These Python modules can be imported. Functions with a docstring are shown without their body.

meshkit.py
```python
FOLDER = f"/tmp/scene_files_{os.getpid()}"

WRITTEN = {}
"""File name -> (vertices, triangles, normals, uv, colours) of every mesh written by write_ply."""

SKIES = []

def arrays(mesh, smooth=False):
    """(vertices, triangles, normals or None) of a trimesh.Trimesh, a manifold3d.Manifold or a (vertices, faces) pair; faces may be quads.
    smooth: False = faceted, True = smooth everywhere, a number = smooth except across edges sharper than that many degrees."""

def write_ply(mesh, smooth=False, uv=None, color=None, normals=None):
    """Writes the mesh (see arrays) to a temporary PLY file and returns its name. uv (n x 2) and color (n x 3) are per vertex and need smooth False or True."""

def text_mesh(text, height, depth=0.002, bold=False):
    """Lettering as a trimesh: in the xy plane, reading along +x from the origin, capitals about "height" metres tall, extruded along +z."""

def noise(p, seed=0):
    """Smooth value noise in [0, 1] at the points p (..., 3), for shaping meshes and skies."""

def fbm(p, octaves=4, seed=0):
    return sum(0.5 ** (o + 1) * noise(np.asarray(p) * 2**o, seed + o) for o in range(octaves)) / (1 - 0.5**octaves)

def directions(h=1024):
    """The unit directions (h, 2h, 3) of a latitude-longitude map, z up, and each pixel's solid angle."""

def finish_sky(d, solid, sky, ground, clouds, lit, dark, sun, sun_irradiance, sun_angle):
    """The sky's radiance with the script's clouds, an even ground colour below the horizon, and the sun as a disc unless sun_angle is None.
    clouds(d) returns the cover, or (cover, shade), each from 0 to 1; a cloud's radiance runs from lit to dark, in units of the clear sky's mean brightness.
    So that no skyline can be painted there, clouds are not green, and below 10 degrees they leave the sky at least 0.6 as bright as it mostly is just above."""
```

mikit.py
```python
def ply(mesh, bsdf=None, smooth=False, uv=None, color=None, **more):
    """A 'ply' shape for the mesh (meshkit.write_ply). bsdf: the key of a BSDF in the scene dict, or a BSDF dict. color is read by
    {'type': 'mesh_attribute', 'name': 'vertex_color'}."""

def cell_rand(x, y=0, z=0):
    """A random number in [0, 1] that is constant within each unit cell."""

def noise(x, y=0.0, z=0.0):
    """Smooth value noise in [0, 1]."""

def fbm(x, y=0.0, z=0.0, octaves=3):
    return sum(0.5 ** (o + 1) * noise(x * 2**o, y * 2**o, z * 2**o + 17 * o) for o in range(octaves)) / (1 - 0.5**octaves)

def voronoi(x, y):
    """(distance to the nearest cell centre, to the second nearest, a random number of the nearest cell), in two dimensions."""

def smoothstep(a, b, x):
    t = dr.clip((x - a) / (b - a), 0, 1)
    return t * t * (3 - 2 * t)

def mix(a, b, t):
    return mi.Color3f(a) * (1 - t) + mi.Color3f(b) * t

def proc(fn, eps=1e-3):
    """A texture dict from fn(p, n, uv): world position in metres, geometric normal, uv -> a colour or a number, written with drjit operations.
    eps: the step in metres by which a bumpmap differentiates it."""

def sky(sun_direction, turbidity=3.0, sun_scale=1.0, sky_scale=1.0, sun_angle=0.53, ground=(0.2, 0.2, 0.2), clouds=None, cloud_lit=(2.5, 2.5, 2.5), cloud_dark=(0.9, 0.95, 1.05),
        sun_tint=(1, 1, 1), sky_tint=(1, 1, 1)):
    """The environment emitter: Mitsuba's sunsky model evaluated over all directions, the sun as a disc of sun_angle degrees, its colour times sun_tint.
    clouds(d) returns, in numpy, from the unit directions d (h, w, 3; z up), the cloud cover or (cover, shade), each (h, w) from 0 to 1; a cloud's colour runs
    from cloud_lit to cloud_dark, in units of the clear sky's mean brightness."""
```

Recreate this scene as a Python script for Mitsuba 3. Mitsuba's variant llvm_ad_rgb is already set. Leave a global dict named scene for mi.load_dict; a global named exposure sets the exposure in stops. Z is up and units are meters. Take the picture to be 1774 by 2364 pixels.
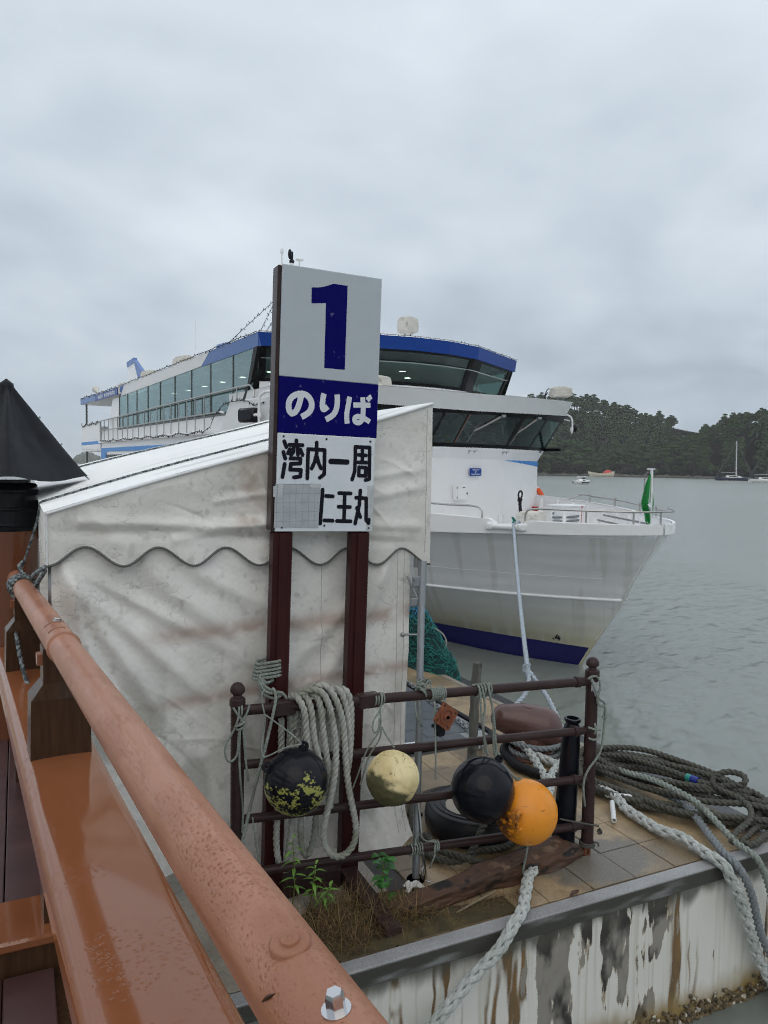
import math, random
import numpy as np
import trimesh
import drjit as dr
import mitsuba as mi
import manifold3d as m3
import shapely
from shapely.geometry import Polygon, LineString, Point, box as sbox
from shapely.ops import unary_union
from scipy.interpolate import CubicSpline, PchipInterpolator
import mikit
import meshkit
from mikit import proc, noise, fbm, voronoi, cell_rand, smoothstep, mix

T = mi.ScalarTransform4f
RNG = np.random.default_rng(11)
random.seed(5)
scene, labels = {}, {}

# ------------------------------------------------------------------ camera, sky, exposure
# world: X along the pier's front edge, Y away into the pier, Z up, pier top at z = 0, water at z = WATER
WATER = -0.9
EYE = np.array([0, 0, 2.29])
YAW, PITCH, ROLL = math.radians(25.5), math.atan(105 / 1776), 0.015
_fh = np.array([math.sin(YAW), math.cos(YAW), 0]); _rt = np.array([math.cos(YAW), -math.sin(YAW), 0]); _up = np.array([0, 0, 1.0])
_f = _fh * math.cos(PITCH) - _up * math.sin(PITCH)
_u = (_up * math.cos(PITCH) + _fh * math.sin(PITCH)) * math.cos(ROLL) - _rt * math.sin(ROLL)
scene['camera'] = {'type': 'perspective', 'fov': 2 * math.degrees(math.atan(887 / 1776)), 'fov_axis': 'x', 'near_clip': 0.05, 'far_clip': 9000.0,
                   'to_world': T().look_at(origin=EYE.tolist(), target=(EYE + _f).tolist(), up=_u.tolist()), 'medium': {'type': 'ref', 'id': 'misty_air'}}
exposure = 1.8


def clouds(d):
    # a closed grey overcast: darker towards the horizon (as overcast skies are), with soft lumpy layers
    z = np.clip(d[..., 2], 0, 1)
    q = d[..., :2] / (z[..., None] + 0.42)
    p = np.stack([q[..., 0] * 1.7, q[..., 1] * 1.7, z * 2.2], -1)
    warp = meshkit.fbm(p * 0.8 + 7.3, 3, 5)
    p2 = p * 1.5 + warp[..., None] * 1.6
    big = meshkit.fbm(p2, 4, 3)
    fine = meshkit.fbm(p2 * 3.1 + 3.0, 4, 9)
    lump = np.clip((big - 0.5) * 2.6 + (fine - 0.5) * 0.8, -0.9, 0.9)
    base = 0.93 - 0.62 * np.clip(z, 0, 1) ** 0.8
    return np.ones_like(z), np.clip(base - lump * 0.26, 0, 1)


scene['sky'] = mikit.sky((-0.35, -0.75, 0.8), turbidity=3, sun_scale=0.10, sun_angle=55, clouds=clouds, cloud_lit=(3.58, 3.84, 4.08), cloud_dark=(1.33, 1.60, 1.88), ground=(0.12, 0.13, 0.13), sun_tint=(1, 0.99, 0.98))


# ------------------------------------------------------------------ helpers: scene entries
def key_for(name):
    if name not in scene and name not in labels:
        return name
    k = 1
    while f'{name}_{k:03d}' in scene or f'{name}_{k:03d}' in labels:
        k += 1
    return f'{name}_{k:03d}'


def thing(name, label, cat, group=None, kind=None):
    k = key_for(name)
    labels[k] = {'label': label, 'category': cat}
    if group: labels[k]['group'] = group
    if kind: labels[k]['kind'] = kind
    return k


def put(mesh, mat, name=None, parent=None, smooth=30, key=None, label=None, **more):
    """one scene entry: part `name` of `parent`, or the entry `key` itself"""
    if key is None:
        key = key_for(f'{parent}__{name}') if parent else name
    scene[key] = mikit.ply(mesh, mat, smooth=smooth, **more)
    if label: labels.setdefault(key, {})['label'] = label
    return key


def single(name, label, cat, mesh, mat, smooth=30, group=None, kind=None, **more):
    k = thing(name, label, cat, group, kind)
    return put(mesh, mat, key=k, smooth=smooth, **more)


def structure(name, mesh, mat, smooth=False, label=None, **more):
    k = key_for(name)
    labels[k] = {'kind': 'structure'}
    if label: labels[k]['label'] = label
    if mesh is not None: put(mesh, mat, key=k, smooth=smooth, **more)
    return k


# ------------------------------------------------------------------ helpers: meshes, all (vertices, triangles)
def tri(f):
    f = np.asarray(f, int)
    return f if f.shape[1] == 3 else np.vstack([f[:, [0, 1, 2]], f[:, [0, 2, 3]]])


def join(*ms):
    vs, fs, n = [], [], 0
    for m in ms:
        if hasattr(m, 'vertices'): m = (np.array(m.vertices), np.array(m.faces))
        v, f = np.asarray(m[0], float), tri(m[1])
        vs.append(v); fs.append(f + n); n += len(v)
    return np.vstack(vs), np.vstack(fs)


def xf(m, M=None, R=None, t=(0, 0, 0), s=1.0):
    v = np.asarray(m[0], float) * s
    if R is not None: v = v @ np.asarray(R).T
    v = v + np.asarray(t, float)
    if M is not None: v = v @ np.asarray(M)[:3, :3].T + np.asarray(M)[:3, 3]
    return v, m[1]


def rotz(a):
    c, s = math.cos(a), math.sin(a)
    return np.array([[c, -s, 0], [s, c, 0], [0, 0, 1.0]])


def rotx(a):
    c, s = math.cos(a), math.sin(a)
    return np.array([[1.0, 0, 0], [0, c, -s], [0, s, c]])


def roty(a):
    c, s = math.cos(a), math.sin(a)
    return np.array([[c, 0, s], [0, 1.0, 0], [-s, 0, c]])


def frame(o, u, v):
    """4 x 4 matrix: x axis u, y axis v, z axis u x v, origin o"""
    u = np.asarray(u, float) / np.linalg.norm(u); v = np.asarray(v, float); v = v - u * (u @ v); v /= np.linalg.norm(v)
    M = np.eye(4); M[:3, 0], M[:3, 1], M[:3, 2], M[:3, 3] = u, v, np.cross(u, v), o
    return M


def hull(pts):
    h = trimesh.convex.convex_hull(np.asarray(pts, float))
    return np.array(h.vertices), np.array(h.faces)


def rbox(c, s, b=0.004):
    """box with chamfered edges"""
    c, h = np.asarray(c, float), np.asarray(s, float) / 2
    b = min(b, *(h * 0.45))
    p = []
    for sg in np.ndindex(2, 2, 2):
        q = np.array(sg) * 2 - 1
        for k in range(3):
            e = h - b; e[k] = h[k]
            p.append(c + q * e)
    return hull(p)


def box2(a, b, ch=0.004):
    a, b = np.asarray(a, float), np.asarray(b, float)
    return rbox((a + b) / 2, np.abs(b - a), ch)


def spl(pts, n=None, ds=None, closed=False):
    """smooth curve through points"""
    P = np.asarray(pts, float)
    if closed: P = np.vstack([P, P[:1]])
    d = np.r_[0, np.cumsum(np.sqrt(np.linalg.norm(np.diff(P, axis=0), axis=1)) + 1e-9)]
    cs = CubicSpline(d, P, bc_type='periodic' if closed else 'natural')
    Q = cs(np.linspace(0, d[-1], 60 * len(P)))
    L = np.r_[0, np.cumsum(np.linalg.norm(np.diff(Q, axis=0), axis=1))]
    m = n or max(4, int(L[-1] / ds))
    u = np.linspace(0, L[-1], m)
    return np.stack([np.interp(u, L, Q[:, k]) for k in range(3)], 1)


def resample(P, ds):
    P = np.asarray(P, float)
    L = np.r_[0, np.cumsum(np.linalg.norm(np.diff(P, axis=0), axis=1))]
    u = np.linspace(0, L[-1], max(3, int(L[-1] / ds) + 1))
    return np.stack([np.interp(u, L, P[:, k]) for k in range(3)], 1)


def ptf(P, closed=False):
    """parallel transport frames along P"""
    t = np.gradient(P, axis=0)
    t /= np.linalg.norm(t, axis=1, keepdims=True) + 1e-12
    a = np.zeros_like(P)
    x = np.cross(t[0], [0.31, 0.17, 0.93]); 
    if np.linalg.norm(x) < 0.05: x = np.cross(t[0], [1.0, 0, 0])
    x /= np.linalg.norm(x)
    for i in range(len(P)):
        x = x - t[i] * (t[i] @ x); x /= np.linalg.norm(x) + 1e-12
        a[i] = x
    return t, a, np.cross(t, a)


def sweep(P, ring, cap=True, closed=False):
    """ring: (n, m, 2) offsets for each of the n points"""
    n, m = ring.shape[:2]
    t, a, b = ptf(P)
    v = P[:, None] + ring[..., :1] * a[:, None] + ring[..., 1:] * b[:, None]
    i, j = np.meshgrid(np.arange(n - 1), np.arange(m), indexing='ij')
    q = np.stack([i * m + j, i * m + (j + 1) % m, (i + 1) * m + (j + 1) % m, (i + 1) * m + j], -1).reshape(-1, 4)
    V, F = v.reshape(-1, 3), tri(q)
    if cap:
        V = np.vstack([V, P[:1], P[-1:]])
        j = np.arange(m)
        F = np.vstack([F, np.stack([j * 0 + n * m, (j + 1) % m, j], 1), np.stack([j * 0 + n * m + 1, (n - 1) * m + j, (n - 1) * m + (j + 1) % m], 1)])
    return V, F


def tube(P, r, m=10, cap=True):
    P = np.asarray(P, float)
    a = np.arange(m) * 2 * np.pi / m
    c = np.stack([np.cos(a), np.sin(a)], 1)
    r = np.broadcast_to(np.asarray(r, float), (len(P),))
    return sweep(P, r[:, None, None] * c[None], cap)


def rod(a, b, r, m=12):
    return tube([a, b], r, m)


def rope(P, r, m=5, pitch=None, steps=9):
    """three-strand laid rope: a lobed section that turns along the path"""
    pitch = pitch or 7.0 * r
    P = resample(P, pitch / steps)
    a = np.arange(3 * m) * 2 * np.pi / (3 * m)
    d = (a + np.pi / 3) % (2 * np.pi / 3) - np.pi / 3
    c, s = 0.47 * r, 0.55 * r
    rho = c * np.cos(d) + np.sqrt(np.maximum(s * s - (c * np.sin(d)) ** 2, 0))
    L = np.r_[0, np.cumsum(np.linalg.norm(np.diff(P, axis=0), axis=1))]
    tw = L[:, None] * 2 * np.pi / pitch + a[None]
    return sweep(P, np.stack([rho[None] * np.cos(tw), rho[None] * np.sin(tw)], -1))


def braid(P, R, m=6, pitch=None):
    """plaited hawser: three strands each way, over and under, each laid of two yarns side by side"""
    pitch = pitch or 8.5 * R
    P = resample(P, pitch / 24)
    t, a, b = ptf(P)
    L = np.r_[0, np.cumsum(np.linalg.norm(np.diff(P, axis=0), axis=1))]
    w = L * 2 * np.pi / pitch
    out = []
    for sg in (1, -1):
        for k in range(3):
            for e in (-1, 1):
                th = sg * (w + e * 0.21) + k * 2 * np.pi / 3
                rad = R * (0.60 + sg * 0.17 * np.cos(3 * w + e * 0.3))
                Q = P + (rad * np.cos(th))[:, None] * a + (rad * np.sin(th))[:, None] * b
                out.append(tube(Q, 0.31 * R, m))
    return join(*out)


def lathe(prof, c=(0, 0, 0), m=28, axis=(0, 0, 1)):
    """prof: (r, z) pairs turned about the axis through c"""
    p = np.asarray(prof, float)
    a = np.arange(m) * 2 * np.pi / m
    v = np.stack([p[:, :1] * np.cos(a), p[:, :1] * np.sin(a), np.repeat(p[:, 1:2], m, 1)], -1)
    n = len(p)
    i, j = np.meshgrid(np.arange(n - 1), np.arange(m), indexing='ij')
    q = np.stack([i * m + j, i * m + (j + 1) % m, (i + 1) * m + (j + 1) % m, (i + 1) * m + j], -1).reshape(-1, 4)
    V = v.reshape(-1, 3)
    z = np.asarray(axis, float) / np.linalg.norm(axis)
    x = np.cross([0, 1, 0] if abs(z[1]) < 0.9 else [1, 0, 0], z); x /= np.linalg.norm(x)
    return V @ np.stack([x, np.cross(z, x), z]) + np.asarray(c, float), tri(q)


def ball(c, r, sub=3):
    s = trimesh.creation.icosphere(subdivisions=sub, radius=1.0)
    return np.array(s.vertices) * np.asarray(r) + np.asarray(c, float), np.array(s.faces)


def grid(fn, us, vs, flip=False):
    """surface fn(u, v) -> (..., 3) over the arrays us, vs; returns (mesh, uv)"""
    U, V = np.meshgrid(us, vs, indexing='ij')
    P = fn(U, V).reshape(-1, 3)
    n, m = len(us), len(vs)
    i, j = np.meshgrid(np.arange(n - 1), np.arange(m - 1), indexing='ij')
    q = np.stack([i * m + j, (i + 1) * m + j, (i + 1) * m + j + 1, i * m + j + 1], -1).reshape(-1, 4)
    if flip: q = q[:, ::-1]
    return (P, tri(q)), np.stack([U.ravel(), V.ravel()], 1)


def prism(poly, M=None, depth=0.002):
    """shapely polygon(s) in the xy plane, extruded along +z, then placed by M"""
    ps = list(getattr(poly, 'geoms', [poly]))
    m = join(*[trimesh.creation.extrude_polygon(p, depth, engine='earcut') for p in ps if p.area > 1e-9])
    return xf(m, M)


def sheet(poly, z, depth):
    """a slab whose top outline is poly and whose underside lies at z"""
    m = prism(poly, None, depth)
    return m[0] + [0, 0, z], m[1]


def thick(mesh, d):
    """gives an open sheet a thickness along its normals"""
    t = trimesh.Trimesh(mesh[0], mesh[1], process=False)
    n = np.array(t.vertex_normals)
    k = len(mesh[0])
    e = np.sort(np.vstack([t.faces[:, [0, 1]], t.faces[:, [1, 2]], t.faces[:, [2, 0]]]), axis=1)
    raw = np.vstack([t.faces[:, [0, 1]], t.faces[:, [1, 2]], t.faces[:, [2, 0]]])
    _, idx, cnt = np.unique(e, axis=0, return_index=True, return_counts=True)
    b = raw[idx[cnt == 1]]
    side = np.vstack([np.stack([b[:, 1], b[:, 0], b[:, 0] + k], 1), np.stack([b[:, 1], b[:, 0] + k, b[:, 1] + k], 1)])
    return np.vstack([mesh[0], mesh[0] - n * d]), np.vstack([mesh[1], np.asarray(mesh[1])[:, ::-1] + k, side])


def lump(c, r, seed, amp=0.25, freq=2.0, sub=3):
    """an uneven stone-like blob"""
    v, f = ball((0, 0, 0), 1.0, sub)
    n = meshkit.fbm(v * freq + seed * 7.7, 3, seed)
    return v * (1 + (n[:, None] - 0.5) * 2 * amp) * np.asarray(r, float) + np.asarray(c, float), f


# ------------------------------------------------------------------ materials
def rgb(*c):
    return {'type': 'rgb', 'value': list(c)}


def mat(name, color, rough=0.5, two=False, bump=None, bs=1.0, **more):
    """color: a tuple or a procedural texture; bump: a texture of heights in metres"""
    b = {'type': 'principled', 'base_color': rgb(*color) if isinstance(color, tuple) else color, 'roughness': rough, **more}
    if bump is not None: b = {'type': 'bumpmap', 'arbitrary': bump, 'scale': bs, 'nested': b}
    if two: b = {'type': 'twosided', 'nested': b}
    scene[name] = b
    return name


def C3(*c):
    return mi.Color3f(*c)
# ================================================================== materials of the setting
def _tan(p, n, uv):
    a = fbm(p.x * 3.1, p.y * 3.1, p.z * 3, 3); b = noise(p.x * 160, p.y * 160, p.z * 160); c = fbm(p.x * 14, p.y * 14, 0.3, 3)
    base = mix((0.26, 0.18, 0.098), (0.36, 0.27, 0.165), c)
    base = mix(base, (0.15, 0.115, 0.075), smoothstep(0.46, 0.68, a) * 0.8)
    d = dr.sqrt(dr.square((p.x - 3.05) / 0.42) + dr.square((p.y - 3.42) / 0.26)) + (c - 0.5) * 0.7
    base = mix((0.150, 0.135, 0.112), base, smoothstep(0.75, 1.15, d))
    return base * (0.82 + 0.36 * b)


def _tan_rough(p, n, uv):
    return 0.22 + 0.35 * fbm(p.x * 3.1 + 4, p.y * 3.1, 0.0, 3)


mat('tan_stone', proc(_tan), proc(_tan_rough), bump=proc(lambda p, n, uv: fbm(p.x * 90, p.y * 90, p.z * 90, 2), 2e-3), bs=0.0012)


def _conc(p, n, uv):
    a = fbm(p.x * 4, p.y * 4, p.z * 4, 4); b = noise(p.x * 120, p.y * 120, p.z * 120)
    v, v2, _ = voronoi(p.x * 4.2 + 0.8 * a, p.y * 4.2 + 0.6 * a)
    crack = 1 - smoothstep(0.0, 0.03, v2 - v)
    c = mix((0.17, 0.145, 0.115), (0.32, 0.28, 0.23), a)
    return mix(c, (0.04, 0.035, 0.03), crack * 0.55 * smoothstep(0.45, 0.6, noise(p.x * 2, p.y * 2, 3.0))) * (0.8 + 0.4 * b)


mat('old_concrete', proc(_conc), 0.5, bump=proc(lambda p, n, uv: fbm(p.x * 40, p.y * 40, p.z * 40, 3), 3e-3), bs=0.004)


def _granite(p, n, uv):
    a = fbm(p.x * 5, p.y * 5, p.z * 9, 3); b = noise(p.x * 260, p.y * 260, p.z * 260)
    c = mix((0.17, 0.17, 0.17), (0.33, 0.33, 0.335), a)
    darkening = smoothstep(0.10, 0.45, fbm(p.x * 3.3 + 9, p.y * 3, p.z * 14, 3)) * smoothstep(-0.002, -0.012, p.z)  # shade of the kerb's front face put into the colour, broken up by noise
    return mix(c, (0.05, 0.048, 0.04), darkening) * (0.75 + 0.5 * b)


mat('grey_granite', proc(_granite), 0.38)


def _wall(p, n, uv):
    x, z = p.x, p.z
    h = (z + 0.9) / 0.8                                           # 0 at the water, 1 under the kerb
    dense = smoothstep(2.15, 2.5, x) * (1 - smoothstep(3.2, 3.36, x))
    thin = smoothstep(1.3, 1.5, x) * (1 - smoothstep(3.45, 3.6, x)) + smoothstep(3.85, 4.0, x)
    wob = fbm(x * 9, z * 4, 1.0, 3) * 0.10
    s1 = fbm((x + wob * 0.5) * 15, z * 0.9, 2.0, 3); s2 = fbm((x + wob * 0.3) * 34, z * 0.7, 5.0, 3); blot = fbm(x * 9, z * 3.6, 3.0, 4); blot2 = fbm(x * 40, z * 9, 8.0, 4)
    paint = mix((0.60, 0.585, 0.53), (0.70, 0.69, 0.65), fbm(x * 3, z * 2, 0.0, 3))
    paint = mix(paint, (0.44, 0.41, 0.33), smoothstep(0.50, 0.8, s2) * 0.5)
    # rust-brown runs
    run = smoothstep(0.585 - 0.05 * h, 0.66, s1 + 0.05 * (blot2 - 0.5)) * thin
    c = mix(paint, mix((0.23, 0.13, 0.045), (0.10, 0.075, 0.05), blot2), dr.clip(run * 1.1, 0, 1) * smoothstep(0.32, 0.46, blot + 0.1 * h))
    # paint flaked off to bare, blackened concrete; its lower edge is drawn out in drips
    fl = 0.42 * s1 + 0.38 * blot + 0.20 * blot2
    bare = smoothstep(0.500, 0.512, fl + 0.10 * (h - 0.62) + 0.055 - 0.23 * (1 - dense))
    cc = mix((0.035, 0.032, 0.028), (0.26, 0.24, 0.21), smoothstep(0.35, 0.68, fbm(x * 11 + 4, z * 6, 6.0, 4)))
    edge = smoothstep(0.485, 0.502, fl + 0.10 * (h - 0.62) + 0.055 - 0.23 * (1 - dense))
    c = mix(c, mix((0.40, 0.33, 0.22), (0.22, 0.15, 0.08), blot2), edge * 0.75 * smoothstep(1.6, 2.2, x))
    c = mix(c, cc, bare * smoothstep(1.6, 2.2, x))
    # darker band under the kerb, ochre tide band at the bottom
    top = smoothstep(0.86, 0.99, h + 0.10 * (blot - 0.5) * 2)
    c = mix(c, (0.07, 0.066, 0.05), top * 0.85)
    tide = smoothstep(0.30, 0.06, h + 0.22 * (blot - 0.5))
    return mix(c, (0.27, 0.19, 0.07), tide)


def _wall_bump(p, n, uv):
    x, z = p.x, p.z
    h = (z + 0.9) / 0.8
    dense = smoothstep(2.15, 2.5, x) * (1 - smoothstep(3.2, 3.36, x))
    wob = fbm(x * 9, z * 4, 1.0, 3) * 0.10
    s1 = fbm((x + wob * 0.5) * 15, z * 0.9, 2.0, 3); blot = fbm(x * 9, z * 3.6, 3.0, 4); blot2 = fbm(x * 40, z * 9, 8.0, 4)
    return -smoothstep(0.500, 0.515, 0.42 * s1 + 0.38 * blot + 0.20 * blot2 + 0.10 * (h - 0.62) + 0.055 - 0.23 * (1 - dense)) * 0.6 + 0.25 * fbm(x * 60, z * 60, 1.0, 2)


mat('peeling_paint', proc(_wall), 0.55, bump=proc(_wall_bump, 2e-3), bs=0.003)


def _slate(p, n, uv):
    r = cell_rand(dr.floor(p.x / 0.2), dr.floor(p.y / 0.2), 3)
    return mix((0.075, 0.085, 0.095), (0.11, 0.12, 0.132), 0.6 * r + 0.4 * fbm(p.x * 9, p.y * 9, 0.0, 3))


mat('slate_tile', proc(_slate), 0.35)
mat('joint', (0.045, 0.042, 0.038), 0.7)
mat('pale_joint', (0.30, 0.32, 0.33), 0.6)
mat('black_rubber', (0.008, 0.008, 0.010), 0.38, specular=0.2)
mat('wet_rubber', (0.02, 0.021, 0.026), 0.22)


def _wave(p, n, uv):
    # small wind ripples, long in one direction, with calm patches between
    q = p.x * 0.83 + p.y * 0.55; r = -p.x * 0.55 + p.y * 0.83
    calm = smoothstep(0.42, 0.66, fbm(q * 0.06 + 3, r * 0.11, 0.0, 3))
    a = fbm(q * 2.2, r * 5.0, 0.0, 3); b = fbm(q * 0.35 + 5, r * 0.8, 1.0, 2)
    return b * 0.036 + a * (0.010 + 0.046 * calm)


scene['water_skin'] = {'type': 'bumpmap', 'arbitrary': proc(_wave, 0.02), 'scale': 1.0,
                       'nested': {'type': 'principled', 'base_color': rgb(0.165, 0.182, 0.165), 'roughness': 0.28, 'eta': 1.55}}

# ------------------------------------------------------------------ water: one sheet to the horizon
structure('water', ([[-3000, -3000, WATER], [3000, -3000, WATER], [3000, 3000, WATER], [-3000, 3000, WATER]], [[0, 1, 2], [0, 2, 3]]), 'water_skin',
          uv=np.array([[-3000, -3000], [3000, -3000], [3000, 3000], [-3000, 3000.0]]))

# ------------------------------------------------------------------ pier: core, wall, kerbs, tiles
RIM = 4.25                                                                       # right edge of the pier
pier = structure('pier', None, None)
put(box2((-14, 3.12, -1.9), (RIM - 0.02, 46, -0.014), 0.002), 'joint', 'bed', pier, smooth=False)
(wm, wuv) = grid(lambda u, v: np.stack([u, 3.095 + 0 * u, v], -1), np.linspace(-14, RIM, 40), np.linspace(-1.9, -0.085, 6))
put(wm, 'peeling_paint', 'painted_wall', pier, smooth=False, uv=wuv, label='white painted harbour wall, peeling and streaked with rust and grimy black')
x = -3.1
for k, L in enumerate((2.4, 1.9, 3.2)):                               # granite kerb stones on the front edge
    x1 = min(x + L, RIM + 0.02)
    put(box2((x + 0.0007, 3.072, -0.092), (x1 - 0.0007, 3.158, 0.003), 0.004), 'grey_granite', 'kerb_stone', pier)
    x += L
y = 3.17
while y < 16:                                                                    # tan kerb stones along the water side
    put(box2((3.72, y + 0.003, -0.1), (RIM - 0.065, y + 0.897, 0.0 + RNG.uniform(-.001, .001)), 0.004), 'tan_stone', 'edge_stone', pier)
    y += 0.9
put(box2((RIM - 0.063, 3.17, -0.12), (RIM, 16, 0.006), 0.006), 'old_concrete', 'edge_strip', pier, label='pale concrete strip along the water side')
put(box2((RIM + 0.002, 3.2, -0.42), (RIM + 0.40, 30, -0.13), 0.03), 'wet_rubber', 'fender_strip', pier, label='dark rubber fender strip below the water side edge')
tiles = 0
for j in range(8):
    for i in range(8):
        x0, y0 = 1.32 + 0.3 * i, 3.17 + 0.3 * j
        if x0 + 0.3 > 3.73 or (x0 < 1.8 and j > 0) or y0 + 0.3 > 5.36: continue
        z = RNG.uniform(-0.002, 0.0015)
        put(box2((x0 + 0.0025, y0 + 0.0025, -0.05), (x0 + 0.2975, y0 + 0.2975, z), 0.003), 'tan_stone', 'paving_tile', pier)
# worn concrete under and beside the shelter
p = Polygon([(-13.9, 3.17), (1.30, 3.17), (1.30, 3.475), (1.78, 3.475), (1.80, 5.28), (2.15, 5.28), (2.15, 16.01), (4.2, 16.01), (4.2, 45.9), (-13.9, 45.9)])
put(sheet(p, -0.05, 0.047), 'old_concrete', 'worn_concrete', pier, smooth=False, label='cracked wet concrete beside the tent')
# dark slate landing: tiles in a black edging
put(sheet(Polygon([(2.17, 5.40), (3.55, 5.40), (3.66, 5.5), (3.66, 16), (2.17, 16)]), -0.05, 0.040), 'pale_joint', 'landing_bed', pier, smooth=False)
path = spl([(2.17, 5.37, 0), (3.1, 5.37, 0), (3.5, 5.38, 0), (3.66, 5.45, 0), (3.69, 5.62, 0), (3.69, 9, 0), (3.69, 16, 0)], ds=0.12)
put(tube(path, 0.022, 8), 'black_rubber', 'landing_edging', pier)
for j in range(20):
    for i in range(8):
        x0, y0 = 2.2 + 0.205 * i - (0.1 if j % 2 else 0), 5.41 + 0.205 * j
        xa, xb = max(x0, 2.18), min(x0 + 0.199, 3.655)
        if xb - xa < 0.04 or (y0 < 5.55 and xb > 3.6): continue
        put(box2((xa, y0, -0.03), (xb, y0 + 0.199, -0.001 + RNG.uniform(-.001, .001)), 0.003), 'slate_tile', 'slate_tile', pier)

# oysters and barnacles along the tide line of the wall
mat('oyster_shell', proc(lambda p, n, uv: mix((0.05, 0.042, 0.028), mix((0.18, 0.125, 0.055), (0.60, 0.57, 0.48), smoothstep(0.66, 0.74, noise(p.x * 38, p.y * 38, p.z * 38))), smoothstep(0.25, 0.75, fbm(p.x * 45, p.y * 45, p.z * 45, 3)))), 0.5)
sh = []
for k in range(900):
    xx = RNG.uniform(1.6, 4.25); zz = -0.905 + abs(RNG.normal(0, 0.055)) * (0.5 + 0.5 * (xx > 3)) 
    r = RNG.uniform(0.006, 0.022)
    v, f = lump((0, 0, 0), (r, r * 0.55, r * 1.2), k, 0.4, 2.0, 1)
    sh.append(xf((v * [1, 1, RNG.uniform(.5, 1.2)], f), R=rotx(RNG.uniform(-.8, .8)) @ rotz(RNG.uniform(-1, 1)) @ roty(RNG.uniform(0, 3.1)), t=(xx, 3.09 - r * 0.3, zz)))
single('oysters', 'crust of brown oysters and barnacles along the waterline of the harbour wall', 'oysters', join(*sh), 'oyster_shell', smooth=False, kind='stuff')

# ================================================================== far shore: hills, wood, single trees
mat('hill_soil', proc(lambda p, n, uv: mix((0.018, 0.024, 0.012), (0.04, 0.042, 0.02), fbm(p.x * 0.15, p.y * 0.15, p.z * 0.2, 3))), 0.9)
mat('shore_rock', proc(lambda p, n, uv: mix((0.035, 0.032, 0.027), (0.10, 0.09, 0.075), fbm(p.x * 0.4, p.y * 0.4, p.z * 1.1, 4))), 0.8)


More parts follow.
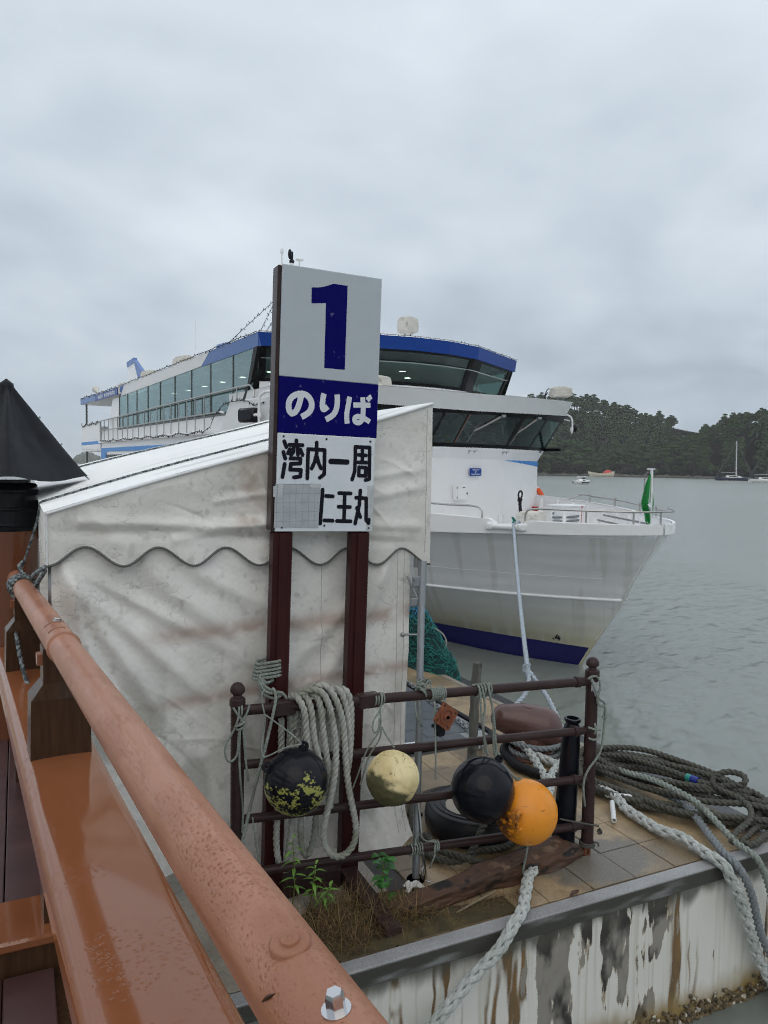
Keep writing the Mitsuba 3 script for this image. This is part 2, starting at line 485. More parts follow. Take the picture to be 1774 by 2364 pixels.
def _leaf(p, n, uv):
    a = fbm(p.x * 0.11, p.y * 0.11, p.z * 0.16, 3); b = noise(p.x * 0.9, p.y * 0.9, p.z * 0.9)
    c = mix((0.016, 0.034, 0.014), (0.048, 0.076, 0.026), a)
    return mix(c, (0.065, 0.078, 0.026), smoothstep(0.60, 0.82, b) * 0.5)


scene['far_foliage'] = {'type': 'twosided', 'nested': {'type': 'diffuse', 'reflectance': proc(_leaf)}}
scene['bright_foliage'] = {'type': 'twosided', 'nested': {'type': 'diffuse', 'reflectance': rgb(0.085, 0.095, 0.028)}}
mat('dull_bark', (0.045, 0.036, 0.028), 0.85)


def polar(az, r):
    a = math.radians(az)
    return np.array([math.sin(a) * r, math.cos(a) * r])


SH = CubicSpline([15, 30, 37, 43, 48, 52, 60, 75], [430, 400, 372, 378, 362, 345, 330, 320])


def land(az, r):
    """ground height at azimuth az (degrees from +Y towards +X) and distance r: two wooded ridges behind a low shore"""
    d = r - SH(az)
    s = np.clip(d / 8, 0, 1)
    shore = 0.9 * s + 1.6 * np.clip(d / 25, 0, 1)
    left = np.interp(az, [15, 28, 34, 38.8, 41, 43, 45, 47.5, 50, 54, 75], [24, 34, 39, 40.5, 37, 31, 28, 24, 21, 18, 12])
    t = np.clip((d - 24) / 120, 0, 1); t = t * t * (3 - 2 * t)
    right = np.interp(az, [15, 44, 46, 48, 50, 53, 60, 75], [0, 0, 8, 17, 22, 25, 30, 34])
    t2 = np.clip((d - 10) / 55, 0, 1); t2 = t2 * t2 * (3 - 2 * t2)
    return WATER - 0.3 + shore + np.maximum(left * t, right * t2)


def landxyz(U, V):
    a = np.radians(U)
    r = SH(U) + V
    n = meshkit.fbm(np.stack([np.sin(a) * r * 0.03, np.cos(a) * r * 0.03, U * 0], -1), 3, 4)
    return np.stack([np.sin(a) * r, np.cos(a) * r, land(U, r) + (n - 0.5) * 5 * np.clip(V / 40, 0, 1)], -1)


hm, _ = grid(landxyz, np.linspace(16, 74, 150), np.r_[-6, -2, 0, 2, 4, 7, 10, 15, 22, 30, 40, 52, 66, 82, 100, 120, 145, 180, 240, 330], flip=True)
structure('hills', hm, 'hill_soil', smooth=True)
rk = []
for k in range(330):
    az = RNG.uniform(35, 57); c = polar(az, SH(az) + RNG.uniform(-1.5, 2.5))
    s = RNG.uniform(0.5, 1.5)
    rk.append(lump((c[0], c[1], WATER + 0.2), (s * 1.7, s * 1.4, s * RNG.uniform(.4, .9)), k, 0.35, 1.6, 1))
single('shore_rocks', 'low brown rocks and bank along the far waterline', 'rocks', join(*rk), 'shore_rock', smooth=False, kind='stuff')


def leafcloud(centres, radii, n, size, rg):
    """n leaf-clump faces spread over flattened clouds"""
    w = np.array([r[0] * r[1] + r[0] * r[2] for r in radii]); idx = rg.choice(len(centres), n, p=w / w.sum())
    d = rg.normal(size=(n, 3)); d /= np.linalg.norm(d, axis=1, keepdims=True)
    c = np.array(centres)[idx] + d * np.array(radii)[idx] * rg.uniform(0.55, 1.08, (n, 1))
    nn = d + rg.normal(size=(n, 3)) * 0.75 + [0, 0, 0.5]; nn /= np.linalg.norm(nn, axis=1, keepdims=True)
    a = np.cross(nn, rg.normal(size=(n, 3))); a /= np.linalg.norm(a, axis=1, keepdims=True)
    b = np.cross(nn, a)
    s = size * rg.uniform(0.6, 1.4, (n, 1))
    v = np.stack([c - a * s, c + b * s * 0.7, c + a * s, c - b * s * 0.7], 1)
    v[:, 1] += nn * s * 0.3
    return v.reshape(-1, 3), tri(np.arange(4 * n).reshape(-1, 4))


def crownmesh(cs, rs, leaves, size, rg, seed):
    """lumpy foliage clouds with loose leaf clumps standing out of them"""
    m = [lump(c, np.array(r) * .84, seed * 31 + i, .34, 2.3, 2 if r[0] > 1.0 else 1) for i, (c, r) in enumerate(zip(cs, rs))]
    return join(*m, leafcloud(cs, [np.array(r) * 1.04 for r in rs], leaves // 3, size * .75, rg))


def pine(seed, h, leaves, size=0.5, wide=1.0, bare=0.45):
    """a leaning trunk with limbs and flat clouds of foliage, as on coastal pines"""
    rg = np.random.default_rng(seed)
    lean = rg.uniform(-0.16, 0.16, 2)
    zs = np.linspace(0, h * 0.95, 7)
    tr = np.stack([lean[0] * zs + np.sin(zs * 0.5 + seed) * 0.25, lean[1] * zs + np.cos(zs * 0.4 + seed) * 0.2, zs], 1)
    tr -= [tr[0, 0], tr[0, 1], 0]
    wood = [tube(tr, np.linspace(0.28, 0.07, 7) * h / 12, 6)]
    cs, rs = [], []
    n = 7
    for k in range(n):
        z = h * (bare + (0.97 - bare) * k / (n - 1)) * rg.uniform(0.95, 1.04)
        o = np.array([np.interp(z, zs, tr[:, 0]), np.interp(z, zs, tr[:, 1]), z])
        reach = wide * h * (0.26 - 0.17 * k / (n - 1)) * rg.uniform(0.7, 1.25)
        m = 3 if k < n - 2 else 1
        a0 = rg.uniform(0, 6.28)
        for q in range(m):
            a = a0 + q * 2.1 + rg.uniform(-.5, .5)
            e = o + np.array([math.cos(a) * reach, math.sin(a) * reach, rg.uniform(-.02, .10) * h]) if m > 1 else o
            if m > 1: wood.append(tube([o - [0, 0, 0.05 * h], (o + e) / 2 + [0, 0, 0.01 * h], e], [0.10 * h / 12, 0.07 * h / 12, 0.03 * h / 12], 4))
            cs.append(e); rr = wide * h * rg.uniform(0.085, 0.15); rs.append((rr, rr, rr * rg.uniform(0.36, 0.6)))
    return crownmesh(cs, rs, leaves, size, rg, seed), join(*wood)


def roundtree(seed, h, leaves, size=0.5):
    rg = np.random.default_rng(seed)
    wood = [tube([(0, 0, 0), (0.1, 0, h * 0.3), (0.15, 0.1, h * 0.6)], [0.2, 0.15, 0.06], 6)]
    cs, rs = [], []
    for k in range(9):
        a = rg.uniform(0, 6.28); q = rg.uniform(0.05, 0.28) * h; z = h * rg.uniform(0.4, 0.88)
        cs.append((math.cos(a) * q, math.sin(a) * q, z)); rr = h * rg.uniform(0.12, 0.2); rs.append((rr, rr, rr * 0.85))
        wood.append(tube([(0.05, 0, h * 0.3), cs[-1]], [0.1, 0.03], 4))
    return crownmesh(cs, rs, leaves, size, rg, seed), join(*wood)


kinds = [pine(1, 11, 620), pine(2, 12.5, 680), pine(5, 10, 560, wide=1.15), roundtree(4, 9, 620), roundtree(8, 10.5, 700)]
for k, (lf, wd) in enumerate(kinds):
    scene[f'wood_kind_{k}'] = {'type': 'shapegroup', 'crown': mikit.ply(lf, 'far_foliage', smooth=True), 'trunk': mikit.ply(wd, 'dull_bark')}
labels['wood'] = {'label': 'dense dark wood covering the hills across the water', 'category': 'wood', 'kind': 'stuff'}
rg = np.random.default_rng(77)
n = 0
for _ in range(6000):
    if n >= 900: break
    az = rg.uniform(33.5, 56); v = rg.uniform(0, 1) ** 0.8 * 165 + 2
    r = SH(az) + v
    lim = 150 if az < 46 else 90
    if v > lim: continue
    c = polar(az, r); z = land(az, r)
    k = rg.choice(5, p=[.22, .22, .16, .2, .2]); s = rg.uniform(0.55, 0.92) * (0.75 if v < 9 else 1)
    n += 1
    scene[f'wood__{n:03d}'] = {'type': 'instance', 'shapegroup': {'type': 'ref', 'id': f'wood_kind_{k}'},
                               'to_world': T().translate([float(c[0]), float(c[1]), float(z) - 0.4]).rotate([0, 0, 1], float(rg.uniform(0, 360))).scale(float(s))}


def tree(name, label, az, r, tr, mat_leaf='far_foliage', group=None, rot=0.0, s=1.0, dz=-0.5):
    k = thing(name, label, 'tree', group)
    c = polar(az, r); M = np.eye(4); M[:3, :3] = rotz(rot) * s; M[:3, 3] = (c[0], c[1], float(land(az, r)) + dz)
    put(xf(tr[0], M), mat_leaf, 'crown', k, smooth=True)
    put(xf(tr[1], M), 'dull_bark', 'trunk', k, smooth=False)


ORD = ['leftmost', 'second from left', 'third from left', 'fourth from left', 'fifth from left', 'sixth from left', 'seventh from left', 'eighth from left', 'ninth from left', 'tenth from left']
# pines that stand out against the sky on the ridge, left to right
ridge = [(38.35, 0.75), (38.9, 1.0), (39.9, 1.1), (40.5, 1.15), (41.3, 1.0), (42.0, 1.05), (42.7, 1.1), (43.3, 1.0), (44.2, 0.85), (45.0, 0.8)]
for k, (az, s) in enumerate(ridge):
    tree('ridge_pine', f'{ORD[k]} of the flat-topped pines against the sky on the far ridge', az, SH(az) + 146, pine(30 + k, 12.5, 1000, 0.42, 1.25, 0.5), group='pines along the far ridge line', rot=k * 1.3, s=s * .85)
shore = [(36.6, 10, 15), (37.6, 8, 16), (38.6, 9, 17), (39.5, 7, 16), (40.2, 10, 14)]
for k, (az, v, h) in enumerate(shore):
    tree('shore_pine', f'{ORD[k]} of the big dark spreading pines on the far shore beside the ferry', az, SH(az) + v, pine(60 + k, h, 1500, 0.42, 1.35, 0.3), group='big pines on the left shore', rot=k * 2.1)
mid = [(42.4, 9, 12), (43.3, 12, 13), (44.2, 14, 14), (45.1, 10, 13), (46.2, 14, 15), (47.4, 11, 14)]
for k, (az, v, h) in enumerate(mid):
    tree('bank_pine', f'{ORD[k]} of the bare-trunked pines on the far bank right of the red boat', az, SH(az) + v, pine(90 + k, h, 1100, 0.40, 1.2, 0.42), group='pines on the bank in the middle', rot=k * 1.7)
tree('yellow_tree', 'small yellowing tree among the dark pines of the far bank', 45.3, SH(45.3) + 18, roundtree(3, 8.5, 700, 0.4), 'bright_foliage')

# hazy islets at the left horizon
for k, (az, r, w, h) in enumerate(((4.45, 1500, 30, 21), (5.05, 1520, 34, 14))):
    (m, _) = grid(lambda U, V: np.stack([U * w, V * w * 0.8, h * np.maximum(0, 1 - (U ** 2 + V ** 2)) ** 0.6 * (0.75 + 0.5 * meshkit.fbm(np.stack([U * 4 + k, V * 4, U * 0], -1), 3, k)) - 1.2], -1), np.linspace(-1, 1, 36), np.linspace(-1, 1, 24))
    c = polar(az, r)
    structure('far_islet', xf(m, t=(c[0], c[1], WATER)), 'hill_soil', smooth=True)

# ------------------------------------------------------------------ boats across the water
mat('boat_white', (0.74, 0.74, 0.72), 0.35, two=True)
mat('boat_navy', (0.012, 0.018, 0.05), 0.3, two=True)
mat('boat_grey', (0.30, 0.31, 0.32), 0.5)
mat('boat_red', (0.50, 0.045, 0.03), 0.5)
mat('boat_cream', (0.60, 0.55, 0.44), 0.5, two=True)
mat('dark_glass', (0.012, 0.016, 0.018), 0.12)


def small_hull(L, b, f, sheer=0.25, z0=-0.25):
    def fn(U, V):                                                                # U along, V round the section from rail to rail
        w = b * np.clip(1 - np.clip(U, 0, 1) ** 2.4, 0, 1) * (0.80 + 0.20 * np.clip(1 + U, 0, 1))
        a = V * np.pi / 2
        return np.stack([U * L / 2 + 0.06 * L * np.clip(U, 0, 1) * (np.cos(a) < .4), np.sin(a) * w, z0 + (f + sheer * U ** 2 - z0) * (1 - np.cos(a) ** 0.75)], -1)
    m, _ = grid(fn, np.linspace(-1, 0.995, 28), np.linspace(-1, 1, 21))
    tr_ = np.array([fn(np.array(-1.0), np.array(v)) for v in np.linspace(-1, 1, 21)])
    c = tr_.mean(0)
    tv = (np.vstack([tr_, [c]]), [[i, i + 1, 21] for i in range(20)])
    dk = fn(np.linspace(-1, 0.995, 28), np.full(28, -1.0)), fn(np.linspace(-1, 0.995, 28), np.full(28, 1.0))
    dv = np.vstack([dk[0], dk[1]]) - [0, 0, 0.06]
    df = [[i, i + 1, 28 + i + 1, 28 + i] for i in range(27)]
    return join(m, tv, (dv, df))


def yacht(label, pos, head, L, hullmat, mast, lean=0.0):
    k = thing('sailboat', label, 'sailboat')
    M = np.eye(4); M[:3, :3] = rotz(head); M[:3, 3] = (*pos, WATER)
    P = lambda m: xf(m, M)
    b = L * 0.16
    put(P(small_hull(L, b, 0.085 * L)), hullmat, 'hull', k, smooth=40)
    put(P(join(hull([(-.22 * L, -b * .6, .08 * L), (-.22 * L, b * .6, .08 * L), (.22 * L, -b * .5, .09 * L), (.22 * L, b * .5, .09 * L), (-.2 * L, -b * .5, .15 * L), (-.2 * L, b * .5, .15 * L), (.12 * L, -b * .4, .14 * L), (.12 * L, b * .4, .14 * L)]))), 'boat_white', 'cabin', k)
    for s in (-1, 1):
        put(P(box2((-.15 * L, s * b * .54 - .012, .105 * L), (.08 * L, s * b * .54 + .03 * s, .13 * L), .01)), 'dark_glass', 'window', k)
    if mast:
        put(P(tube([(.05 * L, 0, .1 * L), (.05 * L + lean, 0, mast)], [0.17, 0.13], 8)), 'boat_white', 'mast', k)
        put(P(tube([(.05 * L, 0, .24 * L), (-.36 * L, 0, .22 * L)], 0.11, 8)), 'boat_grey', 'boom', k)
        for e in ((.5 * L, 0, .1 * L), (-.49 * L, 0, .1 * L), (.02 * L, b * .9, .09 * L), (.02 * L, -b * .9, .09 * L)):
            put(P(rod((.05 * L + lean, 0, mast * .985), e, 0.022, 5)), 'boat_grey', 'stay', k)
        put(P(rod((.05 * L + lean * .6, -b * .5, mast * .6), (.05 * L + lean * .6, b * .5, mast * .6), 0.03, 5)), 'boat_white', 'spreader', k)
    else:                                                                       # mast lowered on deck
        put(P(tube([(-.56 * L, 0.1, .22 * L), (.44 * L, 0.1, .21 * L)], 0.07, 8)), 'boat_white', 'lowered_mast', k)
        for xx in (-.38, .3): put(P(rod((xx * L, .1, .08 * L), (xx * L, .1, .21 * L), 0.04, 6)), 'boat_grey', 'mast_crutch', k)
        put(P(box2((-.30 * L, -.25, .12 * L), (-.20 * L, .3, .19 * L), .03)), 'dark_glass', 'cockpit_cover', k)
        put(P(rbox((0, 0, .055 * L), (L * .62, b * 2.02, .035 * L), .02)), 'boat_navy', 'stripe', k)
    return k


yacht('white moored yacht with a navy stripe and its mast lowered, alone in mid-bay', (110.6, 132.6), math.radians(-147), 7.4, 'boat_white', 0)
yacht('dark blue hulled yacht with a bare white mast near the right edge', (233, 196), math.radians(-38), 12.5, 'boat_navy', 14.2, -.3)
yacht('white hulled yacht cut by the right edge of the picture', (212.5, 166.5), math.radians(-38), 10.5, 'boat_white', 14.0, .2)
k = thing('fishing_boat', 'cream fishing boat with a red cover moored under the far shore', 'boat')
M = np.eye(4); M[:3, :3] = rotz(math.radians(155)); M[:3, 3] = (240.5, 274.5, WATER)
put(xf(small_hull(11, 1.8, 1.6, .9), M), 'boat_cream', 'hull', k, smooth=40)
put(xf(hull([(-4.6, -1.4, 1.6), (-4.6, 1.4, 1.6), (-.8, -1.3, 1.6), (-.8, 1.3, 1.6), (-4.2, 0, 3.0), (-2.8, 0.4, 3.3), (-1.3, -.2, 2.6)]), M), 'boat_red', 'cover', k)
k = thing('shore_hut', 'tiny white-roofed hut among the trees of the far shore', 'hut')
c = np.array([273.0, 296, 2.4])
put(xf(hull([(-1.8, -1.5, 2), (1.8, -1.5, 2), (-1.8, 1.5, 2), (1.8, 1.5, 2), (0, 0, 3.9)]), t=c), 'boat_white', 'roof', k)
put(xf(rbox((0, 0, 0.6), (3, 2.6, 2.7), .02), t=c), 'boat_grey', 'wall', k)
# ================================================================== shelter tent on the pier
def _canvas(p, n, uv):
    x, z = p.x, p.z
    a = fbm(x * 2.2, p.y * 2, z * 2.2, 4); b = fbm(x * 9, p.y * 9, z * 9, 3); g = noise(x * 60, p.y * 60, z * 60)
    c = mix((0.63, 0.62, 0.575), (0.76, 0.75, 0.71), smoothstep(0.3, 0.7, a))
    wx = x + 0.05 * (b - 0.5)
    band = dr.exp(-dr.square((z - 1.42 + 0.03 * (b - 0.5) - 0.02 * (x - 1)) / 0.045)) + 0.9 * dr.exp(-dr.square((z - 1.06 - 0.05 * (x - 0.7) + 0.03 * (b - 0.5)) / 0.036))
    c = mix(c, (0.40, 0.29, 0.245), dr.clip(band, 0, 1) * 0.80 * smoothstep(0.18, 0.50, b) * smoothstep(0.45, 0.8, x))
    mould = smoothstep(0.54, 0.70, fbm(x * 5 + 3, z * 3, 1.0, 4)) * smoothstep(0.2, 0.9, 1.75 - z) 
    c = mix(c, (0.25, 0.255, 0.205), mould * 0.42)
    # rust rubbed off by the sign post
    r = dr.exp(-dr.square((wx - 1.10) / 0.07)) * smoothstep(1.9, 2.05, z + 0.1 * b) * smoothstep(2.42, 2.25, z)
    c = mix(c, (0.30, 0.18, 0.12), r * 0.55 * smoothstep(0.38, 0.6, b))
    # creases: fine dark scuffs
    w1 = dr.abs(fbm(x * 7 + 0.8 * b, z * 7, 11.0, 4) - 0.5); w2 = dr.abs(fbm(x * 13, z * 11 + 0.9 * a, 4.0, 4) - 0.5)
    cr = dr.maximum(1 - smoothstep(0.0, 0.012, w1), 0.8 * (1 - smoothstep(0.0, 0.010, w2)))
    c = mix(c, (0.27, 0.26, 0.235), cr * 0.50 * smoothstep(0.46, 0.66, fbm(x * 3.2, z * 3.2, 7.0, 3)))
    c = mix(c, (0.36, 0.35, 0.31), 0.45 * smoothstep(0.56, 0.80, fbm(x * 24, z * 24, 2.0, 4)) * smoothstep(0.4, 0.65, fbm(x * 3, z * 3, 4.0, 3)))
    return c * (0.95 + 0.1 * g)


def _canvas_bump(p, n, uv):
    x, z = p.x, p.z
    a = fbm(x * 2.2, p.y * 2, z * 2.2, 3); b = fbm(x * 9, p.y * 9, z * 9, 2)
    w1 = dr.abs(fbm(x * 7 + 0.8 * b, z * 7, 11.0, 3) - 0.5)
    return 0.35 * smoothstep(0.0, 0.05, w1) + 0.9 * fbm(x * 11 + a, p.y * 11, z * 11, 4)


mat('dirty_canvas', proc(_canvas), 0.42, two=True, bump=proc(_canvas_bump, 3e-3), bs=0.003)
mat('roof_canvas', proc(lambda p, n, uv: mix((0.72, 0.725, 0.72), (0.82, 0.82, 0.81), fbm(p.x * 2.5, p.y * 2.5, p.z * 2.5, 4)) * (1 - 0.25 * smoothstep(0.60, 0.8, fbm(p.x * 1.1 + 9, p.y * 7, 0.0, 3)))), 0.6, two=True,
    bump=proc(lambda p, n, uv: fbm(p.x * 5, p.y * 5, p.z * 5, 3), 4e-3), bs=0.012)
mat('grey_piping', (0.105, 0.105, 0.10), 0.6)
mat('hem_canvas', (0.70, 0.71, 0.72), 0.45)
mat('galvanised', proc(lambda p, n, uv: mix((0.30, 0.32, 0.34), (0.42, 0.44, 0.46), fbm(p.x * 25, p.y * 25, p.z * 12, 3))), 0.42, metallic=0.75)
mat('steel', (0.62, 0.62, 0.63), 0.16, metallic=1.0)
mat('dull_steel', (0.34, 0.35, 0.36), 0.4, metallic=0.9)

TX0, TX1, TY0, TY1 = 0.115, 2.185, 3.95, 7.3
def roof_z(x, y=TY0):
    """the roof rises to the right; the canvas sags a little between its ribs"""
    k = np.clip((np.asarray(y) - 4.7) / 1.5, 0, 1); k = k * k * (3 - 2 * k)
    return 2.045 + 0.298 * (x - TX0) + 0.008 * np.sin((x - TX0) * 3.0) + 0.10 * k * (1 - 0.22 * (x - TX0))


def scallop(x):
    return 1.842 - 0.036 * (x - 0.1) - 0.045 * np.cos((x - 0.12) * 2 * np.pi / 0.343)


def bend(d, w):
    return np.exp(-(d / w) ** 2)


def creases(x, z, which):
    """short sharp creases left by folding and by pulls from the ties"""
    rg = np.random.default_rng(40 + which)
    f = 0 * x
    for _ in range(34 if which == 0 else 14):
        cx, cz = rg.uniform(.2, 2.1), rg.uniform(.15, 1.75) if which == 0 else rg.uniform(1.85, 2.4)
        a, L, h = rg.normal(-.45, .6), rg.uniform(.07, .26), rg.uniform(.003, .007) * rg.choice([1, 1, -1])
        u = (x - cx) * math.cos(a) + (z - cz) * math.sin(a); v = -(x - cx) * math.sin(a) + (z - cz) * math.cos(a) + .10 * (u ** 2) / L
        f = f + h * np.exp(-(v / .011) ** 2) * np.clip(1 - np.abs(u) / L, 0, 1)
    return f


def val_y(x, z):
    """folds of the gable cover"""
    t = np.clip((z - scallop(x)) / (roof_z(x) - scallop(x)), 0, 1)
    ph = (x - 0.115) * 2 * np.pi / 0.352
    f = 0.012 * (1 - t) * np.cos(ph) + 0.016 * bend(z - (2.00 - 0.030 * (x - 0.3) - 0.04 * (x - 0.3) ** 2 * (x < 1.1)), 0.030) * (x > 0.25) - 0.010 * bend(z - (1.945 - 0.05 * (x - 0.4)), 0.03)
    f += 0.012 * bend((x - 0.32) * 0.8 + (z - 2.05) * 0.62, 0.035) * bend(z - 2.0, 0.12)
    f += 0.014 * bend((z - 2.02) - 0.19 * (x - 1.3), 0.028) * (x > 0.7) + 0.010 * bend((z - 2.17) - 0.15 * (x - 1.4), 0.02) * (x > 0.9)
    f += 0.012 * bend((z - 1.93) + 0.10 * (x - 1.5), 0.025) * (x > 0.9)
    f += 0.02 * (meshkit.fbm(np.stack([x * 3, z * 5, 0 * x], -1), 3, 2) - 0.5)
    f = f + creases(x, z, 1)
    edge = np.clip((x - TX0) / 0.12, 0, 1) * np.clip((TX1 - x) / 0.12, 0, 1) * np.clip((1 - t) / 0.12, 0, 1)
    return TY0 - 0.006 - np.clip(1.15 * f, -0.02, 0.07) * edge


def wall_y(x, z):
    """the curtain under it hangs in slanting folds from its upper corners and blows out a little at the foot"""
    f = 0 * x
    for x0, z0, sl, w, h in ((0.15, 1.78, 2.6, .035, .030), (0.16, 1.78, 1.55, .05, .045), (0.17, 1.78, 1.0, .045, .035), (0.20, 1.80, 0.62, .035, .020), (0.55, 1.78, 0.85, .06, .022), (0.75, 1.78, 0.55, .05, .020), (1.35, 1.75, -0.9, .05, .018), (1.95, 1.74, 1.6, .05, .028), (1.95, 1.74, 0.9, .045, .02)):
        sg = -1 if x0 > 1.5 else 1
        dx = (x - x0) * sg; d = (z0 - z) - sl * dx
        f = f + 1.2 * h * bend(d / np.hypot(1, sl), w) * np.clip(dx / 0.08, 0, 1) * np.exp(-np.clip(np.hypot(dx, z0 - z) - 0.45, 0, 9) / 0.5)
    for xv, w, h in ((0.62, .045, .018), (1.02, .04, .014), (1.36, .03, .018), (1.46, .03, -.014), (1.80, .05, .016)):
        f = f + h * bend(x - xv - 0.05 * np.sin(z * 3), w) * np.clip((1.35 - z) / 0.5, 0, 1)
    f += 0.040 * (meshkit.fbm(np.stack([x * 2.4, z * 2.4, 0 * x], -1), 2, 6) - 0.5) * 0.7 + 0.008 * (meshkit.fbm(np.stack([x * 8, z * 8, 0 * x], -1), 3, 16) - 0.5)
    f = f + creases(x, z, 0)
    f += 0.22 * np.clip((0.36 - z) / 0.36, 0, 1) ** 1.6 * np.clip((x - 1.45) / 0.45, 0, 1)
    return TY0 + 0.022 - f


tent = thing('shelter_tent', 'dirty white canvas shelter tent with scalloped gable cover behind the number one sign', 'tent')
us = np.linspace(TX0, TX1, 220)
(m, uv) = grid(lambda U, V: (lambda X, Z: np.stack([X, val_y(X, Z), Z], -1))(U, scallop(U) + V * (roof_z(U) - scallop(U))), us, np.linspace(0, 1, 60), flip=True)
put(xf(m), 'dirty_canvas', 'gable_cover', tent, smooth=True, uv=uv)
def wx(U, V):                                                                    # lower edge dips and flares to the right
    zb = 0.09 + 0.02 * np.sin(U * 9) + 0.10 * np.clip((1.9 - U) / 1.8, 0, 1) + 0.05 * np.clip((U - 1.9) / .15, 0, 1)
    z = zb + V * (1.88 - zb)
    x = U - 0.02 * (1 - V) * np.clip((U - 1.5) / .5, 0, 1) + 0.05 * np.clip((.3 - z) / .3, 0, 1) ** 2 * np.clip((U - 1.8) / .2, 0, 1) + 0.05 * np.clip((1.2 - z), 0, 2) * np.clip((0.35 - U) / .2, 0, 1)
    return np.stack([x, wall_y(x, z), z], -1)
(m, uv) = grid(wx, np.linspace(0.14, 2.07, 230), np.linspace(0, 1, 190), flip=True)
put(m, 'dirty_canvas', 'curtain', tent, smooth=True, uv=uv)
P = np.stack([us, val_y(us, scallop(us)) - 0.004, scallop(us)], -1)
put(tube(P, 0.0062, 8), 'grey_piping', 'piping', tent, smooth=True)
mat('seam_thread', (0.40, 0.39, 0.36), 0.7)
zz = np.linspace(.16, 1.80, 60)
for xs in (1.515, 1.985, 2.028):
    put(tube(np.stack([xs + 0 * zz, wall_y(xs + 0 * zz, zz) - .0005, zz], 1), .0016, 5), 'seam_thread', 'seam', tent, smooth=True)
zz = np.linspace(1.79, 2.62, 40)
put(tube(np.stack([2.150 + 0 * zz, val_y(2.150 + 0 * zz, zz) - .0005, zz], 1), .0016, 5), 'seam_thread', 'seam', tent, smooth=True)
# roof sheet, overlapping the gable; hem seam along the front
(m, uv) = grid(lambda U, V: np.stack([TX0 - 0.006 + U * (TX1 - TX0 + 0.012), V, roof_z(TX0 + U * (TX1 - TX0), V) + 0.006 + 0.010 * (meshkit.fbm(np.stack([U * 7, V * 3, 0 * U], -1), 3, 8) - .5) * np.sin(np.pi * np.clip((V - TY0) / (TY1 - TY0), 0, 1))], -1), np.linspace(0, 1, 70), np.linspace(TY0 - 0.014, TY1, 90))
put(m, 'roof_canvas', 'roof', tent, smooth=True, uv=uv)
put(tube(np.stack([us, us * 0 + TY0 - 0.016, roof_z(us) - 0.002], -1), 0.007, 8), 'hem_canvas', 'front_hem', tent, smooth=True)
# valance on the left eave and the high right eave
for xx, nm in ((TX0, 'side_valance'), (TX1, 'side_valance')):
    zt = float(roof_z(xx))
    (m, uv) = grid(lambda U, V: np.stack([xx + 0.002 * (1 - V) * (-1 if xx < 1 else 1) + 0 * U, U, (zt - 0.28 + 0.03 - 0.05 * np.cos((U - TY0) * 2 * np.pi / 0.352)) * (1 - V) + V * (zt + 0.004)], -1), np.linspace(TY0 - 0.006, TY1, 120), np.linspace(0, 1, 8), flip=xx > 1)
    put(m, 'dirty_canvas', nm, tent, smooth=True, uv=uv)
put(tube([(TX0 + .006, TY0 - .012, 1.80), (TX0 + .006, TY0 - .014, 2.04)], 0.004, 6), 'hem_canvas', 'corner_seam', tent)
# steel frame
for a, b, r in (((TX0 + .03, TY0 + .06, 0), (TX0 + .03, TY0 + .06, 2.02), .019), ((TX0 + .03, TY1 - .06, 0), (TX0 + .03, TY1 - .06, 2.02), .019), ((TX1 - .05, TY1 - .06, 0), (TX1 - .05, TY1 - .06, 2.6), .019), ((2.118, 3.912, 1.742), (1.972, 3.655, 0.0), .0205)):
    put(rod(a, b, r), 'galvanised', 'leg', tent)
put(join(rod((2.119, 3.914, 1.745), (2.098, 3.878, 1.49), .0255), box2((2.045, 3.885, 1.60), (2.105, 3.90, 1.66), .004), box2((2.03, 3.88, 1.49), (2.085, 3.895, 1.535), .004), rod((2.055, 3.892, 1.64), (2.055, 3.870, 1.64), .008), rod((2.03, 3.93, 1.66), (2.085, 3.88, 1.51), .007)), 'dull_steel', 'bracket', tent)
put(lathe([(0, 0.012), (.045, .012), (.05, .004), (.05, 0)], (1.972, 3.655, 0)), 'galvanised', 'base_plate', tent)
for xx, zz in ((2.02, 1.32),):
    put(join(rod((xx - .02, TY0 - .02, zz), (2.085, 3.86, zz + .005), .006), ball((xx - .02, TY0 - .03, zz), .014, 1)), 'dull_steel', 'curtain_tie', tent)
for zz in (2.555,):
    put(rod((2.120, 3.985, 1.70), (2.135, 3.995, zz), .019), 'galvanised', 'upper_leg', tent)
for yy in (TY0 + .04, TY1 - .04):
    put(rod((TX0 + .03, yy, 2.005), (TX1 - .05, yy, 2.60), .017), 'galvanised', 'rafter', tent)
for xx, zz in ((TX0 + .03, 1.98), (TX1 - .05, 2.58)):
    put(rod((xx, TY0 + .04, zz), (xx, TY1 - .04, zz), .017), 'galvanised', 'purlin', tent)

# ropes over the roof, then down to the handrail
mat('dark_rope', proc(lambda p, n, uv: mix((0.050, 0.052, 0.045), (0.115, 0.115, 0.10), fbm(p.x * 18, p.y * 18, p.z * 18, 3))), 0.75)
mat('grey_cord', proc(lambda p, n, uv: mix((0.05, 0.06, 0.065), (0.24, 0.27, 0.28), smoothstep(0.35, 0.65, noise(p.x * 70, p.y * 70, p.z * 70)))), 0.75)
x = np.linspace(TX0, TX1, 60)
yy = 4.72 + 0.0 * x
P = np.vstack([np.stack([x, yy, roof_z(x, yy) + 0.018 + 0.0 * x], -1)])
single('tie_rope', 'dark cord tied over the tent roof, the one nearer its front edge', 'rope', rope(np.vstack([spl([(-0.005, 4.90, 1.60), (0.03, 4.86, 1.72), (0.095, 4.76, 1.95), (0.108, 4.73, 2.03)], ds=.02)[:-1], P]), 0.0075), 'grey_cord', smooth=True, group='cords over the tent roof')
yy = 6.2 + 0.0 * x
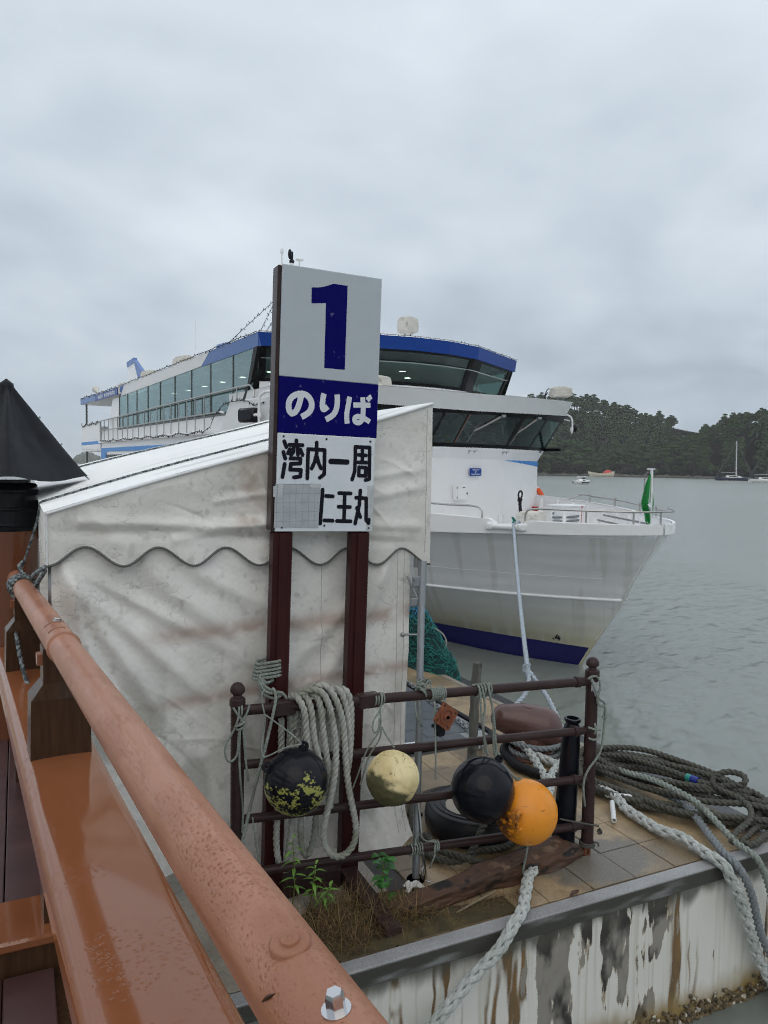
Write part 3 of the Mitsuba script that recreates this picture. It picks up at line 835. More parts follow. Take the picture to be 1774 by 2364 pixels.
single('tie_rope', 'dark cord tied over the tent roof, the one farther back', 'rope', rope(np.stack([x, yy, roof_z(x, yy) + 0.019], -1), 0.0075), 'grey_cord', smooth=True, group='cords over the tent roof')
# ================================================================== the number sign
mat('maroon_paint', proc(lambda p, n, uv: mix((0.030, 0.007, 0.008), (0.052, 0.013, 0.013), fbm(p.x * 20, p.y * 20, p.z * 4, 3))), 0.36, specular=0.15)
mat('brown_paint', proc(lambda p, n, uv: mix((0.028, 0.015, 0.015), (0.050, 0.030, 0.028), fbm(p.x * 12, p.y * 30, p.z * 30, 3))), 0.30, specular=0.22)
mat('sign_grey', (0.43, 0.475, 0.51), 0.35)
mat('sign_white', proc(lambda p, n, uv: mix((0.60, 0.645, 0.69), (0.68, 0.715, 0.745), fbm(p.x * 6, p.y * 6, p.z * 6, 3))), 0.35)
mat('sign_blue', proc(lambda p, n, uv: mix((0.0025, 0.002, 0.110), (0.20, 0.21, 0.34), smoothstep(0.92, 0.935, noise(p.x * 60 + p.z * 22, 3.0, p.z * 30 - p.x * 9)) * 0.35)), 0.33, specular=0.06)
mat('sign_black', (0.006, 0.006, 0.013), 0.4, specular=0.15)
mat('letter_white', (0.62, 0.66, 0.70), 0.4)
mat('old_tape', proc(lambda p, n, uv: mix((0.40, 0.42, 0.435), (0.52, 0.54, 0.55), noise(p.x * 40, p.y, p.z * 40))), 0.3)
mat('old_sheet', proc(lambda p, n, uv: mix(mix((0.33, 0.355, 0.375), (0.44, 0.47, 0.49), fbm(p.x * 20, 1.0, p.z * 20, 3)), (0.15, 0.16, 0.18),
    0.55 * dr.maximum(1 - smoothstep(0.0, 0.06, dr.abs(dr.abs((p.x * 29 + noise(p.z * 9, 1.0, 0.0) * 0.5) - dr.round(p.x * 29 + noise(p.z * 9, 1.0, 0.0) * 0.5)))), 1 - smoothstep(0.0, 0.05, dr.abs(p.z * 21 - dr.round(p.z * 21 + 0.0)))))), 0.35)
mat('rust', proc(lambda p, n, uv: mix((0.10, 0.028, 0.014), (0.27, 0.085, 0.035), fbm(p.x * 60, p.y * 60, p.z * 60, 3))), 0.65)

sign = thing('jetty_sign', 'tall sign with a big blue figure 1 over a blue band, on two maroon posts', 'sign')
TILT = 0.022
SB = np.array([1.150, 3.80, 0])
SM = np.eye(4); SM[:3, :3] = roty(TILT); SM[:3, 3] = SB                            # sign frame: x along the face, y into it, z up
S_ = lambda m: xf(m, SM)
FM = SM @ frame((0, 0, 0), (1, 0, 0), (0, 0, 1))                                  # glyph plane: x right, y up, z out of the face
for xx in (-0.003, 0.437):
    put(S_(join(box2((xx, 0.012, -0.02), (xx + 0.105, 0.085, 1.945), .006), box2((xx + .03, .0, 1.0), (xx + .075, .012, 1.94), .003))), 'maroon_paint', 'post', sign)
    put(S_(box2((xx - 0.012, 0.0, -0.02), (xx + 0.117, 0.10, 0.03), .004)), 'maroon_paint', 'foot_plate', sign)
put(S_(join(box2((-0.0215, 0.004, 1.952), (0.0, 0.09, 3.303), .008), box2((0.0005, 0.03, 1.96), (0.5585, 0.085, 3.30), .003))), 'brown_paint', 'frame', sign)
put(S_(box2((0, 0, 2.7445), (0.558, 0.03, 3.309), .003)), 'sign_grey', 'number_panel', sign)
put(S_(box2((0, -0.001, 2.4565), (0.558, 0.03, 2.7435), .003)), 'sign_blue', 'blue_band', sign)
put(S_(box2((0, -0.004, 1.948), (0.548, 0.03, 2.4555), .003)), 'sign_white', 'name_panel', sign)


def strokes(ss, w, cap='round', join_='round'):
    return unary_union([LineString(s).buffer(w / 2, cap_style=cap, join_style=join_, quad_segs=6) for s in ss])


def soft(s, n=24):
    """rounds a brush stroke through its points"""
    s = np.array(s)
    if len(s) < 3: return s
    return spl(np.c_[s, s[:, 0] * 0], n)[:, :2]


def letters(poly, off, material, name, label=None):
    put(xf(prism(poly, FM, 0.0012), t=np.array(SM[:3, :3] @ [0, -off, 0])), material, name, sign, smooth=False, label=label)


one=[[(0.16,3.211),(0.197,3.215),(0.236,3.226),(0.279,3.245),(0.359,3.245),(0.358,2.806),(0.242,2.806),(0.241,3.141),(0.161,3.129)]]
no=[[(0.121,2.656),(0.11,2.61),(0.089,2.565),(0.066,2.559),(0.053,2.598),(0.068,2.64),(0.112,2.662),(0.155,2.654),(0.179,2.614),(0.168,2.574),(0.124,2.543)]]
ri=[[(0.245,2.673),(0.239,2.639),(0.243,2.591),(0.268,2.607)],[(0.319,2.673),(0.321,2.624),(0.305,2.572),(0.259,2.538)]]
ba=[[(0.391,2.667),(0.383,2.615),(0.377,2.567),(0.382,2.524)],[(0.413,2.625),(0.513,2.63)],[(0.466,2.67),(0.471,2.573),(0.452,2.534),(0.425,2.541),(0.43,2.562),(0.466,2.562),(0.513,2.541)],[(0.491,2.672),(0.507,2.651)],[(0.504,2.684),(0.518,2.663)]]
wan=[[(0.034,2.413),(0.046,2.384)],[(0.031,2.358),(0.042,2.325)],[(0.04,2.297),(0.03,2.23)],[(0.099,2.421),(0.099,2.399)],[(0.063,2.396),(0.133,2.398)],[(0.087,2.392),(0.085,2.363),(0.073,2.345)],[(0.108,2.393),(0.11,2.348)],[(0.066,2.374),(0.056,2.353)],[(0.123,2.374),(0.135,2.347)],[(0.07,2.327),(0.124,2.328),(0.123,2.303),(0.073,2.299),(0.07,2.269),(0.129,2.269),(0.126,2.235),(0.092,2.23)]]
nai=[[(0.165,2.227),(0.165,2.379),(0.257,2.378),(0.258,2.251),(0.234,2.232)],[(0.211,2.415),(0.213,2.361),(0.203,2.313),(0.187,2.279)],[(0.215,2.341),(0.227,2.304),(0.239,2.282)]]
ichi=[[(0.294,2.32),(0.386,2.32)]]
shu=[[(0.419,2.228),(0.433,2.273),(0.432,2.403),(0.516,2.403),(0.519,2.233),(0.497,2.227)],[(0.452,2.361),(0.495,2.36)],[(0.473,2.386),(0.475,2.322)],[(0.451,2.321),(0.499,2.321)],[(0.457,2.295),(0.497,2.294),(0.497,2.249),(0.457,2.25),(0.457,2.295)]]
nin=[[(0.252,2.169),(0.25,2.111),(0.244,1.991)],[(0.272,2.137),(0.311,2.136)],[(0.267,2.008),(0.314,2.006)]]
ou=[[(0.346,2.154),(0.413,2.153)],[(0.346,2.081),(0.412,2.08)],[(0.339,2.005),(0.418,2.004)],[(0.379,2.151),(0.379,2.009)]]
maru=[[(0.469,2.17),(0.466,2.093),(0.445,1.992)],[(0.445,2.131),(0.505,2.129),(0.509,2.01),(0.524,1.994),(0.526,2.013)],[(0.452,2.076),(0.474,2.027)]]
frag=[[(0.043,2.184),(0.054,2.169)],[(0.078,2.183),(0.078,2.167)],[(0.12,2.172),(0.167,2.171)],[(0.021,1.988),(0.033,1.997)],[(0.062,2.0),(0.064,1.982)],[(0.084,1.988),(0.103,1.993)]]
patch=[[(-0.006,2.193),(0.238,2.199),(0.233,1.967),(-0.008,1.97)],[(-0.018,2.182),(0.0,2.183),(-0.002,2.126),(-0.018,2.126)],[(0.51,2.196),(0.552,2.197),(0.548,1.953),(0.513,1.953)],[(0.18,2.201),(0.241,2.199),(0.241,2.179),(0.181,2.181)],[(0.009,2.196),(0.034,2.197),(0.032,2.127),(0.007,2.127)]]
bolts=[[(0.031,2.439)],[(0.266,2.436)],[(0.519,2.435)],[(0.268,1.979)],[(0.034,1.969)],[(0.526,1.967)]]
letters(Polygon(one[0]), 0.0, 'sign_blue', 'figure_one', 'big blue figure 1')
letters(unary_union([strokes([soft(no[0])], .031, 'flat'), strokes([soft(ri[0]), soft(ri[1])], .030, 'flat'), strokes([soft(ba[0]), ba[1], soft(ba[2], 40)], .028, 'flat'), strokes(ba[3:], .016, 'flat')]), 0.001, 'letter_white', 'boarding_lettering')
letters(unary_union([strokes(wan, .0205), strokes(nai, .0205), strokes(ichi, .029), strokes(shu, .0205)]), 0.0052, 'sign_black', 'route_lettering')
letters(unary_union([strokes(nin, .0205), strokes(ou, .0205), strokes(maru, .0205)]), 0.0054, 'sign_black', 'boat_lettering')
letters(strokes(frag, .017), 0.004, 'sign_black', 'covered_lettering')
letters(Polygon(patch[0]).buffer(.001), 0.0055, 'old_sheet', 'taped_sheet', 'wrinkled grey sheet taped over part of the boat name')
for q in patch[1:]:
    letters(Polygon(q), 0.0070 if q is not patch[2] else 0.0045, 'old_tape', 'tape_strip')
for (bx, bz) in [b[0] for b in bolts]:
    put(S_(lathe([(0, .005), (.004, .0045), (.0055, 0)], (bx, -0.004, bz), 12, (0, -1, 0))), 'rust', 'bolt', sign)

# ================================================================== the brown fence
def fy(x): return 3.745 - 0.125 * (x - 0.97)


fence = thing('pier_fence', 'dark brown tubular fence with ball-topped posts hung with buoys and ropes', 'fence')
FX0, FX1 = 0.985, 3.035
put(lathe([(.034, -0.02), (.034, 1.075), (.040, 1.080), (.040, 1.112), (.036, 1.118), (.024, 1.124), (.021, 1.134), (.036, 1.147), (.0375, 1.160), (.034, 1.175), (.024, 1.190), (.010, 1.197), (0, 1.198)], (FX0, fy(FX0), 0)), 'brown_paint', 'post', fence, smooth=40)
put(lathe([(.036, 0.08), (.036, 1.075), (.042, 1.080), (.042, 1.112), (.038, 1.118), (.026, 1.124), (.022, 1.134), (.037, 1.145), (.0385, 1.158), (.035, 1.172), (.024, 1.186), (.010, 1.192), (0, 1.193)], (FX1, fy(FX1), 0)), 'brown_paint', 'post', fence, smooth=40)
mat('bare_paint', (0.42, 0.44, 0.46), 0.5)
ang = np.linspace(-2.4, 0.4, 15)
m_, _ = grid(lambda U, V: np.stack([FX1 + 0.0368 * np.cos(U), fy(FX1) + 0.0368 * np.sin(U), 0.985 + 0.02 * np.sin(U * 5) + V * (0.075 + 0.012 * np.sin(U * 7))], -1), ang, np.linspace(0, 1, 3))
put(m_, 'bare_paint', 'worn_patch', fence, smooth=True, label='bare grey patch where the paint has flaked off the post')
put(join(rod((FX1 - .012, fy(FX1), -.01), (FX1 - .012, fy(FX1), .1), .011), rod((FX1 + .018, fy(FX1), -.01), (FX1 + .018, fy(FX1), .1), .009)), 'rust', 'post_stub', fence)
RAILS = ((1.053, 1.053), (0.772, 0.759), (0.488, 0.470), (0.205, 0.186))
for k, (za, zb) in enumerate(RAILS):
    r = 0.0265 if k == 0 else 0.0235
    a, b = np.array([FX0 + .02, fy(FX0 + .02) - .002, za]), np.array([FX1 - .03, fy(FX1 - .03) - .002, zb])
    u = (b - a) / np.linalg.norm(b - a)
    rl = put(tube([a, b], r, 16), 'brown_paint', 'rail', fence, smooth=40)
    put(tube([b - u * 0.085, b - u * 0.06], r + .006, 16), 'brown_paint', 'collar', rl)
    put(tube([b - u * 0.010, b + u * 0.03], r + .004, 16), 'brown_paint', 'collar', rl)
    put(ball((FX0 - .030, fy(FX0) - .016, za - .01), .009, 1), 'brown_paint', 'bolt', rl)
    # clamps where the rails pass the sign posts
    if k in (0,):
        for xx in (1.215, 1.665):
            put(box2((xx - .055, fy(xx) - .032, za - .040), (xx + .06, fy(xx) + .03, za + .034), .006), 'brown_paint', 'clamp', rl)

# ================================================================== rope materials
def fib(name, c0, c1, f=90.0, rough=0.8, c2=None):
    def g(p, n, uv):
        c = mix(c0, c1, noise(p.x * f, p.y * f, p.z * f))
        return mix(c, c2, smoothstep(0.45, 0.75, fbm(p.x * 6, p.y * 6, p.z * 6, 3))) if c2 else c
    return mat(name, proc(g), rough)


fib('white_rope', (0.30, 0.31, 0.28), (0.43, 0.43, 0.39), 40, c2=(0.22, 0.235, 0.185))
fib('green_rope', (0.13, 0.155, 0.135), (0.33, 0.37, 0.34), 150, c2=(0.16, 0.17, 0.14))
fib('hawser_white', (0.34, 0.36, 0.345), (0.52, 0.54, 0.52), 60, c2=(0.36, 0.39, 0.365))
fib('mooring_blue', (0.26, 0.31, 0.36), (0.47, 0.52, 0.57), 130)
fib('pile_rope', (0.040, 0.041, 0.034), (0.105, 0.10, 0.082), 90, c2=(0.075, 0.078, 0.063))
fib('slate_rope', (0.13, 0.145, 0.155), (0.25, 0.275, 0.29), 110)


def cord(name, label, pts, r, material, group=None, ds=.012, cat='rope', more=(), m=4):
    """a rope thing: its main run, with further runs joined to it"""
    runs = [pts, *more]
    return single(name, label, cat, join(*[rope(spl(p, ds=ds), r, m) for p in runs]), material, smooth=True, group=group)


def wraps(x, z, n, w, r, R=0.0265, y=None, lean=0.0, axis=None):
    """n turns of cord round a rail at x"""
    t = np.linspace(0, n * 2 * np.pi, 14 * n + 1)
    return np.stack([x - w / 2 + w * t / t[-1] + lean * np.cos(t), (fy(x) if y is None else y) - 0.002 + (R + r) * np.sin(t), z + (R + r) * np.cos(t)], 1)


def knot(c, s, seed, n=9):
    """a tangled little knot as one closed run of points"""
    rg = np.random.default_rng(seed)
    d = rg.normal(size=(n, 3)); d /= np.linalg.norm(d, axis=1, keepdims=True)
    return np.asarray(c) + d * np.asarray(s)


# ================================================================== buoys on the fence
mat('black_plastic', proc(lambda p, n, uv: mix((0.004, 0.0045, 0.008), (0.010, 0.011, 0.017), fbm(p.x * 20, p.y * 20, p.z * 20, 3))), 0.13, specular=0.22, bump=proc(lambda p, n, uv: fbm(p.x * 45, p.y * 45, p.z * 45, 2), 2e-3), bs=0.0004)


def _paintbuoy(p, n, uv):
    q = fbm(p.x * 34, p.y * 34, p.z * 34, 4); w = fbm(p.x * 9 + 3, p.y * 9, p.z * 9, 3)
    low = smoothstep(0.80, 0.70, p.z - 0.09 * dr.exp(-dr.square((p.x - 1.245) / 0.05))) * smoothstep(1.385, 1.33, p.x + 0.5 * dr.maximum(p.z - 0.64, 0.0))
    fine = fbm(p.x * 95, p.y * 95, p.z * 95, 3)
    k = smoothstep(0.50, 0.53, 0.45 * q + 0.42 * fine + 0.34 * w - 0.080 - 0.22 * (1 - low))
    return mix(mix((0.005, 0.0055, 0.009), (0.011, 0.012, 0.018), w), mix((0.34, 0.32, 0.06), (0.28, 0.30, 0.11), w), k)


mat('painted_black', proc(_paintbuoy), 0.18, specular=0.22)


def _cream(p, n, uv):
    a = fbm(p.x * 12, p.y * 12, p.z * 12, 4); b = fbm(p.x * 40, p.y * 40, p.z * 40, 3)
    c = mix((0.62, 0.50, 0.25), (0.76, 0.64, 0.36), smoothstep(0.3, 0.7, a))
    d = (p.x - 1.745) * 0.95 + (p.z - 0.675) * 0.95 + (p.y - 3.50) * 0.25
    m = smoothstep(-0.050, -0.100, d + 0.09 * (a - 0.5) + 0.05 * (b - 0.5))
    c = mix(c, mix((0.05, 0.055, 0.022), (0.13, 0.115, 0.05), b), m)
    v, v2, _ = voronoi(p.x * 14 + 1.6 * a, p.z * 14 + 1.6 * b)
    return mix(c, (0.06, 0.05, 0.03), (1 - smoothstep(0.0, 0.05, v2 - v)) * smoothstep(0.5, 0.6, fbm(p.x * 9, p.y * 9, p.z * 9 + 5, 3)) * 0.85)


def _cream_b(p, n, uv):
    a = fbm(p.x * 12, p.y * 12, p.z * 12, 3); b = fbm(p.x * 40, p.y * 40, p.z * 40, 2)
    return b + 0.7 * a


mat('cracked_cream', proc(_cream), 0.7, bump=proc(_cream_b, 2e-3), bs=0.006)


def _orange(p, n, uv):
    a = fbm(p.x * 8, p.y * 8, p.z * 8, 3); b = fbm(p.x * 50, p.y * 50, p.z * 50, 3)
    d = (p.x - 2.50) * 1.0 - (p.z - 0.41) * 0.0 + 0.10 + 0.05 * (a - 0.5)
    c = mix((0.72, 0.24, 0.012), (0.80, 0.30, 0.02), a)
    return mix(c, (0.10, 0.035, 0.012), smoothstep(0.0, -0.07, d) * smoothstep(0.42, 0.6, b + 0.1) * smoothstep(0.55, 0.42, p.z) + 0.5 * smoothstep(0.74, 0.78, b))


mat('orange_plastic', proc(_orange), 0.30)


def lug(c, d, r, t=0.018):
    """a flat eye on a buoy: c foot, d outward direction"""
    d = np.asarray(d, float) / np.linalg.norm(d)
    ring = Point(0, 0).buffer(r, quad_segs=8).union(sbox(-r * 1.15, -2.2 * r, r * 1.15, 0)).difference(Point(0, 0.05 * r).buffer(r * 0.45, quad_segs=6))
    side = np.cross(d, [0.25, -1, 0.1]); side /= np.linalg.norm(side)
    return prism(ring, frame(np.asarray(c) + d * r * 0.9 - np.cross(side, d) * t / 2, side, d), t)


c, R = np.array([1.232, 3.550, 0.722]), 0.160
k = thing('buoy', 'black round buoy splashed with yellow paint, hung at the left of the fence', 'buoy', 'round buoys hung on the fence')
put(ball(c, (R, R, R * 1.02), 5), 'painted_black', 'float', k, smooth=True)
for d in ((0.24, 0.05, 0.95), (-0.86, 0.05, 0.52)):
    d = np.array(d) / np.linalg.norm(d)
    put(lug(c + d * R, d, 0.021), 'black_plastic', 'eye', k)
c, R = np.array([1.742, 3.50, 0.674]), 0.137
k = thing('buoy', 'cream buoy cracked and stained with green algae, beside the white rope coil', 'buoy', 'round buoys hung on the fence')
v, f = ball((0, 0, 0), 1.0, 5)
put((v * (R * (1 + 0.05 * (meshkit.fbm(v * 2.2 + 5, 3, 3)[:, None] - .5))) * [1, 1, 1.03] + c, f), 'cracked_cream', 'float', k, smooth=True)
c, R = np.array([2.262, 3.445, 0.546]), 0.1735
k = thing('buoy', 'plain glossy black round buoy hung left of the orange one', 'buoy', 'round buoys hung on the fence')
put(ball(c, R, 5), 'black_plastic', 'float', k, smooth=True)
put(lug(c + np.array([.62, .1, .78]) * R, (.62, .1, .78), 0.019), 'black_plastic', 'eye', k)
c, R = np.array([2.502, 3.375, 0.407]), 0.1715
k = thing('buoy', 'bright orange round buoy hung lowest on the fence', 'buoy', 'round buoys hung on the fence')
put(ball(c, (R, R, R * 1.01), 5), 'orange_plastic', 'float', k, smooth=True)
tq = np.linspace(0, 2 * np.pi, 24)
put(tube(np.stack([c[0] - .128 + .022 * np.cos(tq), c[1] - .118 + .008 * np.cos(tq), c[2] + .022 + .048 * np.sin(tq)], 1), .011, 8), 'orange_plastic', 'handle', k, smooth=True)
put(lug(c + np.array([-.80, -.1, .60]) * R, (-.8, -.1, .6), 0.019), 'orange_plastic', 'eye', k)

# ================================================================== ropes on the fence
# thick white rope hung in bights over the top rail
def bight(xa, xb, zl, y0, yb, top=1.112, zr=None, spread=0.0):
    """down in front, up behind the rail"""
    xm = (xa + xb) / 2
    return [(xa, yb, zl + .12), (xa + .0, yb + .01, top - .13), (xa + .015, yb + .028, top - .02), (xm, y0, top), (xb - .01, y0 + .055, top - .04), (xb, y0 + .07, top - .3), (xb + .01, y0 + .07, zl + .2)]


yr = fy(1.4)
main = [(1.285, yr + .045, .92), (1.290, yr + .03, 1.03), (1.300, yr, 1.105), (1.345, yr - .03, 1.142), (1.405, yr - .048, 1.118), (1.452, yr - .062, 0.985), (1.470, yr - .075, 0.79), (1.443, yr - .085, 0.603), (1.408, yr - .085, 0.455), (1.405, yr - .085, 0.352), (1.445, yr - .085, 0.278), (1.50, yr - .085, 0.256), (1.556, yr - .085, 0.285), (1.584, yr - .085, 0.360), (1.572, yr - .082, 0.47), (1.540, yr - .078, 0.63), (1.523, yr - .07, 0.815), (1.508, yr - .062, 0.975), (1.470, yr - .042, 1.095), (1.425, yr - .012, 1.150), (1.37, yr + .025, 1.120), (1.35, yr + .05, 1.0), (1.36, yr + .05, .70)]
loops = [[(1.27, yr + .05, .80), (1.265, yr + .05, 1.0), (1.262, yr + .03, 1.09), (1.268, yr - .005, 1.115), (1.292, yr - .045, 1.075), (1.308, yr - .055, 1.0), (1.318, yr - .055, .86), (1.335, yr - .05, .72)],
         [(1.30, yr + .05, .75), (1.30, yr + .05, 1.02), (1.302, yr + .02, 1.10), (1.318, yr - .015, 1.112), (1.340, yr - .045, 1.05), (1.352, yr - .055, .93), (1.385, yr - .055, .78), (1.425, yr - .05, .66), (1.46, yr - .03, .5)],
         [(1.335, yr + .05, .8), (1.335, yr + .045, 1.03), (1.345, yr + .01, 1.105), (1.375, yr - .03, 1.105), (1.398, yr - .05, 1.0), (1.412, yr - .056, .88), (1.44, yr - .05, .72), (1.475, yr - .03, .58)],
         [(1.47, yr + .045, .70), (1.475, yr + .045, 1.0), (1.482, yr + .02, 1.10), (1.500, yr - .015, 1.125), (1.528, yr - .040, 1.07), (1.548, yr - .052, .95), (1.556, yr - .055, .80), (1.55, yr - .04, .68)],
         [(1.52, yr + .045, .75), (1.525, yr + .04, 1.03), (1.538, yr + .0, 1.115), (1.558, yr - .035, 1.08), (1.566, yr - .045, .95), (1.565, yr - .045, .85), (1.555, yr - .04, .72)],
         [(1.40, yr + .05, .45), (1.405, yr + .05, .85), (1.415, yr + .05, 1.02), (1.44, yr + .03, 1.10), (1.46, yr - .0, 1.13)]]
back = [[(1.345, yr + .055, 1.0), (1.34, yr + .06, .6), (1.33, yr + .06, .32), (1.36, yr + .06, .22), (1.40, yr + .06, .30), (1.40, yr + .055, .7)], [(1.22, yr + .065, .98), (1.215, yr + .07, .6), (1.20, yr + .07, .3), (1.23, yr + .07, .18), (1.27, yr + .07, .28), (1.27, yr + .06, .8)]]
k = thing('rope_coil', 'thick off-white three-strand rope hung in long bights over the top rail', 'rope')
put(join(*[rope(spl(q, ds=.008), .0182, 7, pitch=.095, steps=13) for q in (main, *loops)]), 'white_rope', 'front_bights', k, smooth=True)
put(join(*[rope(spl(q, ds=.008), .0182, 6, pitch=.095, steps=11) for q in back]), 'white_rope', 'rear_bights', k, smooth=True)

# green-grey cord lashed round the left sign post, with a long tail
t = np.linspace(0, 5 * 2 * np.pi, 90)
px, py = 1.176, 3.845
zz = 1.275 - 0.019 * t / (2 * np.pi) * 1.0
sq = lambda a, w, h: (np.sign(np.cos(a)) * np.abs(np.cos(a)) ** .55 * w, np.sign(np.sin(a)) * np.abs(np.sin(a)) ** .55 * h)
ox, oy = sq(t, 0.060, 0.052)
coil_ = np.stack([px + ox - 0.02 * (ox < 0) * (t / t[-1]), py + oy, zz + 0.012 * np.cos(t + .6)], 1)
cord('lashing', 'grey-green rope wound round the left sign post with a long slanting tail', np.vstack([coil_, [(1.14, 3.775, 1.17), (1.10, 3.762, 1.215), (1.12, 3.755, 1.17), (1.17, 3.752, 1.13), (1.215, 3.75, 1.10)]]), .0088, 'green_rope', m=5,
     more=[[(1.175, 3.76, 1.14), (1.168, 3.69, 1.12), (1.138, 3.66, 1.01), (1.097, 3.648, .86), (1.056, 3.648, .71), (1.021, 3.65, .56), (0.986, 3.652, .41), (0.968, 3.66, .30), (.96, 3.67, .15)],
           [(1.10, 3.76, 1.20), (1.115, 3.75, 1.15), (1.16, 3.745, 1.12), (1.21, 3.745, 1.12), (1.245, 3.74, 1.075), (1.252, 3.735, 1.0), (1.262, 3.735, .90)], [(1.095, 3.765, 1.19), (1.12, 3.755, 1.125), (1.19, 3.75, 1.09), (1.225, 3.75, 1.12)]])
cord('cord', 'thin pale cords tying the paint-splashed buoy to the left sign post', [(1.13, 3.72, 1.13), (1.09, 3.665, 1.155), (1.088, 3.655, 1.10), (1.098, 3.645, 1.035), (1.09, 3.64, .95), (1.076, 3.62, .87), (1.085, 3.60, .845)], .0045, 'green_rope', m=3, cat='cord',
     more=[[(1.095, 3.645, 1.05), (1.115, 3.64, 1.035), (1.17, 3.62, .99), (1.235, 3.57, .935), (1.262, 3.555, .905)], [(1.08, 3.61, .845), (1.11, 3.585, .862), (1.17, 3.565, .892), (1.262, 3.555, .905)]])
cord('cord', 'short loose cord end hanging beside the left sign post below the third rail', [(1.04, 3.655, .53), (1.05, 3.65, .45), (1.06, 3.648, .37), (1.078, 3.648, .28), (1.085, 3.65, .18)], .0045, 'green_rope', m=3, cat='cord')
cord('knotted_cord', 'pale green cord knotted round the left fence post with loops hanging down', np.vstack([[(.952, 3.70, 1.085), (.975, 3.70, 1.045), (.995, 3.70, 1.02)], knot((.985, 3.70, 1.0), (.028, .014, .035), 3, 10), [(.955, 3.70, .97), (.918, 3.705, .90), (.915, 3.70, .845), (.935, 3.70, .812), (.968, 3.70, .835), (.978, 3.70, .90), (.985, 3.705, .97)]]), .0062, 'green_rope', m=4,
     more=[[(1.035, 3.70, 1.09), (1.02, 3.695, 1.05), (.99, 3.695, 1.01)], [(.985, 3.69, .98), (.985, 3.705, .85), (.992, 3.705, .70), (1.005, 3.705, .54), (1.0, 3.70, .44)], [(1.0, 3.69, .98), (1.012, 3.70, .86), (1.022, 3.70, .76), (1.03, 3.70, .70)], wraps(FX0, 1.06, 2, .03, .006, .036).tolist()])
yb = fy(1.72) - .045
cord('loop_cord', 'blue-grey cord looped on the top rail above the cream buoy', np.vstack([wraps(1.718, 1.053, 4, .062, .005), [(1.725, yb, 1.06), (1.708, yb - .01, 1.01), (1.672, yb - .015, .96), (1.664, yb - .02, .915), (1.680, yb - .02, .893), (1.698, yb - .02, .92), (1.70, yb - .02, .97)]]), .0052, 'green_rope', m=3,
     more=[[(1.715, yb, 1.03), (1.712, yb - .01, .99), (1.708, yb - .02, .92), (1.675, yb - .02, .865), (1.632, yb - .015, .80), (1.60, yb, .70), (1.568, yb + .01, .605)], [(1.712, yb - .02, .915), (1.705, yb - .02, .86), (1.655, yb - .02, .79), (1.625, yb - .01, .70), (1.605, yb, .62)], [(1.716, yb - .02, .92), (1.745, yb - .03, .865), (1.782, yb - .04, .808)]])

# seized hand winch head hanging by a wrapped cord
k = thing('rusty_motor', 'rusty red square-flanged motor with a black housing hung from the top rail', 'motor')
o = np.array([2.075, 3.545, 0.945]); rm = frame(o, (0.80, .06, -.62), (.60, .1, .80))
sq4 = Polygon([(-.047, -.047), (.047, -.047), (.047, .047), (-.047, .047)]).buffer(.012, quad_segs=4)
holes = unary_union([Point(sx * .043, sy * .043).buffer(.007) for sx in (-1, 1) for sy in (-1, 1)])
put(prism(sq4.difference(holes), rm, .014), 'rust', 'flange', k)
put(xf(lathe([(.042, .013), (.042, .022), (.036, .022), (.034, .016), (.022, .016), (.021, .021), (.012, .021), (.010, .028), (0, .028)], (0, 0, 0), 28), rm), 'rust', 'ring', k, smooth=35)
put(xf(lathe([(0, .036), (.007, .035), (.009, .028)], (0, 0, 0), 12), rm), 'dull_steel', 'shaft', k)
put(join(tube([o + [0, .03, 0], o + [-.012, .035, -.06], o + [-.012, .03, -.105]], [.036, .034, .028], 14), ball(o + np.array([-.012, .03, -.105]), (.028, .028, .014), 2), ball(o + np.array([-.055, .03, -.055]), .011, 1)), 'black_plastic', 'housing', k, smooth=40)
yb = fy(2.05) - .04
cord('motor_cord', 'blue-grey cord wound round the top rail holding the rusty motor and tent leg', wraps(2.055, 1.053, 8, .092, .005), .0052, 'green_rope', m=3,
     more=[[(2.075, yb, 1.04), (2.078, yb - .01, 1.015), (2.076, yb - .015, .995)], [(2.09, yb, 1.03), (2.082, yb - .01, 1.0)], [(2.022, yb, 1.03), (2.022, yb - .01, .95), (2.028, yb - .01, .80), (2.03, yb - .012, .70), (2.032, yb - .01, .60)],
           np.vstack([knot((1.985, fy(1.98) + .01, 1.105), (.05, .04, .035), 8, 16), knot((1.97, fy(1.97) + .0, 1.08), (.055, .045, .04), 9, 14)]), [(1.93, fy(1.93), 1.06), (1.925, fy(1.93) - .02, 1.0), (1.935, 3.60, .94), (1.965, 3.62, .90), (1.98, 3.64, .87), (1.97, 3.66, .93)], [(1.945, 3.61, 1.05), (1.95, 3.60, .96), (1.95, 3.61, .91), (1.985, 3.63, .875)]])
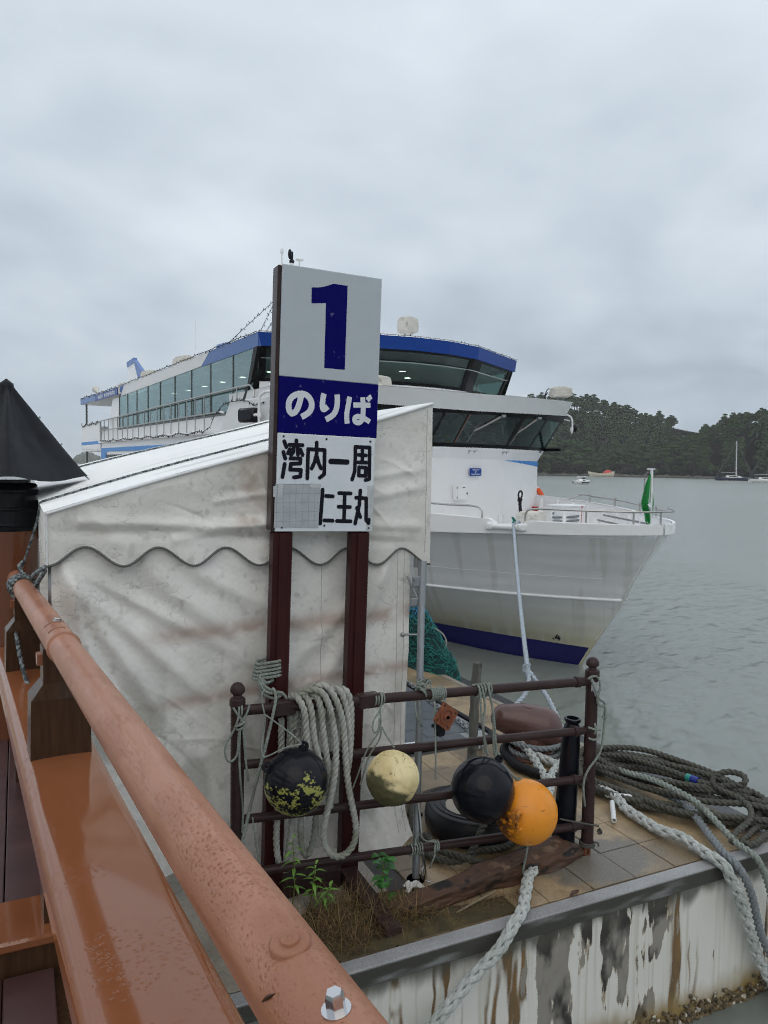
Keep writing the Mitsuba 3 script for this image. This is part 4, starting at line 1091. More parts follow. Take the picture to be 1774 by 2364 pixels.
# cord bundle that carries the black and orange buoys
yb = fy(2.32) - .045
cord('hanging_cord', 'pale cord bundle on the top rail carrying the plain black and the orange buoy', np.vstack([wraps(2.325, 1.053, 5, .098, .007), [(2.345, yb, 1.07), (2.355, yb - .01, 1.0), (2.372, yb - .012, .92), (2.380, yb - .015, .84), (2.385, yb - .02, .76), (2.392, yb - .02, .70)]]), .0072, 'green_rope', m=4,
     more=[[(2.29, yb, 1.06), (2.287, yb - .01, .98), (2.296, yb - .012, .90), (2.31, yb - .015, .80), (2.325, yb - .01, .71)], [(2.305, yb, 1.06), (2.315, yb - .01, .97), (2.305, yb - .012, .89), (2.318, yb - .015, .78), (2.335, yb - .02, .70)], [(2.345, yb, 1.06), (2.362, yb - .01, .97), (2.374, yb - .01, .86), (2.372, yb - .02, .74), (2.385, yb - .02, .69)],
           knot((2.392, yb - .025, .692), (.02, .016, .018), 12, 10), [(2.395, yb - .03, .68), (2.42, yb - .05, .645), (2.455, yb - .07, .60), (2.482, yb - .10, .565)], knot((2.480, yb - .11, .565), (.018, .014, .016), 14, 9), [(2.482, yb - .12, .56), (2.478, yb - .17, .50), (2.488, yb - .185, .42), (2.496, yb - .185, .32), (2.500, yb - .18, .22), (2.502, yb - .15, .10), (2.505, yb - .13, .02)]])
# frayed cord on the right post
pb = fy(FX1) - .045
cord('post_cord', 'pale cord tangled down the right fence post', [(2.965, pb, 1.08), (3.0, pb - .005, 1.095), (3.04, pb - .005, 1.075), (3.045, pb - .01, 1.01), (3.03, pb - .01, .96), (3.05, pb - .01, .915), (3.095, pb, .905), (3.112, pb + .01, .85), (3.105, pb + .01, .78), (3.09, pb, .71), (3.06, pb - .008, .63), (3.0, pb, .555), (2.975, pb + .01, .50), (2.968, pb + .015, .43), (2.973, pb + .01, .36), (2.980, pb + .01, .32)], .0075, 'green_rope', m=4,
     more=[[(2.985, pb, 1.08), (3.01, pb - .008, 1.02), (3.05, pb - .01, .95), (3.088, pb, .93), (3.10, pb, .87)], np.vstack([wraps(FX1, .775, 2, .0, .005, .038)[:, [0, 1, 2]]]).tolist(), knot((3.105, pb + .01, .845), (.012, .012, .02), 4, 8),
           [(2.99, pb + .01, .725), (3.03, pb - .005, .715), (3.072, pb + .005, .735)], [(2.985, pb + .01, .79), (3.03, pb - .004, .775), (3.07, pb + .005, .765)]])
t = np.linspace(0, 3 * 2 * np.pi, 50)
cord('dark_cord', 'dark green cord wound round the foot of the right fence post', np.vstack([np.stack([FX1 + .042 * np.cos(t), fy(FX1) + .042 * np.sin(t), .085 - .004 * t / 3], 1), [(3.09, pb + .02, .075), (3.10, pb + .02, .05)]]), .006, 'dark_rope', m=3, more=[[(2.83, 3.49, .255), (2.95, pb + .01, .225), (3.05, pb, .195), (3.085, pb + .01, .18)], knot((3.10, pb + .01, .15), (.016, .012, .025), 5, 8)])
yb = fy(1.97) - .035
cord('foot_lashing', 'blue-grey cord lashing the tent leg to the lowest rail', np.vstack([wraps(1.945, .198, 5, .075, .0052, .0235)]), .0055, 'green_rope', m=3, more=[wraps(2.06, .197, 3, .035, .0052, .0235).tolist(), [(1.93, yb, .235), (1.96, yb + .05, .255), (1.99, yb + .07, .255), (2.0, yb + .02, .24), (2.04, yb, .235), (2.06, yb - .005, .225)], [(2.045, yb, .21), (2.045, yb - .01, .16), (2.025, yb - .01, .12), (2.02, yb, .09)]])
# ================================================================== things lying and standing on the pier
# mooring bollard
def _boll(p, n, uv):
    a = fbm(p.x * 14, p.y * 14, p.z * 14, 3)
    c = mix((0.085, 0.040, 0.036), (0.115, 0.058, 0.052), a)
    return mix(c, (0.17, 0.055, 0.02), smoothstep(0.17, 0.08, p.z + 0.06 * (a - 0.5)) * smoothstep(0.40, 0.6, a) * 0.9)


mat('bollard_paint', proc(_boll), 0.24)
bo = np.array([3.69, 4.97, 0]); be = np.array([0.903, -0.43, 0])
def hull_spheres(ps, sub=3):
    return m3.Manifold.batch_hull([m3.Manifold.sphere(r, 40).translate([float(x) for x in c]) for c, r in ps])
bw = bo + be * .035
body = hull_spheres([(bo - be * .195 + [0, 0, .285], .112), (bo - be * .04 + [0, 0, .255], .150), (bo + be * .105 + [0, 0, .215], .165), (bo + be * .145 + [0, 0, .165], .135)])
stem = m3.Manifold.cylinder(.30, .165, .115, 40).translate([float(bw[0]), float(bw[1]), 0.0])
base = m3.Manifold.cylinder(.03, .24, .22, 40).translate([float(bw[0]), float(bw[1]), 0.0])
bm = (body + stem + base).refine_to_length(.02).to_mesh()
tm = trimesh.Trimesh(bm.vert_properties[:, :3], bm.tri_verts, process=True)
tm = trimesh.smoothing.filter_taubin(tm, iterations=14)
k = thing('mooring_bollard', 'fat glossy brown mooring bollard wound with ropes near the water side edge', 'bollard')
put((np.array(tm.vertices), np.array(tm.faces)), 'bollard_paint', 'body', k, smooth=True)
tq = np.linspace(0, 2 * np.pi, 40); tc = bo + be * -.01 + np.array([0, 0, .383])
put(tube(tc + np.stack([.062 * np.cos(tq), .062 * np.sin(tq), -.012 * np.cos(tq)], 1), .0055, 8), 'bollard_paint', 'raised_mark', k, smooth=True)

# ropes round the bollard
t = np.linspace(0.3, 2 * np.pi * 3 + .8, 120)
ell = lambda t, r, z: np.stack([bw[0] + r * np.cos(t), bw[1] + r * np.sin(t), z], 1)
single('bollard_rope', 'thick grey three-strand rope wound round the bollard and running off to the right', 'rope', rope(np.vstack([ell(t, .205 + .008 * np.sin(t * 1.3), .165 - .012 * t), spl([(3.93, 4.84, .035), (4.02, 4.62, .05), (3.97, 4.45, .06), (3.93, 4.28, .07), (3.93, 4.12, .075), (3.92, 3.98, .08), (3.94, 3.86, .09), (3.96, 3.74, .09), (3.98, 3.6, .08), (3.92, 3.45, .06)], ds=.012)]), .0235, 6, pitch=.12, steps=13), 'slate_rope', smooth=True)
single('black_sleeve_rope', 'black sheathed rope loop lying at the left foot of the bollard', 'rope', join(tube(spl([(3.60, 5.10, .06), (3.48, 5.0, .05), (3.42, 4.85, .045), (3.39, 4.70, .045), (3.41, 4.60, .045), (3.45, 4.50, .04), (3.52, 4.42, .04), (3.63, 4.36, .04)], ds=.006), .036 + .0035 * np.sin(np.arange(len(spl([(3.60, 5.10, .06), (3.48, 5.0, .05), (3.42, 4.85, .045), (3.39, 4.70, .045), (3.41, 4.60, .045), (3.45, 4.50, .04), (3.52, 4.42, .04), (3.63, 4.36, .04)], ds=.006))) * 1.2), 10)), 'black_rubber', smooth=True)
# white plaited hawser: eye round the bollard, then left under the fence and over the pier's front edge
hw = .0315
eye = spl([(3.42, 4.36, .05), (3.49, 4.55, .06), (3.55, 4.72, .08), (3.58, 4.86, .10), (3.57, 5.02, .13), (3.60, 5.15, .13), (3.72, 5.22, .12), (3.88, 5.16, .11), (3.96, 4.98, .11), (3.93, 4.80, .12), (3.82, 4.64, .10), (3.66, 4.53, .075), (3.50, 4.42, .06), (3.38, 4.28, .05), (3.22, 4.12, .05), (3.05, 3.98, .05), (2.90, 3.86, .05), (2.80, 3.74, .055), (2.76, 3.64, .05), (2.72, 3.56, .045), (2.67, 3.49, .04), (2.60, 3.42, .04), (2.52, 3.36, .045), (2.45, 3.28, .05), (2.38, 3.20, .045), (2.30, 3.11, .042), (2.20, 3.045, .025), (2.11, 3.02, -.05), (1.98, 3.02, -.14), (1.84, 3.01, -.235), (1.71, 3.0, -.325), (1.58, 3.0, -.41), (1.42, 2.98, -.50), (1.2, 2.95, -.61), (.9, 2.92, -.74), (.6, 2.9, -.85)], ds=.008)
single('white_hawser', 'thick white plaited hawser running from the bollard under the fence to the left', 'rope', braid(eye, hw, 7), 'hawser_white', smooth=True)
h2 = spl([(3.62, 4.80, .06), (3.66, 4.66, .05), (3.70, 4.50, .045), (3.72, 4.36, .045), (3.70, 4.20, .055), (3.665, 4.05, .06), (3.665, 3.93, .06), (3.62, 3.80, .05), (3.61, 3.66, .045), (3.60, 3.52, .045), (3.615, 3.42, .05), (3.64, 3.33, .055), (3.64, 3.22, .045), (3.64, 3.12, .04), (3.65, 3.035, .025), (3.69, 3.005, -.06), (3.75, 3.005, -.16), (3.82, 3.01, -.30), (3.885, 3.02, -.44), (3.96, 3.02, -.60), (4.04, 3.0, -.74), (4.12, 2.98, -.88), (4.2, 2.95, -1.0)], ds=.008)
single('white_hawser', 'thick white plaited hawser along the rope pile and over the edge at right', 'rope', braid(h2, .034, 7), 'hawser_white', smooth=True)
single('edge_rope', 'blue-grey three-strand rope hanging over the edge against the right white hawser', 'rope', rope(spl([(3.95, 3.60, .09), (3.90, 3.45, .07), (3.84, 3.32, .055), (3.78, 3.2, .05), (3.735, 3.10, .045), (3.735, 3.02, .02), (3.775, 2.985, -.06), (3.83, 2.985, -.16), (3.88, 2.99, -.28), (3.93, 2.99, -.42), (4.0, 2.98, -.56), (4.09, 2.97, -.72), (4.2, 2.95, -.9)], ds=.01), .025, 6, pitch=.12, steps=13), 'slate_rope', smooth=True)
# short plastic pipes pushed through the hawsers
k0 = 'short white plastic pipe'
mat('white_plastic', (0.66, 0.67, 0.67), 0.35)
for a, b, w in (((3.64, 3.93, .075), (3.775, 3.868, .07), 'poking out of the right hawser beside the rope pile'), ((3.60, 3.90, .05), (3.45, 3.715, .03), 'poking out of the front of the right hawser'), ((3.12, 4.05, .06), (3.235, 3.965, .055), 'on the paving just right of the orange buoy')):
    a, b = np.array(a), np.array(b); u = (b - a) / np.linalg.norm(b - a)
    M = frame(a, np.cross(u, [0, 0, 1]), np.cross(np.cross(u, [0, 0, 1]), u) * -1); L = np.linalg.norm(b - a)
    M2 = np.eye(4); x_ = np.cross(u, [0, 0, 1]); x_ /= np.linalg.norm(x_); M2[:3, 0], M2[:3, 1], M2[:3, 2], M2[:3, 3] = x_, np.cross(u, x_), u, a
    single('plastic_pipe', f'{k0} {w}', 'pipe', xf(lathe([(.011, 0), (.0165, 0), (.0165, L - .002), (.0155, L), (.0125, L), (.011, L - .002), (.011, 0)], (0, 0, 0), 18), M2), 'white_plastic')

# pile of dark rope near the corner
rg = np.random.default_rng(21)
e1, e2 = np.array([.52, -.855]), np.array([.855, .52])
cen = np.array([4.10, 3.86])
pts = [(4.02, 4.72, .03), (4.0, 4.55, .03), (3.93, 4.38, .03)]
nl = 8
for i in range(nl):
    L = rg.uniform(.56, .74) * (1.0 if i < 6 else .85); Wd = [.34, .30, .24, .30, .20, .26, .15, .22][i]
    off = e2 * rg.uniform(-.07, .07) + e1 * rg.uniform(-.05, .06) + e2 * (.10 if i > 3 else .02)
    for a in np.linspace(0, 2 * np.pi, 12, endpoint=False) + i * .13:
        q = cen + off + e1 * (-np.cos(a)) * L * (1 + .06 * rg.normal()) + e2 * (np.sin(a)) * Wd * (1 + .15 * rg.normal())
        # keep the run off the wall side
        z = .024 + .018 * i + .015 * rg.uniform(0, 1) + (.03 if np.sin(a) > .2 else 0)
        if q[1] < 3.16: q = np.array([q[0] - .3 * (3.16 - q[1]), 3.16 + .35 * (3.16 - q[1])])
        if q[0] > 4.30: z = max(z - (q[0] - 4.30) * .30, -.075 if q[0] < 4.62 else .0)
        pts.append((q[0], q[1], z))
pr = 'heap of dark weathered mooring rope flaked down near the pier corner'
k = thing('rope_pile', pr, 'rope')
put(rope(spl(pts, ds=.012), .0225, 5, pitch=.115, steps=11), 'pile_rope', 'coils', k, smooth=True)
put(rope(spl([(4.05, 4.30, .16), (4.12, 4.05, .17), (4.15, 3.86, .175), (4.17, 3.72, .175), (4.21, 3.60, .18), (4.27, 3.50, .21), (4.30, 3.44, .24), (4.33, 3.46, .27), (4.32, 3.54, .275), (4.27, 3.60, .255), (4.22, 3.62, .21), (4.20, 3.56, .18), (4.24, 3.44, .16), (4.22, 3.32, .13), (4.12, 3.25, .10), (3.98, 3.22, .07), (3.88, 3.17, .05)], ds=.012), .0215, 5, pitch=.11, steps=11), 'pile_rope', 'end_loop', k, smooth=True)
put(rope(spl([(4.42, 3.30, .02), (4.30, 3.27, .035), (4.16, 3.24, .045), (4.05, 3.20, .04), (3.97, 3.17, .035), (4.0, 3.135, .03), (4.1, 3.15, .03), (4.24, 3.19, .03), (4.36, 3.24, .02), (4.46, 3.34, -.03)], ds=.012), .0215, 5, pitch=.11, steps=11), 'pile_rope', 'outer_bight', k, smooth=True)
put(rope(spl([(4.10, 4.55, .04), (4.18, 4.35, .05), (4.24, 4.2, .06), (4.26, 4.0, .09), (4.34, 3.85, .10), (4.44, 3.70, .06), (4.50, 3.52, .02), (4.48, 3.38, .0)], ds=.012), .0215, 5, pitch=.11, steps=11), 'pile_rope', 'rear_run', k, smooth=True)
mat('teal_tape', (0.02, 0.25, 0.20), 0.35); mat('blue_tape', (0.012, 0.028, 0.22), 0.35)
put(tube([(4.155, 3.785, .176), (4.163, 3.752, .176)], .0262, 14), 'teal_tape', 'tape_band', k, label='teal tape band on the rope')
put(tube([(4.163, 3.751, .176), (4.172, 3.700, .176)], .0268, 14), 'blue_tape', 'tape_band', k, label='blue tape band on the rope')
single('trailing_rope', 'grey-green rope running from the top of the pile over the edge at the far right', 'rope', rope(spl([(3.86, 4.20, .14), (3.87, 4.02, .16), (3.89, 3.82, .185), (3.90, 3.66, .185), (3.915, 3.50, .17), (3.91, 3.36, .13), (3.90, 3.24, .085), (3.90, 3.13, .045), (3.915, 3.04, .022), (3.955, 3.01, -.06), (4.01, 3.01, -.17), (4.07, 3.02, -.30), (4.14, 3.02, -.45), (4.22, 3.0, -.62), (4.32, 3.0, -.80)], ds=.012), .0215, 6, pitch=.11, steps=13), 'green_rope', smooth=True)

# weathered stake and chain at the landing
mat('grey_wood', proc(lambda p, n, uv: mix((0.055, 0.055, 0.05), (0.17, 0.17, 0.155), fbm(p.x * 60, p.y * 60, p.z * 7, 4)) * (1 - 0.5 * smoothstep(0.55, 0.7, fbm(p.x * 12, p.y * 12, p.z * 9, 3)))), 0.75, bump=proc(lambda p, n, uv: fbm(p.x * 70, p.y * 70, p.z * 8, 3), 2e-3), bs=.004)
zs = np.linspace(-.02, .775, 24)
P = np.stack([3.185 + .04 * zs + .004 * np.sin(zs * 9), 5.02 - .01 * zs, zs], 1)
single('wooden_stake', 'grey weathered round wooden stake standing behind the fence', 'stake', join(tube(P, .037 + .0025 * np.sin(zs * 23) + .002 * np.cos(zs * 51), 14), lump((3.216, 5.012, .772), (.032, .032, .012), 5, .3, 3, 1)), 'grey_wood', smooth=40)
k = thing('chain', 'grey galvanised link chain lying along the landing edge', 'chain')
cp = spl([(3.71, 7.6, .012), (3.68, 6.92, .012), (3.60, 6.40, .012), (3.565, 5.95, .012), (3.50, 5.55, .012), (3.43, 5.34, .012), (3.36, 5.15, .03), (3.27, 5.05, .06)], ds=.055)
tq = np.linspace(0, 2 * np.pi, 17)[:-1]
st = lambda L, w: np.stack([np.clip(np.cos(tq) * 9, -1, 1) * (L - w) + np.cos(tq) * w, np.sin(tq) * w, tq * 0], 1)
for i in range(len(cp) - 1):
    u = cp[i + 1] - cp[i]; u /= np.linalg.norm(u); s_ = np.cross([0, 0, 1], u); s_ /= np.linalg.norm(s_)
    s2 = s_ * math.cos(.75) + np.cross(u, s_) * math.sin(.75) * (1 if i % 2 else -1)
    o = (cp[i] + cp[i + 1]) / 2 + [0, 0, .010]
    q = st(.038, .017); q = np.vstack([q, q[:1]])
    put(tube(o + q[:, :1] * u + q[:, 1:2] * s2, .0062, 6), 'dull_steel', 'link', k, smooth=True)

# black hollow fender leaning behind the right fence post
M = np.eye(4); M[:3, :3] = roty(.035) @ rotx(.03); M[:3, 3] = (2.945, 3.60, 0)
k = thing('tube_fender', 'tall black tapered plastic fender standing behind the right fence post', 'fender')
put(xf(lathe([(0, .0), (.058, .0), (.068, .015), (.069, .05), (.063, .35), (.055, .64), (.052, .74), (.046, .765), (.038, .778), (.038, .788), (.048, .793), (.050, .803), (.046, .811), (.036, .811), (.034, .78), (0, .775)], (0, 0, 0), 30), M), 'black_plastic', 'body', k, smooth=40)
put(xf(lathe([(0, .004), (.005, .003), (.006, 0)], (.010, -.071, .19), 10, (0, -1, 0)), M), 'white_plastic', 'rivet', k)

# old tyre with rope
mat('tyre_rubber', proc(lambda p, n, uv: mix((0.006, 0.0065, 0.008), (0.018, 0.019, 0.022), fbm(p.x * 16, p.y * 16, p.z * 16, 3))), 0.40, specular=0.3)
k = thing('old_tyre', 'worn black car tyre lying flat on the paving behind the black and orange buoys', 'tyre')
tc = np.array([2.60, 4.03, 0])
put(lathe([(.195, .035), (.20, .015), (.25, .004), (.295, .012), (.322, .05), (.326, .09), (.322, .135), (.297, .172), (.255, .183), (.212, .172), (.196, .155), (.190, .150), (.196, .095), (.195, .035)], tc, 64), 'tyre_rubber', 'casing', k, smooth=35)
for i, r_ in enumerate((.305, .268, .225)):
    tq = np.linspace(0, 2 * np.pi, 65)
    put(tube(np.stack([tc[0] + r_ * np.cos(tq), tc[1] + r_ * np.sin(tq), 0 * tq + (.169, .1815, .177)[i]], 1), .0028, 6), 'tyre_rubber', 'sidewall_rib', k, smooth=True)
mat('wet_board', proc(lambda p, n, uv: mix((0.16, 0.125, 0.085), (0.36, 0.31, 0.245), fbm(p.x * 9, p.y * 9, 0.0, 4))), 0.3)
a = np.linspace(0, 2 * np.pi, 60, endpoint=False); rr = .196 + .006 * np.sin(a * 23) + .008 * RNG.uniform(-1, 1, 60); rr[34:37] -= .05
single('wooden_board', 'wet tan board with a ragged edge lying inside the old tyre', 'board', sheet(Polygon(np.stack([tc[0] + rr * np.cos(a), tc[1] + rr * np.sin(a)], 1)), .142, .012), 'wet_board', smooth=False)
single('tyre_rope', 'dark weathered rope coiled loosely round and over the old tyre', 'rope', rope(spl([(2.10, 4.28, .03), (2.13, 4.10, .03), (2.19, 4.12, .06), (2.27, 4.27, .10), (2.40, 4.36, .12), (2.55, 4.40, .12), (2.74, 4.37, .11), (2.90, 4.24, .12), (2.95, 4.08, .15), (2.90, 3.93, .20), (2.78, 3.85, .21), (2.62, 3.78, .205), (2.48, 3.735, .19), (2.38, 3.68, .12), (2.29, 3.66, .05), (2.20, 3.70, .035), (2.15, 3.80, .03), (2.16, 3.93, .03), (2.22, 4.00, .05), (2.20, 3.80, .06), (2.26, 3.66, .07), (2.36, 3.60, .04), (2.50, 3.58, .03), (2.65, 3.62, .03), (2.78, 3.72, .03), (2.86, 3.83, .04), (2.88, 3.95, .06), (2.80, 3.86, .05), (2.70, 3.74, .05), (2.56, 3.68, .05), (2.40, 3.70, .05), (2.32, 3.62, .05)], ds=.012), .0215, 6, pitch=.10, steps=13), 'pile_rope', smooth=True)

# rotten timber along the foot of the fence
def _rot(p, n, uv):
    a = fbm(p.x * 5, p.y * 26, p.z * 26, 4); b = fbm(p.x * 18, p.y * 18, p.z * 18, 3)
    c = mix((0.035, 0.020, 0.014), (0.13, 0.062, 0.034), a)
    c = mix(c, (0.20, 0.125, 0.075), smoothstep(0.55, 0.75, b) * smoothstep(0.08, 0.12, p.z))
    return mix(c, (0.012, 0.009, 0.007), smoothstep(0.55, 0.66, fbm(p.x * 9 + 4, p.y * 9, p.z * 14, 3)))


mat('rotten_wood', proc(_rot), 0.65, bump=proc(lambda p, n, uv: fbm(p.x * 14, p.y * 60, p.z * 60, 3), 2e-3), bs=.010)
us_, vs_ = np.linspace(0, 1, 120), np.linspace(0, 1, 33)
def tim(U, V):
    a = V * 2 * np.pi
    hx = np.clip(np.cos(a) * 1.5, -1, 1) * .5; hz = np.clip(np.sin(a) * 1.5, -1, 1) * .5
    w = np.interp(U, [0, .04, .1, .6, .86, .97, 1], [.02, .08, .115, .125, .115, .045, .012]); h = np.interp(U, [0, .05, .3, .62, .85, .95, 1], [.012, .05, .075, .125, .115, .05, .012])
    n = meshkit.fbm(np.stack([U * 9, np.cos(a) * 1.6, np.sin(a) * 1.6], -1), 4, 33) - .5
    rot = np.clip((U - .35) / .2, 0, 1) * np.clip(np.sin(a) * -1 + .6, 0, 1) * np.clip(-np.cos(a) + .4, 0, 1)
    s = 1 + n * (.5 + .5 * np.clip((U - .3) * 2, 0, 1)) - .25 * rot
    x = 1.66 + 1.42 * U; y = 3.385 + .085 * U + .05 * U * U - hx * 0 + (-hx) * w * s
    return np.stack([x, y, np.maximum(.002, h * .5 + hz * h * s + .01 * np.sin(U * 6))], -1)
m_, uv_ = grid(tim, us_, vs_)
single('rotten_timber', 'long rotten red-brown timber lying along the pier edge in front of the fence', 'timber', m_, 'rotten_wood', smooth=True, uv=uv_)
mat('pale_stick', (0.20, 0.16, 0.10), 0.8)
single('stick', 'thin pale stick on the ground in front of the timber', 'stick', tube(spl([(1.99, 3.262, .012), (2.12, 3.285, .03), (2.26, 3.30, .05)], ds=.04), .006, 6), 'pale_stick')
single('foot_beam', 'maroon steel beam from the sign foot to the pier edge among the grass', 'beam', join(hull([(1.575, 3.80, -.01), (1.665, 3.80, -.01), (1.575, 3.80, .075), (1.665, 3.80, .075), (1.58, 3.215, -.01), (1.67, 3.215, -.01), (1.58, 3.215, .055), (1.67, 3.215, .055)])), 'brown_paint')
# dark drain box under the sign
single('drain_box', 'low dark metal box between the two sign posts', 'box', box2((1.24, 3.76, -.01), (1.57, 3.85, .10), .01), 'brown_paint')
single('flat_stone', 'pale wedge-shaped stone lying in the weeds below the sign', 'stone', hull([(1.21, 3.72, -.01), (1.33, 3.74, -.01), (1.36, 3.70, .045), (1.23, 3.66, .06), (1.20, 3.62, .0), (1.285, 3.575, .0), (1.33, 3.62, .015), (1.27, 3.62, .055), (1.34, 3.73, .03)]), 'old_concrete')
mat('white_rag', (0.66, 0.66, 0.64), 0.7, two=True)
v, f = grid(lambda U, V: np.stack([U, V, 0 * U], -1), np.linspace(-1, 1, 30), np.linspace(-1, 1, 24))[0]
nn = meshkit.fbm(v * 1.5, 2, 3); rz = np.hypot(v[:, 0], v[:, 1])
v2 = np.stack([v[:, 0] * .052 * (1 + .5 * (meshkit.noise(v * 3 + 4, 2) - .5)), v[:, 1] * .036 * (1 + .7 * (meshkit.noise(v * 3 + 9, 7) - .5)), np.maximum(.048 * (1 - rz ** 2 * .6) * (.35 + 1.2 * np.abs(meshkit.fbm(v * 1.9 + 2, 3, 5) - .5) * 2) - .01, -.018)], 1)
single('litter', 'crumpled scrap of white plastic on the paving by the tent leg', 'litter', (v2 + [1.915, 3.575, .021], f), 'white_rag', smooth=35)
single('dead_leaf', 'small dark leaf lying on the front kerb', 'leaf', thick(grid(lambda U, V: np.stack([2.68 + U * .028, 3.165 + V * .016 * (1 - U * U), .010 + .010 * np.abs(V) + .006 * U], -1), np.linspace(-1, 1, 9), np.linspace(-1, 1, 5))[0], .001), 'rotten_wood')

# folded chrome frame half hidden by the tent, and a steel rod by its leg
k = thing('trolley', 'small polished steel trolley frame half hidden behind the tent curtain', 'frame')
for a, b, r in (((2.1, 5.02, .215), (2.70, 5.02, .205), .019), ((2.1, 4.92, .15), (2.52, 4.98, .165), .012), ((2.1, 4.72, .06), (2.46, 4.74, .085), .012)):
    put(rod(a, b, r), 'steel', 'rail', k, smooth=40)
for a, b in (((2.42, 4.98, .16), (2.28, 4.30, .005)), ((2.48, 4.98, .16), (2.40, 4.45, .005)), ((2.2, 4.95, .2), (2.12, 4.3, .005)), ((2.30, 4.40, .03), (2.38, 4.33, .005))):
    put(rod(a, b, .010), 'black_rubber', 'strut', k)
put(join(lump((2.275, 4.36, .045), (.018, .014, .05), 3, .1), rod((2.27, 4.36, .02), (2.29, 4.35, .12), .012)), 'steel', 'end_piece', k, smooth=40)
single('steel_rod', 'bright steel rod standing against the foot of the tent leg', 'rod', join(rod((2.022, 3.63, .0), (1.998, 3.70, .46), .009), tube(spl([(2.0, 3.62, .085), (1.985, 3.61, .05), (1.995, 3.60, .02), (2.03, 3.59, .006)], ds=.01), .003, 6)), 'steel')

# teal fishing net heaped on the water side ledge
mat('net_body', proc(lambda p, n, uv: mix((0.004, 0.022, 0.024), (0.008, 0.055, 0.052), fbm(p.x * 14, p.y * 14, p.z * 14, 3))), 0.9)
mat('net_twine', proc(lambda p, n, uv: mix((0.010, 0.12, 0.105), (0.035, 0.30, 0.26), noise(p.x * 40, p.y * 40, p.z * 40))), 0.7)
mat('blue_twine', (0.04, 0.25, 0.45), 0.7)
k = thing('fishing_net', 'heap of teal fishing net on the ledge behind the tent leg', 'net')
def heap(U, V):
    a = U * 2 * np.pi
    z = -.13 + V * .82
    r = np.interp(V, [0, .1, .35, .7, .93, 1], [.46, .44, .36, .23, .12, .005])
    n = meshkit.fbm(np.stack([np.cos(a) * 1.5, np.sin(a) * 1.5, V * 3], -1), 3, 12) - .5
    r = r * (1 + .5 * n)
    return np.stack([4.30 - .16 * V + r * np.cos(a) * .62, 7.75 + r * np.sin(a) * 1.15, z], -1)
m_, _ = grid(heap, np.linspace(0, 1, 40), np.linspace(0, 1, 26))
put(m_, 'net_body', 'mass', k, smooth=True)
rg = np.random.default_rng(9)
tw, tb = [], []
for i in range(420):
    u0, v0 = rg.uniform(0, 1), rg.uniform(.02, .95)
    du, dv = rg.choice([-1, 1]) * rg.uniform(.02, .10), rg.normal() * .09
    s_ = np.linspace(0, 1, 7); U = (u0 + du * s_) % 1; V = np.clip(v0 + dv * s_ + .012 * np.sin(s_ * 9), 0, .99)
    P = heap(U, V) ; c = np.array([4.25, 7.75, .2]); d = P - c; P = P + d / np.linalg.norm(d, axis=1, keepdims=True) * rg.uniform(.006, .03)
    (tb if v0 > .86 else tw).append(tube(P, .0042, 4))
put(join(*tw), 'net_twine', 'meshes', k, smooth=True)
put(join(*tb), 'blue_twine', 'top_twine', k, smooth=True)
put(rope(spl([(4.16, 7.62, .50), (4.24, 7.50, .47), (4.31, 7.42, .40), (4.33, 7.40, .30), (4.31, 7.42, .26)], ds=.02), .009, 4), 'white_rope', 'head_rope', k, smooth=True)
mat('weed_green', (0.03, 0.06, 0.02), 0.6)
rg = np.random.default_rng(4)
single('seaweed', 'tuft of dark green weed hanging from the fender strip', 'seaweed', leafcloud([(4.36, 4.52, -.14), (4.40, 4.45, -.15)], [(.06, .10, .03), (.05, .08, .03)], 160, .014, rg), 'weed_green', smooth=False)

# ------------------------------------------------------------------ weeds below the sign
mat('leaf_green', {'type': 'mesh_attribute', 'name': 'vertex_color'}, 0.42, two=True)
mat('dry_grass', {'type': 'mesh_attribute', 'name': 'vertex_color'}, 0.75, two=True)
mat('stem_green', (0.12, 0.13, 0.03), 0.6)


def blade(o, d, L, w, droop, n=6, up=(0, 0, 1)):
    """one lanceolate leaf from o towards d, bending down by droop"""
    d = np.asarray(d, float); d /= np.linalg.norm(d)
    s = np.cross(d, up); s /= np.linalg.norm(s) + 1e-9
    t = np.linspace(0, 1, n)[:, None]
    c = o + d * L * t + np.array([0, 0, -droop * L]) * t ** 2
    ww = w * np.sin(np.pi * np.clip(t, .04, .985) ** .8)
    nrm = np.cross(s, d)
    v = np.stack([c - s * ww + nrm * ww * .35, c, c + s * ww + nrm * ww * .35], 1).reshape(-1, 3)
    f = []
    for i in range(n - 1):
        for j in range(2): f.append([3 * i + j, 3 * i + j + 1, 3 * i + j + 4, 3 * i + j + 3])
    return v, tri(f)


def leafy(name, label, stems, L, w, cols, seed, per=16, cat='plant'):
    rg = np.random.default_rng(seed)
    k = thing(name, label, cat)
    for path in stems:
        P = spl(path, 24)
        put(tube(P, np.linspace(.004, .0016, 24), 6), 'stem_green', 'stem', k, smooth=True)
        vs, fs, cs, n0 = [], [], [], 0
        for i in range(per):
            q = .35 + .65 * i / (per - 1); o = P[int(q * 23)]
            a = i * 2.4 + rg.uniform(-.3, .3); up_ = .25 + .9 * (q > .93)
            m = blade(o, (math.cos(a), math.sin(a), up_), L * rg.uniform(.7, 1.1) * (1.15 - .5 * q), w * rg.uniform(.8, 1.2), rg.uniform(.3, .7))
            vs.append(m[0]); fs.append(m[1] + n0); n0 += len(m[0])
            c = np.array(cols[0]) * (1 - q) + np.array(cols[1]) * q
            cs.append(np.tile(c * rg.uniform(.75, 1.25), (len(m[0]), 1)))
        put((np.vstack(vs), np.vstack(fs)), 'leaf_green', 'leaves', k, smooth=True, color=np.vstack(cs))


